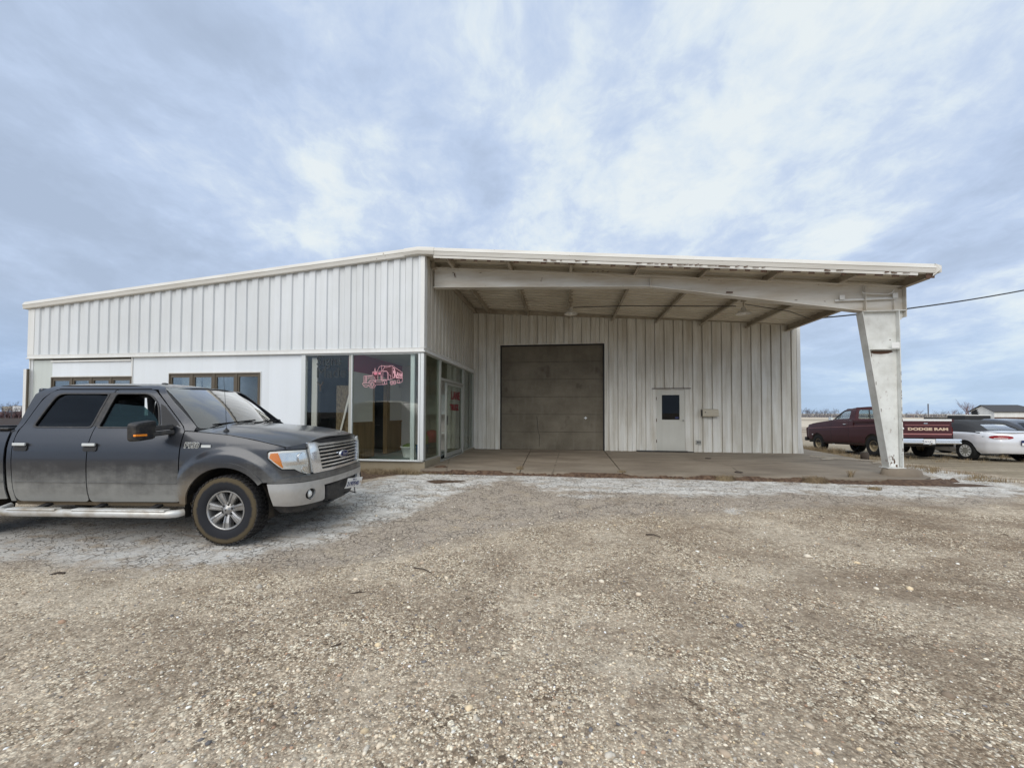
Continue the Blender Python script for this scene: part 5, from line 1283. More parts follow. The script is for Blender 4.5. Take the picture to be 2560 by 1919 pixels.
    side_panel('reflector_bowl', K, roundpoly([(K.tx(.60), 1.075), (K.tx(.66), .925), (K.ty(.715), .925), (K.ty(.75), 1.075)], .03), M['chrome'], h, sd, off=-.009, usex=False, step=.03, thick=.004)
    side_panel('reflector_bowl', K, roundpoly([(K.tx(.80), .895), (K.tx(.84), .82), (K.ty(.70), .82), (K.ty(.71), .895)], .02), M['chrome'], h, sd, off=-.009, usex=False, step=.03, thick=.004)
    side_panel('lens', K, hl, M['glass_clear'], h, sd, off=.004, usex=False, step=.04, thick=.003)
    am = [(K.tx(.595), 1.075), (K.tx(.515), 1.070), (K.tx(.503), 1.02), (K.tx(.59), .945), (K.tx(.645), .90), (K.tx(.655), .90), (K.tx(.625), 1.0)]
    side_panel('turn_signal', K, am, M['amber'], h, sd, off=-.008, usex=False, step=.03, thick=.01)
    for cy, cz, rr in ((.80, 1.005, .062), (.775, .865, .04)):
        x, y, z = K.pt(K.ty(cy), cz, -.022); m = MB(); m.lathe([(.001, -.02), (rr * .5, -.012), (rr * .85, .008), (rr, .018), (rr * 1.05, .012)], 20, 'X', (x, y * sd, z)); m.build('bulb_bowl', M['chrome'], h)
    for u0 in (0.0, .33, .66):
        pass
    hb = [(K.tx(.668), 1.115), (K.tx(.488), 1.103), (K.tx(.470), 1.08), (K.tx(.475), 1.005), (K.tx(.57), .918), (K.tx(.64), .866), (K.tx(.755), .858), (K.tx(.80), .82), (K.tx(.848), .775), (K.ty(.70), .775), (K.ty(.73), 1.118)]
    side_panel('lamp_housing', K, hb, M['black_plastic'], T, sd, off=-.055, usex=False, step=.05, thick=.004)
    # handles
    for x in (-1.70, -2.58):
        m = MB(); x0, y0, z0 = K.pt(K.tx(x), 1.155)
        hh = side_panel('door_handle', K, roundpoly([(x - .085, 1.185), (x + .085, 1.185), (x + .085, 1.085), (x - .085, 1.085)], .03), M['black'], T, sd, off=.010, thick=.02, step=.05)
        m = MB(); q0 = Vector(K.pt(K.tx(x - .08), 1.165, .03)); q1 = Vector(K.pt(K.tx(x + .08), 1.165, .03)); q0.y *= sd; q1.y *= sd
        m.bar(q0, q1, .02, .034); m.build('grip', M['alu'], hh, bevel=.006)
    # side step
    m = MB(); m.tube([(-2.76, sd * .90, .42), (-2.74, sd * 1.02, .385), (-2.66, sd * 1.07, .375), (-.62, sd * 1.07, .375), (-.54, sd * 1.04, .375), (-.50, sd * .98, .38)], [.03, .042, .045, .045, .045, .04], 12)
    st = m.build('side_step', M['step'], T)
    for a, b in ((-2.55, -1.95), (-1.75, -.62)):
        m = MB(); m.box((a, sd * 1.07 - .045, .405), (b, sd * 1.07 + .045, .430)); m.build('step_pad', M['step'], st, bevel=.01)
    for x in (-2.3, -1.6, -.9):
        m = MB(); m.bar((x, sd * .75, .46), (x, sd * 1.05, .39), .08, .03); m.build('bracket', M['black_plastic'], st)
    # mirror
    mi = empty('mirror', (0, 0, 0), 0, T)
    m = MB(); pr = roundpoly([(-.17, -.105), (.12, -.125), (.15, .09), (-.15, .125)], .05)
    cy = sd * 1.19
    m.prism(pr, lambda a, b: (-.84 + b * .1 - .05, cy + a * .9 * sd, 1.345 + b), lambda a, b: (-.84 + b * .1 + .09 - abs(a) * .25, cy + a * .85 * sd, 1.345 + b * .92))
    m.build('mirror_housing', M['black_plastic'], mi, bevel=.015)
    m = MB(); m.bar((-.74, sd * .90, 1.385), (-.84, sd * 1.09, 1.36), .09, .06); m.bar((-.72, sd * .90, 1.32), (-.84, sd * 1.09, 1.295), .08, .05); m.build('mirror_arm', M['black_plastic'], mi, bevel=.01)
    m = MB(); m.box((-.795, cy - .14, 1.285), (-.765, cy + .0, 1.308)); m.build('turn_signal', M['amber'], mi, bevel=.004)
# badge on the fender
for sd in (-1, 1):
    p0 = Vector(K.pt(K.tx(-.53), 1.135, .004)); p0.y *= sd
    rot = Matrix.Rotation(pi / 2, 4, 'X') if sd < 0 else Matrix.Rotation(pi, 4, 'Z') @ Matrix.Rotation(pi / 2, 4, 'X')
    if sd > 0: p0 = Vector(K.pt(K.tx(-.25), 1.135, .004))
    tilt = Matrix.Rotation(radians(8) * (1 if sd < 0 else -1), 4, 'X')
    bd = text('fender_badge', 'F150', .088, M['alu'], T, Matrix.Translation(p0) @ tilt @ rot, .003, sx=1.02, shear=.35, bold=.006)
    text('badge_face', 'F150', .086, M['black'], bd, Matrix.Translation(p0 + Vector((.002, -.004 * (1 if sd < 0 else -1), .001))) @ tilt @ rot, .003, sx=1.04, shear=.35, bold=-.0005)
    m = MB(); q = p0 + Vector((.215 * (1 if sd < 0 else -1), -.002 * (1 if sd < 0 else -1), .004)); m.box((q.x, q.y - .004, q.z), (q.x + .115 * (1 if sd < 0 else -1), q.y + .004, q.z + .03)); m.build('badge_bar', M['alu'], bd)
# wheels
for x in (0, -3.68):
    for sd in (-1, 1): wheel(T, x, sd * .855, .405, .408, .275, .235, sd)
# hood
zc = lambda x: float(np.interp(x, [-.5, -.3, .2, .55, .75, .88, .965], [1.395, 1.385, 1.355, 1.315, 1.285, 1.255, 1.205]))
def hood(x, y):
    xs_ = min(x, .80); zf = fz(xs_) + .002; ye = K.pt(K.tx(xs_), zf)[1] - .004; a = min(1.0, abs(y) / ye)
    z = zf + (zc(x) - zf) * (1 - a ** 3.2)
    z += .013 * smoothstep(.60, .52, abs(y) - .10 * (x)) * smoothstep(1.0, .6, x)
    return (x, y, z)
front = []
for k in range(21):
    yy = -.885 + 1.77 * k / 20; x, y, z = K.pt(K.ty(abs(yy)), 1.18, -.004); front.append((x - .005, yy))
he = [(x, K.pt(K.tx(x), fz(x))[1] - .005) for x in (-.42, -.2, 0, .15, .3, .45, .55, .655)]
ho = [(x, -y) for x, y in he] + front + list(reversed(he)) + [(-.36, .5), (-.31, 0), (-.36, -.5)]
hd = panel('hood', ho, hood, PG, T, step=.07, thick=.03, outward=(0, 0, 1))
# narrow painted lip between hood and lamps
for sd in (-1, 1):
    side_panel('hood_lip', K, [(K.tx(.672), 1.118), (K.ty(.742), 1.112), (K.ty(.70), 1.185), (K.tx(.685), 1.145)], PG, T, sd, usex=False, off=.0, step=.05)
side_panel('hood_lip', K, [(-K.ty(.70), 1.165), (K.ty(.70), 1.165), (K.ty(.70), 1.19), (K.ty(.4), 1.212), (0, 1.222), (-K.ty(.4), 1.212), (-K.ty(.70), 1.19)], PG, T, 1, usex=False, off=.0, step=.06)
# grille
gt = lambda y: K.ty(abs(y)) * (1 if y >= 0 else -1)
outer = roundpoly([(gt(-.735), 1.192), (gt(-.66), .80), (gt(.66), .80), (gt(.735), 1.192), (gt(.60), 1.185), (gt(.55), 1.165), (gt(-.55), 1.165), (gt(-.60), 1.185)], .02)
inner = roundpoly([(gt(-.585), 1.135), (gt(-.515), .835), (gt(.515), .835), (gt(.585), 1.135)], .03)
gs = empty('grille', (0, 0, 0), 0, T)
side_panel('grille_surround', K, outer, M['chrome'], gs, 1, holes=[inner], usex=False, off=.028, step=.04, thick=.05)
side_panel('grille_backing', K, inner, M['black'], gs, 1, usex=False, off=-.03, step=.1, thick=.01)
for k in range(6):
    z = .868 + k * .0475; yw = .50 + (z - .835) / .30 * .062
    m = MB(); pts = []
    n = 24
    for i in range(n + 1):
        tt = gt(-yw) + (gt(yw) - gt(-yw)) * i / n
        for dz, of in ((-.0125, -.012), (-.009, .014), (.009, .016), (.0125, -.012)): pts.append(K.pt(tt, z + dz, of))
    m.add(pts, [(i * 4 + j, i * 4 + j + 1, i * 4 + j + 5, i * 4 + j + 4) for i in range(n) for j in range(3)] + [(i * 4 + 3, i * 4, i * 4 + 4, i * 4 + 7) for i in range(n)])
    m.build('grille_bar', M['chrome'], gs)
ex, ey, ez = K.pt(0, .985, .03)
def oval(a, b, x0, x1, mt, nm, par):
    m = MB(); n = 32; vs = [(x0, a * cos(2 * pi * k / n), ez + b * sin(2 * pi * k / n)) for k in range(n)] + [(x1, a * .93 * cos(2 * pi * k / n), ez + b * .9 * sin(2 * pi * k / n)) for k in range(n)]
    m.add(vs, [(k, (k + 1) % n, n + (k + 1) % n, n + k) for k in range(n)] + [tuple(range(n, 2 * n))]); return m.build(nm, M[mt], par)
em = oval(.125, .054, ex - .01, ex + .012, 'chrome', 'emblem', gs); em.parent = gs
oval(.108, .042, ex + .01, ex + .021, 'emblem_blue', 'emblem_face', em)
text('emblem_script', 'Ford', .066, M['chrome'], em, Matrix.Translation((ex + .0215, 0, ez - .02)) @ Matrix.Rotation(pi / 2, 4, 'Z') @ Matrix.Rotation(pi / 2, 4, 'X'), .0008, align='CENTER', sx=1.15, shear=.3, bold=.001)
# painted bumper cap, chrome bumper, lower air dam
BK = Skin([(p[0] + .045, p[1] + (.015 if p[1] > .5 else 0)) if p[0] > .3 else p for p in plan], [(.3, .10), (.46, .03), (.6, 0), (.9, 0)])
bt_ = lambda y: BK.ty(abs(y)) * (1 if y >= 0 else -1)
side_panel('bumper_cap', BK, [(-BK.tx(.50), .722), (-BK.tx(.50), .745), (-BK.tx(.75), .785), (bt_(-.62), .795), (bt_(.62), .795), (BK.tx(.75), .785), (BK.tx(.50), .745), (BK.tx(.50), .722)], PG, T, 1, usex=False, off=-.005, step=.05, thick=.05)
op = roundpoly([(bt_(-.50), .635), (bt_(-.44), .43), (bt_(.44), .43), (bt_(.50), .635)], .03)
bo = [(-BK.tx(.50), .715), (-BK.tx(.56), .455), (-BK.tx(.72), .44), (bt_(-.47), .425), (bt_(-.44), .44), (bt_(-.50), .635), (bt_(.50), .635), (bt_(.44), .44), (bt_(.47), .425), (BK.tx(.72), .44), (BK.tx(.56), .455), (BK.tx(.50), .715)]
fg = []
for sd in (-1, 1):
    fg.append([(sd * (BK.ty(.72) + .075 * cos(a)), .56 + .066 * sin(a)) for a in [2 * pi * k / 20 for k in range(20)]])
bu = side_panel('bumper', BK, bo, M['chrome_dusty'], T, 1, holes=fg, usex=False, off=.0, step=.05, thick=.03)
for sd in (-1, 1):
    x, y, z = BK.pt(BK.ty(.72), .56, -.03); m = MB(); m.lathe([(.001, .025), (.03, .022), (.05, .0), (.055, -.03)], 18, 'X', (x, y * sd, z)); m.build('fog_light', M['reflector'], bu)
    m = MB(); m.lathe([(.074, .02), (.066, .02), (.058, -.03), (.080, -.03)], 22, 'X', (x, y * sd, z)); m.build('lamp_ring', M['black_plastic'], bu)
side_panel('bumper_insert', BK, [(bt_(-.50), .635), (bt_(-.43), .40), (bt_(.43), .40), (bt_(.50), .635)], M['black_plastic'], T, 1, usex=False, off=-.045, step=.08, thick=.01)
m = MB(); x = BK.pt(0, .5)[0]
m.box((x - .05, -.42, .45), (x - .015, -.06, .61)); m.build('tow_cover', M['black_plastic'], T, bevel=.02)
side_panel('air_dam', BK, [(-BK.tx(.50), .44), (-BK.tx(.60), .35), (bt_(-.6), .33), (bt_(.6), .33), (BK.tx(.60), .35), (BK.tx(.50), .44)], M['black_plastic'], T, 1, usex=False, off=-.06, step=.08, thick=.02)
m = MB(); m.tube([(.62, -.30, .36), (.90, -.30, .37), (.93, -.28, .38), (.93, -.24, .38), (.86, -.22, .37)], .014, 8); m.tube([(.8, .25, .37), (.92, .3, .40), (.96, .38, .36), (.9, .5, .42)], .008, 6); m.build('tow_hook', M['black_plastic'], T)
# number plate, bent at its lower edge
pm = Matrix.Translation((x + .06, .22, .535)) @ Matrix.Rotation(radians(-16), 4, 'Z') @ Matrix.Rotation(radians(-4), 4, 'X') @ Matrix.Rotation(radians(14), 4, 'Y')
m = MB(); n = 8
for i in range(n + 1):
    u = -.155 + .31 * i / n
    for z in (.078, -.03, -.078): m.v.append(tuple(pm @ Vector((.006 * sin(i * .9) - (.018 if z < -.05 else 0), u, z))))
for i in range(n):
    for j in range(2): m.f.append((i * 3 + j, i * 3 + j + 1, i * 3 + j + 4, i * 3 + j + 3)); m.sm.append(True); m.mi.append(0)
pl_ = m.build('number_plate', M['white_plain'], T)
pt_ = pm @ Matrix.Translation((.010, -.148, -.035)) @ Matrix.Rotation(pi / 2, 4, 'Z') @ Matrix.Rotation(pi / 2, 4, 'X')
text('plate_number', '2197540', .088, M['ink_blue'], pl_, pt_, .0008, sx=.80, bold=.0015)
text('plate_script', 'Illinois', .030, M['ink_blue'], pl_, pm @ Matrix.Translation((.010, -.05, .048)) @ Matrix.Rotation(pi / 2, 4, 'Z') @ Matrix.Rotation(pi / 2, 4, 'X'), .0008)
text('plate_script', 'B', .05, M['letter_tan'], pl_, pm @ Matrix.Translation((.010, .118, -.01)) @ Matrix.Rotation(pi / 2, 4, 'Z') @ Matrix.Rotation(pi / 2, 4, 'X'), .0008)
# roof
def roofz(x, y):
    return (x, y, 1.95 - .05 * (abs(y) / .645) ** 2.6 - .06 * smoothstep(-1.6, -1.0, x) ** 1.5 - .05 * smoothstep(-2.35, -2.65, x) ** 1.5)
panel('roof', roundpoly([(-1.05, -.60), (-1.14, -.655), (-2.56, -.645), (-2.64, -.58), (-2.64, .58), (-2.56, .645), (-1.14, .655), (-1.05, .60), (-.985, .3), (-.975, 0), (-.985, -.3)], .04), roofz, PG, T, step=.08, thick=.02, outward=(0, 0, 1))
m = MB(); m.lathe([(.001, .03), (.03, .025), (.045, 0)], 14, center=(-1.45, -.25, 1.93)); m.build('roof_marker', M['black_plastic'], T)
# windscreen: ruled between cowl and roof edge
def ws(u, v):   # u across -1..1, v 0 bottom .. 1 top
    yb, yt = .80 * u, .655 * u
    xb = -.34 - .17 * abs(u) ** 2.2; xt = -1.01 - .075 * abs(u) ** 2.2
    zb, zt_ = 1.355, 1.895 - .03 * abs(u) ** 2
    return (xb + (xt - xb) * v + .0, yb + (yt - yb) * v, zb + (zt_ - zb) * v + .035 * sin(pi * v))
panel('windscreen', roundpoly([(-.985, .0), (.985, 0), (.985, 1), (-.985, 1)], .05), ws, M['glass_ws'], T, step=.12, thick=.005, outward=(1, 0, 1))
fr = panel('windscreen_seal', [(-1.03, -.03), (1.03, -.03), (1.03, 1.03), (-1.03, 1.03)], lambda u, v: tuple(Vector(ws(u, v)) + Vector((-.004, 0, -.006))), M['black_plastic'], T, holes=[roundpoly([(-.965, .04), (.965, .04), (.965, .955), (-.965, .955)], .06)], step=.12, thick=.012, outward=(1, 0, 1))
panel('cowl', [(-.30, -.80), (-.30, .80), (-.52, .86), (-.48, .5), (-.45, 0), (-.48, -.5), (-.52, -.86)], lambda x, y: (x, y, 1.338), M['black_plastic'], T, step=.15, thick=.02, outward=(0, 0, 1))
for y0, y1 in ((-.52, .10), (.12, .72)):
    m = MB(); a = Vector((-.40, y0, 1.37)); b = Vector(ws(y1 / .8, .07)) + Vector((.03, 0, .015)); c = Vector(ws((y0 - .12) / .8, .05)) + Vector((.03, 0, .012))
    m.tube([a, (a + b) / 2 + Vector((.03, 0, .02)), b], .007, 6); m.bar(c, Vector(ws((y1) / .8, .12)) + Vector((.02, 0, .01)), .012, .02); m.build('wiper', M['black'], T)
# antenna on the right fender
m = MB(); m.lathe([(.035, 0), (.03, .012), (.012, .03), (.006, .045)], 14, center=(-.14, -.80, hood(-.14, -.80)[2] - .004)); m.tube([(-.14, -.80, 1.33), (-.155, -.80, 1.62), (-.19, -.80, 1.99)], [.0032, .0025, .0018], 6); m.build('antenna', M['black'], T)
# cab interior, back wall, bed, frame
m = MB(); m.box((-2.70, -.86, .50), (-.45, .86, .58)); m.box((-2.72, -.88, .55), (-2.68, .88, 1.36)); m.box((-.62, -.82, .6), (-.45, .82, 1.30)); m.build('cab_floor', M['seat'], T)
m = MB(); m.box((-2.72, -.70, 1.36), (-2.66, .70, 1.86), M4=Matrix.Identity(4)); m.build('cab_back', PG, T, bevel=.02)
m = MB(); m.prism([(-.50, 1.20), (-.50, 1.345), (-.85, 1.31), (-.92, 1.15)], lambda a, b: (a, -.84, b), lambda a, b: (a, .84, b)); m.build('dashboard', M['seat'], T)
m = MB(); m.box((-2.55, -.60, 1.78), (-1.20, .60, 1.83)); m.build('headliner', M['black'], T)
for y in (-.40, .40):
    m = MB(); m.box((-1.65, y - .26, .72), (-1.10, y + .26, .90)); m.box((-1.82, y - .26, .85), (-1.64, y + .26, 1.50)); m.box((-1.84, y - .14, 1.53), (-1.74, y + .14, 1.72)); m.build('seat', M['seat'], T, bevel=.04)
m = MB(); m.box((-2.55, -.70, .72), (-2.0, .70, .92)); m.box((-2.66, -.70, .85), (-2.5, .70, 1.50)); m.build('rear_bench', M['seat'], T, bevel=.04)
m = MB(); pts = [(-1.02 + .05 * sin(a), .40 + .18 * cos(a), 1.28 + .17 * sin(a)) for a in [2 * pi * k / 24 for k in range(25)]]; m.tube(pts, .016, 8); m.bar((-1.0, .40, 1.26), (-.8, .40, 1.2), .04, .04); m.build('steering_wheel', M['black'], T)
m = MB(); m.box((-4.70, -.84, .62), (-2.80, .84, .66)); m.box((-2.80, -.9, .6), (-2.77, .9, 1.33)); m.box((-4.72, -.90, .62), (-4.68, .90, 1.34)); m.box((-4.7, -.86, .62), (-2.8, -.83, 1.33)); m.box((-4.7, .83, .62), (-2.8, .86, 1.33)); m.build('bed', PG, T)
for sd in (-1, 1):
    m = MB(); m.box((-4.70, sd * .88 - .055, 1.335), (-2.79, sd * .88 + .055, 1.362)); m.build('bed_rail', M['black_plastic'], T, bevel=.01)
m = MB(); m.box((-4.6, -.45, .38), (.6, -.33, .52)); m.box((-4.6, .33, .38), (.6, .45, .52)); m.tube([(0, -.75, .40), (0, .75, .40)], .06, 10); m.tube([(-3.68, -.75, .40), (-3.68, .75, .40)], .06, 10); m.lathe([(.001, -.16), (.15, -.12), (.17, 0), (.15, .12), (.001, .16)], 16, 'Y', (-3.68, 0, .40)); m.box((-2.4, -.5, .36), (-1.2, .5, .5)); m.box((-.3, -.35, .33), (.5, .35, .9)); m.build('chassis', M['wheelwell'], T)
m = MB(); m.box((.50, -.80, .66), (.74, .80, .70)); m.box((-.5, -.54, .5), (.6, -.5, 1.1)); m.box((-.5, .5, .5), (.6, .54, 1.1)); m.build('engine_bay', M['black'], T)
# ------------------------------------------------------------------ the parked cars on the right
def ry(sk, y):   # arc length at the rear face
    n = int(np.argmax(sk.p[:, 1])); n = len(sk.p) - 1 - int(np.argmax(sk.p[::-1, 1])); return float(np.interp(-y, -sk.p[n:, 1], sk.t[n:]))
D_ = empty('maroon_pickup', (11.87, 16.30, -0.245), pi / 2); D_.rotation_euler = (0, radians(2.2), pi / 2)
tag(D_, 'old maroon pickup with white topped tailgate parked behind the canopy column', 'pickup truck')
PM = M['paint_maroon']
dk = Skin([(4.18, 0), (4.16, .5), (4.08, .78), (3.95, .86), (3.6, .87), (0, .87), (-.95, .865), (-1.06, .84), (-1.10, .80), (-1.105, 0)], [(.3, .08), (.45, .02), (.7, 0), (1.0, .005), (1.12, .02), (1.30, .05), (1.37, .085), (1.69, .16), (1.78, .22), (1.83, .33)])
for sd in (1, -1):
    low = [(4.03, 1.12), (4.04, .60), (3.76, .52)] + [(3.25 + .44 * cos(a), .37 + .44 * sin(a)) for a in [radians(20 + k * 140 / 12) for k in range(13)]] + [(2.80, .36), (.46, .36)] + [(.44 * cos(a), .37 + .44 * sin(a)) for a in [radians(10 + k * 160 / 12) for k in range(13)]] + [(-.47, .46), (-.97, .55), (-1.02, 1.28), (.9, 1.31), (2.30, 1.325), (3.0, 1.27), (3.7, 1.21), (3.98, 1.17)]
    side_panel('body_side', dk, low, PM, D_, sd, step=.12)
    gh = [(2.28, 1.33), (.98, 1.33), (1.02, 1.72), (1.10, 1.79), (1.52, 1.79), (1.72, 1.72)]
    wA = roundpoly([(2.18, 1.385), (1.30, 1.385), (1.28, 1.70), (1.66, 1.70)], .04)
    side_panel('cab_side', dk, gh, PM, D_, sd, holes=[wA], step=.1)
    side_panel('window_glass', dk, wA, M['glass'], D_, sd, off=-.012, thick=.003, step=.2)
    side_panel('window_seal', dk, [(2.24, 1.375), (2.17, 1.375), (1.655, 1.715), (1.27, 1.715), (1.27, 1.735), (1.69, 1.735)], M['black'], D_, sd, off=.004, thick=.004)
    side_panel('window_seal', dk, [(1.97, 1.385), (1.93, 1.385), (1.83, 1.60), (1.86, 1.60)], M['black'], D_, sd, off=.004, thick=.004)
    side_panel('side_moulding', dk, [(3.9, 1.02), (-.95, 1.13), (-.95, 1.12), (3.9, 1.01)], M['stripe_pink'], D_, sd, off=.006, thick=.006)
    side_panel('door_gap', dk, [(2.33, 1.3), (2.30, .5), (2.31, .5), (2.34, 1.3)], M['black'], D_, sd, off=.002, thick=.002); side_panel('door_gap', dk, [(1.26, 1.3), (1.24, .5), (1.25, .5), (1.27, 1.3)], M['black'], D_, sd, off=.002, thick=.002)
    m = MB(); m.box((1.36, sd * .87 - .02, 1.16), (1.50, sd * .87 + .03, 1.19)); m.build('door_handle', M['chrome'], D_)
    m = MB(); m.box((3.55, sd * .87, .72), (3.62, sd * .87 + .01 * sd, .76)); m.box((2.1, sd * .86, .345), (2.22, sd * .86 + .02 * sd, .375)); m.build('side_marker', M['white_plain'], D_)
    m = MB(); m.bar((2.05, sd * .84, 1.36), (2.02, sd * 1.0, 1.38), .03, .03); m.box((1.99, sd * 1.02 - .07, 1.33), (2.06, sd * 1.02 + .07, 1.46)); m.build('mirror', M['chrome'], D_, bevel=.01)
    lt = side_panel('tail_light', dk, [(ry(dk, .80), 1.16), (ry(dk, .80), .80), (dk.tx(-1.02), .80), (dk.tx(-1.02), 1.16)], M['red_lens'], D_, sd, usex=False, off=.012, thick=.03)
    for cx in (3.25, 0):
        wheel(D_, cx, sd * .74, .365, .365, .23, .20, sd, 'steel' if cx == 0 or True else 'cap', 'tyre', 'rim_tan')
m = MB(); m.box((-1.06, -.84, .40), (3.9, .84, 1.05)); dm = m.build('under_body', M['wheelwell'], D_)
for cx in (3.25, 0):
    pass
panel('hood', [(4.10, -.70), (4.14, 0), (4.10, .70), (3.6, .80), (2.35, .80), (2.30, 0), (2.35, -.80), (3.6, -.80)], lambda x, y: (x, y, float(np.interp(x, [2.3, 3.2, 3.8, 4.0, 4.15], [1.345, 1.28, 1.22, 1.18, 1.11])) + .02 * (1 - (y / .8) ** 2)), PM, D_, step=.15, outward=(0, 0, 1))
panel('roof', roundpoly([(1.60, -.62), (1.60, .62), (1.03, .64), (1.03, -.64)], .08), lambda x, y: (x, y, 1.85 - .05 * (abs(y) / .64) ** 2.5 - .05 * smoothstep(1.2, 1.62, x)), PM, D_, step=.12, outward=(0, 0, 1))
panel('windscreen', [(0, -1), (1, -1), (1, 1), (0, 1)], lambda a, b: (2.25 - .66 * a, b * (.78 - .14 * a), 1.34 + .46 * a), M['glass'], D_, step=.3, thick=.004, outward=(1, 0, 1))
cb = panel('cab_back', [(0, -1), (1, -1), (1, 1), (0, 1)], lambda a, b: (.985 + .07 * a, b * (.80 - .15 * a), 1.28 + .54 * a), PM, D_, holes=[roundpoly([(.18, -.84), (.82, -.84), (.82, .84), (.18, .84)], .08)], step=.2, thick=.02, outward=(-1, 0, 0))
panel('rear_window', [(.16, -.87), (.84, -.87), (.84, .87), (.16, .87)], lambda a, b: (.995 + .07 * a, b * (.80 - .15 * a), 1.28 + .54 * a), M['glass'], D_, step=.3, thick=.004, outward=(-1, 0, 0))
m = MB()
for yy in (.25, -.25): m.bar((.985, yy, 1.37), (1.03, yy * .95, 1.72), .03, .02)
m.build('window_divider', M['black'], D_)
m = MB(); m.box((.98, -.86, .6), (1.0, .86, 1.33)); m.build('cab_wall', PM, D_)
m = MB(); m.box((1.06, -.65, .8), (1.22, .65, 1.36)); m.box((1.0, -.7, .7), (2.2, .7, .8)); m.build('seat', M['seat'], D_, bevel=.03)
m = MB(); m.prism([(4.0, .58), (4.17, .60), (4.19, 1.02), (4.05, 1.08)], lambda a, b: (a, -.80, b), lambda a, b: (a, .80, b)); m.build('front_end', PM, D_)
m = MB(); m.box((4.12, -.86, .45), (4.24, .86, .62)); m.build('front_bumper', M['black_plastic'], D_, bevel=.02)
# bed and tailgate
m = MB(); m.box((-1.08, .80, 1.22), (.95, .87, 1.315)); m.box((-1.08, -.87, 1.22), (.95, -.80, 1.315)); m.box((.90, -.8, .7), (.95, .8, 1.31)); m.build('bed', PM, D_, bevel=.01)
tg = empty('tailgate', (0, 0, 0), 0, D_)
m = MB(); m.box((-1.115, -.775, .69), (-1.06, .775, 1.245)); m.build('gate', PM, tg, bevel=.015)
m = MB(); m.box((-1.122, -.78, 1.248), (-1.04, .78, 1.315)); m.build('top_cap', M['white_plain'], tg, bevel=.01)
m = MB(); m.box((-1.121, -.70, 1.11), (-1.1155, .62, 1.125)); m.box((-1.121, -.75, .80), (-1.1155, .75, .835)); m.build('stripe', M['stripe_pink'], tg)
m = MB(); m.box((-1.135, -.05, 1.165), (-1.116, .06, 1.185)); m.build('latch', M['chrome'], tg)
text('tailgate_lettering', 'DODGE RAM', .118, M['letter_tan'], tg, Matrix.Translation((-1.1175, .535, .945)) @ Matrix.Rotation(-pi / 2, 4, 'Z') @ Matrix.Rotation(pi / 2, 4, 'X'), .002, sx=1.72, bold=.006)
m = MB(); m.lathe([(.001, -1.15), (.035, -1.15), (.05, -1.11)], 16, 'X', (0, .70, 1.0)); m.build('filler_knob', M['white_plain'], tg)
rb = empty('rear_bumper', (0, 0, 0), 0, D_)
m = MB(); m.prism([(-1.14, .50), (-1.24, .50), (-1.26, .53), (-1.22, .57), (-1.26, .61), (-1.24, .665), (-1.14, .665)], lambda a, b: (a, -.92, b), lambda a, b: (a, -.18, b)); m.prism([(-1.14, .50), (-1.24, .50), (-1.26, .53), (-1.22, .57), (-1.26, .61), (-1.24, .665), (-1.14, .665)], lambda a, b: (a, .18, b), lambda a, b: (a, .92, b)); m.build('bumper_bar', M['chrome'], rb)
m = MB(); m.box((-1.22, -.18, .48), (-1.14, .18, .66)); m.build('centre', M['chrome_dusty'], rb)
m = MB(); m.box((-1.235, -.16, .505), (-1.222, .155, .65)); pq = m.build('number_plate', M['white_plain'], rb)
text('plate_number', '8614 RD', .075, M['ink_blue'], pq, Matrix.Translation((-1.2365, .14, .545)) @ Matrix.Rotation(-pi / 2, 4, 'Z') @ Matrix.Rotation(pi / 2, 4, 'X'), .001, sx=.85)
m = MB(); m.tube([(-1.24, 0, .47), (-1.31, 0, .49), (-1.31, 0, .53)], .018, 8); m.lathe([(.001, .03), (.02, .02), (.026, 0), (.02, -.02), (.001, -.03)], 12, center=(-1.31, 0, .555)); m.build('tow_ball', M['chrome'], rb)

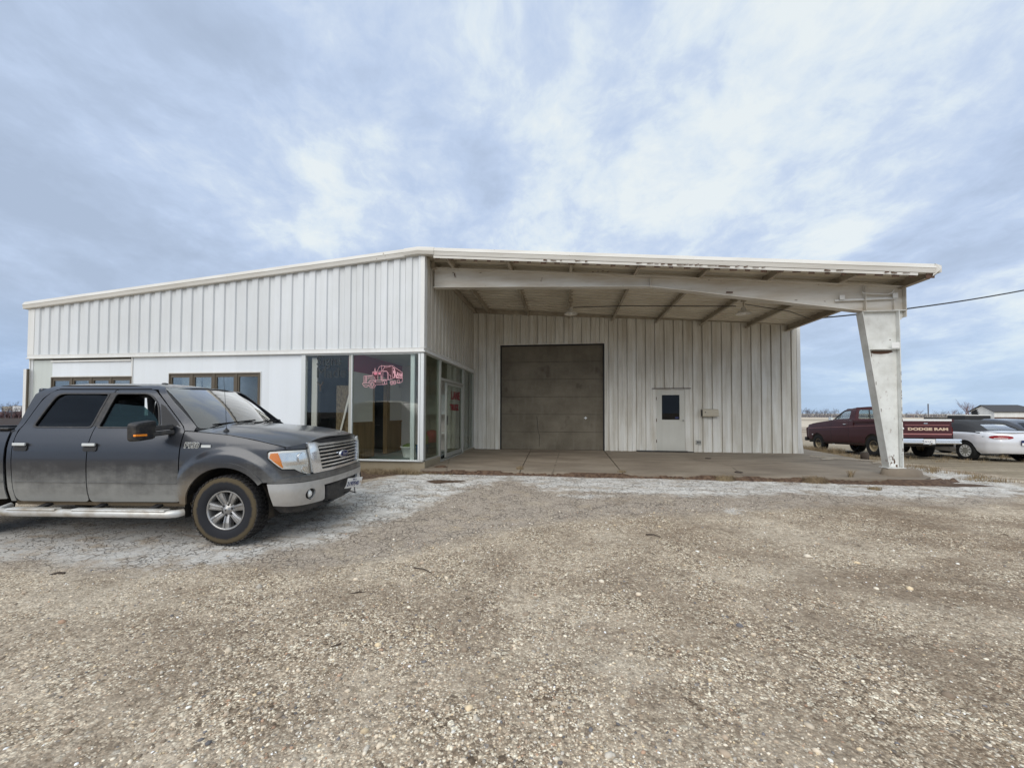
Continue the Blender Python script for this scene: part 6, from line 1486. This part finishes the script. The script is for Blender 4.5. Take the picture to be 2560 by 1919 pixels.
def saloon(name, label, cat, loc, P, ground_z, soft=False):
    C_ = empty(name, (loc[0], loc[1], ground_z), pi / 2); tag(C_, label, cat)
    k = Skin([(3.62, 0), (3.58, .4), (3.40, .70), (3.0, .84), (2.5, .87), (0, .88), (-.35, .865), (-.62, .80), (-.84, .62), (-.93, .35), (-.96, 0)],
             [(.25, .10), (.36, .03), (.50, .0), (.58, .012), (.62, .0), (.74, .015), (.88, .045), (.94, .09), (.99, .16)])
    for sd in (1, -1):
        poly = [(K_x, z) for K_x, z in [(k.tx(3.35), .62), (k.tx(3.35), .30), (k.tx(3.05), .24)]] + [(k.tx(2.70 + .36 * cos(a)), .31 + .36 * sin(a)) for a in [radians(5 + q * 170 / 12) for q in range(13)]] + [(k.tx(2.30), .24), (k.tx(.40), .24)] + [(k.tx(.355 * cos(a)), .31 + .36 * sin(a)) for a in [radians(5 + q * 170 / 12) for q in range(13)]] + [(k.tx(-.42), .26), (ry(k, .5), .30), (k.t[-1] - .001, .30), (k.t[-1] - .001, .955), (ry(k, .5), .955), (k.tx(-.3), .955), (k.tx(1.9), .93), (k.tx(3.0), .80)]
        side_panel('body_side', k, poly, P, C_, sd, usex=False, step=.1)
        el = [(ry(k, .58) + .27 * cos(a) * -1, .80 + .062 * sin(a)) for a in [2 * pi * q / 26 for q in range(26)]]
        tl = side_panel('tail_light', k, el, M['red_lens'], C_, sd, usex=False, off=.012, step=.06, thick=.02)
        side_panel('reverse_lamp', k, [(ry(k, .70), .756), (ry(k, .45), .756), (ry(k, .45), .772), (ry(k, .70), .772)], M['white_plain'], tl, sd, usex=False, off=.016, step=.1, thick=.004)
        for cx in (2.70, 0): wheel(C_, cx, sd * .77, .315, .315, .2, .20, sd, 'cap', 'tyre', 'alu')
        side_panel('door_gap', k, [(k.tx(.62), .92), (k.tx(.60), .32), (k.tx(.59), .32), (k.tx(.61), .92)], M['black'], C_, sd, usex=False, off=.002, thick=.002)
    m = MB(); m.box((-.55, -.68, .26), (3.2, .68, .80)); m.build('under_body', M['wheelwell'], C_)
    panel('boot_lid', roundpoly([(-.90, -.30), (-.80, -.58), (-.50, -.73), (.30, -.74), (.30, .74), (-.50, .73), (-.80, .58), (-.90, .30)], .05), lambda x, y: (x, y, .995 - .04 * (abs(y) / .74) ** 2 - .03 * smoothstep(-.6, -.9, x)), P, C_, step=.12, outward=(0, 0, 1))
    panel('hood', roundpoly([(3.52, -.4), (3.3, -.7), (1.95, -.76), (1.95, .76), (3.3, .7), (3.52, .4)], .1), lambda x, y: (x, y, float(np.interp(x, [1.9, 2.8, 3.5], [.98, .88, .70])) - .04 * (abs(y) / .76) ** 2), P, C_, step=.15, outward=(0, 0, 1))
    gz_top = 1.33 if soft else 1.40
    def gh(u, v):  # u along -1(rear) .. 1(front) ; v across -1..1 : arched cabin
        x = .85 + 1.25 * u; e = float(np.interp(u, [-1, -.72, -.42, 0, .3, .62, 1], [0, .55, .90, 1, .97, .62, 0]))
        wv_ = abs(v); yy = np.sign(v) * float(np.interp(wv_, [0, .55, .8, 1], [0, .50, .66, .80])) ; zz = float(np.interp(wv_, [0, .55, .8, 1], [1, .95, .68, 0]))
        return (x, float(yy), .93 + (gz_top - .93) * e * zz)
    P2_ = M['softtop'] if soft else P
    rw = roundpoly([(-.90, -.48), (-.60, -.40), (-.60, .40), (-.90, .48)], .05)
    wins = [[(-.55, .86), (-.15, .66), (.02, .66), (.02, .90)], [(.06, .90), (.06, .66), (.30, .66), (.62, .86)]]
    holes = [rw, roundpoly([(.60, -.5), (.92, -.6), (.92, .6), (.60, .5)], .05)]
    if soft: holes += [roundpoly([(.06, s * .92), (.06, s * .70), (.28, s * .70), (.62, s * .92)], .02) for s in (1, -1)]
    else:
        for s in (1, -1):
            for wp in ([(-.68, .93), (-.45, .70), (-.04, .68), (-.04, .93)], [(.0, .93), (.0, .68), (.32, .70), (.66, .93)]): holes.append([(a, s * b) for a, b in wp])
    panel('soft_top' if soft else 'cabin', [(-1, -1), (1, -1), (1, 1), (-1, 1)], gh, P2_, C_, holes=holes, step=.11, thick=.02, outward=(0, 0, 1))
    for h_ in holes: panel('window_glass', h_, lambda u, v: tuple(Vector(gh(u, v)) - Vector((0, 0, .012))), (M['glass_ws'] if soft and h_ is rw else M['glass_dark']) , C_, step=.15, thick=.003, outward=(0, 0, 1))
    m = MB(); 
    for y in (-.36, .36): m.box((.7, y - .22, .5), (.85, y + .22, 1.12))
    m.box((.1, -.6, .5), (.25, .6, 1.0)); m.build('seat', M['seat'], C_, bevel=.03)
    m = MB(); m.box((-.985, -.17, .56), (-.965, .17, .72)); pp = m.build('number_plate', M['emblem_blue'] if soft else M['white_plain'], C_)
    if soft:
        m = MB(); m.box((-.989, -.17, .56), (-.9855, .17, .64)); m.build('plate_face', M['white_plain'], pp)
        xx, yy, z_ = k.pt(k.tx(-.52), .80); m = MB(); m.bar((xx + .02, yy + .004, .79), (xx - .05, yy - .02, .79), .004, .05); m.bar((xx + .0, yy + .004, .74), (xx - .05, yy - .012, .74), .004, .02); m.build('badge', M['black'], C_)
        xx, yy, z_ = k.pt(k.tx(-.25), .80); m = MB(); m.bar((xx + .06, yy + .002, .85), (xx - .06, yy + .002, .85), .003, .005); m.bar((xx + .06, yy + .002, .75), (xx - .06, yy + .002, .75), .003, .005); m.build('filler_flap', M['alu_old'], C_)
    return C_
saloon('convertible_car', 'silver convertible with black soft top parked beyond the maroon pickup', 'car', (13.95, 15.32), M['paint_silver'], -.235, True)
saloon('dark_car', 'dark navy car cut off at the right edge behind the silver convertible', 'car', (16.65, 17.0), M['paint_navy'], -.28, False)

# ------------------------------------------------------------------ far things
def at(px, py, Y):
    u = (px - 1280) / 1013.6; v = (py - 1006.2) / 1013.6
    d = camo.matrix_world.to_3x3() @ Vector((u, -v, -1)); t_ = Y / d.y
    return Vector((d.x * t_, Y, 1.291 + d.z * t_))
def bare_tree(h, seed, spread=.5):
    r = random.Random(seed); m = MB(); c = MB()
    top = Vector((r.uniform(-.05, .05) * h, 0, h * .45)); m.tube([(0, 0, 0), tuple(top * .5), tuple(top)], [h * .022, h * .018, h * .012], 5)
    def br(p, d, L, rad, lev):
        q = p + d * L; mid = p + d * L * .5 + Vector((r.uniform(-1, 1), r.uniform(-1, 1), 0)) * L * .06
        c.tube([p, mid, q], [rad, rad * .8, rad * .5], 3)
        if lev == 0: return
        for _ in range(3 if lev > 1 else 4):
            nd = (d + Vector((r.uniform(-1, 1), r.uniform(-1, 1), r.uniform(-.25, .8))) * spread * 1.3).normalized()
            br(p.lerp(q, r.uniform(.35, 1)), nd, L * r.uniform(.55, .75), rad * .55, lev - 1)
    for k in range(7):
        a = r.uniform(0, 2 * pi); d = Vector((cos(a) * spread, sin(a) * spread, r.uniform(.5, 1.1))).normalized()
        br(top * r.uniform(.45, 1), d, h * r.uniform(.25, .38), h * .008, 3)
    return m, c
protos = []
def plant_tree(loc, h, seed, mt, label, group):
    key = seed % 4
    while len(protos) <= key:
        m, c = bare_tree(10.0, 100 + len(protos) * 7, .42 + .12 * len(protos)); a = m.build('trunk', None, None, fix=False) if False else None
        mt_ = bpy.data.meshes.new('trunk'); mt_.from_pydata(m.v, [], m.f); mc = bpy.data.meshes.new('crown'); mc.from_pydata(c.v, [], c.f)
        mt_.materials.append(None); mc.materials.append(None); protos.append((mt_, mc))
    e = empty('bare_tree', tuple(loc), seed * 1.7); e.scale = (h / 10,) * 3; tag(e, label, 'tree', group)
    for nm, me_ in zip(('trunk', 'crown'), protos[key]):
        o = bpy.data.objects.new(nm, me_); COL.objects.link(o); o.parent = e
        o.material_slots[0].link = 'OBJECT'; o.material_slots[0].material = mt
    return e
r_ = random.Random(5)
xs = [2008, 2014, 2019, 2025, 2030, 2036, 2043, 2049, 2055, 2060, 2066, 2072, 2078, 2085, 2093]
for i, px in enumerate(xs):
    Y = 190 + r_.uniform(-12, 12); p = at(px, 1046, Y); p.z = -1.2
    plant_tree(p, r_.uniform(3.8, 5.2), i, M['bark'], 'thin bare tree in the distant row left of the maroon pickup cab', 'bare trees beyond the maroon pickup')
for i, (px, h) in enumerate(((2262, 3.0), (2270, 2.4), (2284, 3.6), (2300, 4.0), (2309, 3.0), (2335, 2.6), (2348, 4.0), (2364, 3.6), (2380, 4.4), (2392, 4.2), (2402, 3.4))):
    Y = 200 + r_.uniform(-20, 20); p = at(px, 1046, Y); p.z = -1.2
    plant_tree(p, h * 1.15, i + 1, M['bark_red'] if i in (2, 3, 8) else M['bark'], 'small bare tree on the horizon right of the column', 'bare trees right of the column')
for px, h, lb_ in ((2416, 7.5, 'tallest reddish bare tree, farthest left of the white barn'), (2424, 6.2, 'middle one of three reddish bare trees left of the barn'), (2431, 5.5, 'shortest reddish bare tree, nearest the white barn gable')):
    p = at(px, 1046, 170); p.z = -1.2; plant_tree(p, h, int(px), M['bark_red'], lb_, 'bare trees beside the barn')
for i, (px, h) in enumerate(((-14, 4.4), (8, 5.2), (14, 6.4), (22, 5.9), (28, 7.2), (34, 7.4), (41, 7.3), (48, 6.4), (53, 7.8), (60, 5.2), (68, 4.0), (-30, 4))):
    p = at(px, 1020, 88 + r_.uniform(-4, 4)); p.z = -.9
    plant_tree(p, h * .62, i + 2, M['bark_red'] if i % 2 else M['bark'], 'bare tree in the clump left of the pickup roof', 'bare trees at the far left')
# brushy wood at the far left that reads as one mass
m = MB(); rr = random.Random(3)
for k in range(2600):
    u = rr.random(); px = -60 + 150 * u; Y = 92 + rr.uniform(-5, 9); p = at(px, 1020, Y); h = rr.uniform(.5, 2.3) * (1 + .25 * sin(px * .15))
    x, y = p.x, p.y; w_ = rr.uniform(.05, .16); lean = rr.uniform(-.3, .3)
    m.add([(x - w_, y, -.9), (x + w_, y, -.9), (x + lean, y + .1, -.9 + h)], [(0, 1, 2)]); m.add([(x, y - w_, -.9 + h * .3), (x, y + w_, -.9 + h * .3), (x + lean * 1.5 + .3, y, -.9 + h * rr.uniform(.6, 1))], [(0, 1, 2)])
tag(m.build('brush_wood', M['bark_red'], fix=False), 'brown brushwood along the far left horizon', 'brushwood', kind='stuff')
m = MB()
for k in range(2600):
    u = rr.random(); px = 2000 + 450 * u; Y = 215 + rr.uniform(-10, 10); p = at(px, 1046, Y); h = rr.uniform(.8, 2.6)
    x, y = p.x, p.y; w_ = rr.uniform(.06, .2); lean = rr.uniform(-.3, .3)
    m.add([(x - w_, y, -1.5), (x + w_, y, -1.5), (x + lean, y + .1, -1.1 + h)], [(0, 1, 2)])
tag(m.build('far_hedgerow', M['bark'], fix=False), 'grey hedgerow along the far right horizon', 'hedgerow', kind='stuff')
# white barn with a dark hipped roof
bn = empty('barn', (130, 142.7, -.6)); tag(bn, 'white barn with dark grey roof and broken gable on the right horizon', 'barn')
m = MB(); L = 13.5; Wd = 7.3
m.add([(0, 0, 0), (L, 0, 0), (L, 0, 2.75), (0, 0, 2.75), (0, Wd, 0), (L, Wd, 0), (L, Wd, 2.75), (0, Wd, 2.75), (0, Wd / 2, 4.45)], [(0, 1, 2, 3), (1, 5, 6, 2), (5, 4, 7, 6), (4, 0, 3, 8, 7)]); m.build('wall', M['trim_white'], bn)
m = MB(); a, b, c, d, e1, e2 = (-.5, -.5, 2.6), (L + .4, -.5, 2.6), (L + .4, Wd + .5, 2.6), (-.5, Wd + .5, 2.6), (-.5, Wd / 2, 4.75), (L - 3.8, Wd / 2, 4.75)
m.add([a, b, c, d, e1, e2], [(0, 1, 5, 4), (1, 2, 5), (2, 3, 4, 5)]); m.add([(x, y, z - .15) for x, y, z in (a, b, c, d, e1, e2)], [(0, 1, 5, 4), (1, 2, 5), (2, 3, 4, 5)]); m.add([a, e1, d, (d[0], d[1], d[2] - .2), (e1[0], e1[1], e1[2] - .2), (a[0], a[1], a[2] - .2)], [(0, 1, 4, 5), (1, 2, 3, 4)])
m.build('roof', mat('barn_roof', base=(0.06, 0.06, 0.065), rough=.8), bn, fix=False)
m = MB(); m.prism([(4.4, 1.3), (7.0, 1.3), (7.1, 2.6), (5.6, 3.3), (4.9, 3.2), (5.3, 2.7), (4.6, 2.6), (5.2, 2.2), (4.3, 2.1), (5.0, 1.8), (4.5, 1.6)], lambda a, b: (-.03, a, b), lambda a, b: (.01, a, b)); m.build('broken_siding', M['black'], bn)
m = MB(); m.box((0, -.06, 0), (L, -.02, .9)); m.build('skirting', M['rust'], bn)
def low_block(name, label, cat, px0, px1, py0, py1, Y, mt, depth=2.5, top=None):
    a = at(px0, py1, Y); b = at(px1, py0, Y); e = empty(name, ((a.x + b.x) / 2, Y, a.z)); tag(e, label, cat); w2 = (b.x - a.x) / 2; hh = b.z - a.z
    m = MB(); m.box((-w2, 0, -.6), (w2, depth, hh)); m.build('body', mt, e, bevel=.05)
    m = MB(); m.box((-w2 * 1.01, -.05, hh), (w2 * 1.01, depth + .05, hh + hh * .12)); m.build('top', top or mt, e)
    return e
low_block('cargo_trailer', 'large black trailer standing below the barn', 'trailer', 2413, 2477, 1038.5, 1052, 60, M['black'], top=M['white_plain'])
low_block('cargo_trailer', 'low dark trailer left of the large black trailer', 'trailer', 2348, 2400, 1044, 1052, 64, M['black'], top=M['purlin'])
low_block('long_shed', 'long low dark shed with pale roof beyond the wall corner', 'shed', 1990, 2041, 1047, 1050.5, 150, M['black'], 6, M['white_plain'])
low_block('farm_shed', 'pale farmhouse at the far left horizon nearer the pickup', 'house', 31, 52, 1015, 1022.5, 86, M['white_plain'], 5, M['purlin'])
low_block('farm_shed', 'small pale shed at the far left edge', 'shed', 4, 27, 1016, 1021.5, 87, M['mailbox'], 5, M['grass_dry'])
m = MB(); p = at(2321, 1046, 120); m.tube([(0, 0, -1), (0, 0, 3.9)], .14, 6); world_thing('utility_pole', 'thin dark utility pole on the right horizon', 'pole', m, M['bark'], (0, 0, 0)).location = (p.x, p.y, 0)

# ------------------------------------------------------------------ weeds, tufts and litter
def blades(MBX, cx, cy, z, n, rad, h, seed, lean=.6):
    q = random.Random(seed)
    for k in range(n):
        a = q.uniform(0, 2 * pi); rr_ = rad * sqrt(q.random()); x = cx + rr_ * cos(a); y = cy + rr_ * sin(a) * .7; hh = h * q.uniform(.35, 1); w_ = q.uniform(.0015, .004)
        dx, dy = q.uniform(-lean, lean) * hh, q.uniform(-lean, lean) * hh; tx_, ty_ = cos(a + 1.57) * w_, sin(a + 1.57) * w_
        MBX.add([(x - tx_, y - ty_, z), (x + tx_, y + ty_, z), (x + dx * .4 + tx_, y + dy * .4 + ty_, z + hh * .65), (x + dx * .4 - tx_, y + dy * .4 - ty_, z + hh * .65), (x + dx, y + dy, z + hh * .9)], [(0, 1, 2, 3), (3, 2, 4)])
for i, (x, y, n, rad, h, lb) in enumerate(((3.22, 8.86, 900, .21, .13, 'dry straw grass tuft at the slab edge nearer the middle'), (4.92, 8.86, 900, .24, .15, 'dry straw grass tuft at the slab edge nearer the column'), (5.55, 8.2, 260, .12, .07, 'small flattened dry tuft on the white asphalt'), (-1.05, 9.25, 130, .10, .10, 'sparse dry weed in the slab joint by the garage door'), (1.2, 9.1, 120, .10, .06, 'sparse dry weed in the middle slab joint'), (5.75, 9.15, 60, .05, .2, 'thin upright weed stalk near the slab edge'))):
    m = MB(); blades(m, 0, 0, 0, n, rad, h, i)
    o = m.build('grass_tuft', M['grass_dry'], fix=False); o.location = (x, y, 0 if y > 8.93 else gz(x, y)); tag(o, lb, 'grass tuft', 'dry grass tufts by the slab')
m = MB(); q = random.Random(9)
for k in range(70): blades(m, q.uniform(-5.6, -3.15), q.uniform(8.62, 9.05), gz(-4, 8.8) - .01, 45, .12, q.uniform(.06, .17), k)
for k in range(26): blades(m, q.uniform(-3.5, -2.5), q.uniform(8.72, 8.88), gz(-3, 8.8), 30, .07, .05, 300 + k)
for k in range(120):
    yy = q.uniform(9.5, 19); xx = float(np.interp(yy, [9.5, 12, 14.6, 17, 19], [8.3, 8.6, 8.9, 9.1, 9.3])) + abs(q.gauss(0, .5)); blades(m, xx, yy, gz(xx, yy), 30, .16, q.uniform(.05, .16), 500 + k)
for k in range(110):
    yy = q.uniform(14, 21); xx = q.uniform(10.2, 16); blades(m, xx, yy, gz(xx, yy), 26, .18, q.uniform(.06, .2), 900 + k)
for k in range(60):
    yy = q.uniform(17.5, 20.5); xx = q.uniform(10.0, 10.9); blades(m, xx, yy, gz(xx, yy), 40, .18, q.uniform(.18, .38), 1300 + k)
for k in range(40):
    xx = q.uniform(2, 7); blades(m, xx, 8.86 + q.uniform(-.05, .03), gz(xx, 8.8), 16, .05, .04, 1500 + k)
tag(m.build('dry_weeds', M['grass_dry'], fix=False), 'dry brown weeds round the curb and between the parked cars', 'weeds', kind='stuff')
m = MB(); q = random.Random(21); n_ = 260; top_ = []; 
for i in range(n_ + 1):
    x = -3.25 + 11.2 * i / n_; yb = 8.905 + .05 * smoothstep(6, 7.2, x) + .55 * smoothstep(6.9, 8.0, x)
    k1 = .5 + .5 * sin(x * 2.1 + sin(x * 5)); wd = .02 + .10 * k1 * q.uniform(.6, 1) + (.12 if 5.2 < x < 7.9 else 0); hh = -.005 - .06 * (1 - k1) * q.uniform(.3, 1)
    zg = gz(x, yb - .12)
    m.v += [(x, yb + .006, hh if k1 < .75 else .004), (x, yb - wd * .5, hh - .02), (x, yb - wd, zg + .012), (x, yb - wd - .05, zg - .02)]; 
for i in range(n_):
    for j in range(3): m.f.append((i * 4 + j, i * 4 + j + 1, (i + 1) * 4 + j + 1, (i + 1) * 4 + j)); m.sm.append(True); m.mi.append(0)
tag(m.build('dirt_drift', M['soil'], fix=False), 'brown dirt drifted along the front edge of the slab', 'dirt', kind='stuff')
def lump(name, label, cat, loc, r, mt, flat=.3, seed=1):
    bm = bmesh.new(); bmesh.ops.create_icosphere(bm, subdivisions=2, radius=r); q = random.Random(seed)
    for v in bm.verts: v.co = Vector((v.co.x * (1 + q.uniform(-.25, .25)), v.co.y * (1 + q.uniform(-.25, .25)), v.co.z * flat * (1 + q.uniform(-.3, .3))))
    me = bpy.data.meshes.new(name); bm.to_mesh(me); bm.free(); o = link(name, me, mt, smooth=True); o.location = loc; return tag(o, label, cat)
lump('dirt_heap', 'small heap of dirt on the slab beside the office door', 'dirt heap', (-2.95, 9.35, -.005), .17, M['soil'], .28, 2)
lump('dirt_ridge', 'brown dirt ridge along the slab front near the office corner', 'dirt heap', (-2.6, 8.86, -.06), .5, M['soil'], .10, 4).scale = (1, .16, .8)
lump('dead_leaf', 'dark brown clod lying on the slab near the front edge', 'clod', (3.72, 9.45, .01), .085, M['twig'], .22, 3)
lump('dark_clod', 'dark clod lying on the slab before the mailbox', 'clod', (4.0, 12.2, .01), .08, M['twig'], .2, 6)
for i, (a, b, r, lb) in enumerate((((-1.52, 3.95), (-1.30, 3.85), .006, 'thin dark twig on the gravel left of centre'), ((-1.85, 3.30), (-1.72, 3.36), .006, 'short dark twig on the gravel lower left of centre'), ((3.55, 3.6), (4.05, 3.55), .009, 'long dark stick on the gravel at the right edge'), ((1.0, 5.35), (1.16, 5.28), .008, 'short dark stick on the gravel below the slab middle'), ((-4.8, 3.35), (-4.9, 3.3), .012, 'dark bark chip on the gravel at the left edge'), ((-1.55, 2.55), (-1.47, 2.6), .007, 'tiny dark twig on the gravel lower left'))):
    m = MB(); za = gz(*a) + .012; m.tube([(a[0], a[1], za), ((a[0] + b[0]) / 2 + .01, (a[1] + b[1]) / 2 + .01, za + .01), (b[0], b[1], gz(*b) + .012)], [r, r * .9, r * .5], 5)
    world_thing('twig', lb, 'twig', m, M['twig'], (a[0], a[1], za))
for i, (a, b, w_, lb) in enumerate((((8.3, 12.0), (7.1, 13.0), .07, 'long grey wood lath lying across the slab edge'), ((7.8, 11.6), (8.7, 11.9), .05, 'short wood lath beside the long one at the slab edge'), ((7.0, 12.3), (7.5, 12.4), .04, 'small wood scrap on the slab near the wall end'))):
    m = MB(); m.bar((a[0], a[1], .03), (b[0], b[1], .05), w_, .02); world_thing('wood_lath', lb, 'lath', m, M['purlin'], (a[0], a[1], 0))
m = MB(); m.lathe([(.001, 0), (.10, 0), (.10, .26), (.001, .26)], 10); world_thing('old_stump', 'short brown post stub in the weeds left of the column', 'stump', m, M['twig'], (0, 0, 0)).location = (8.75, 13.3, gz(8.7, 13.3))
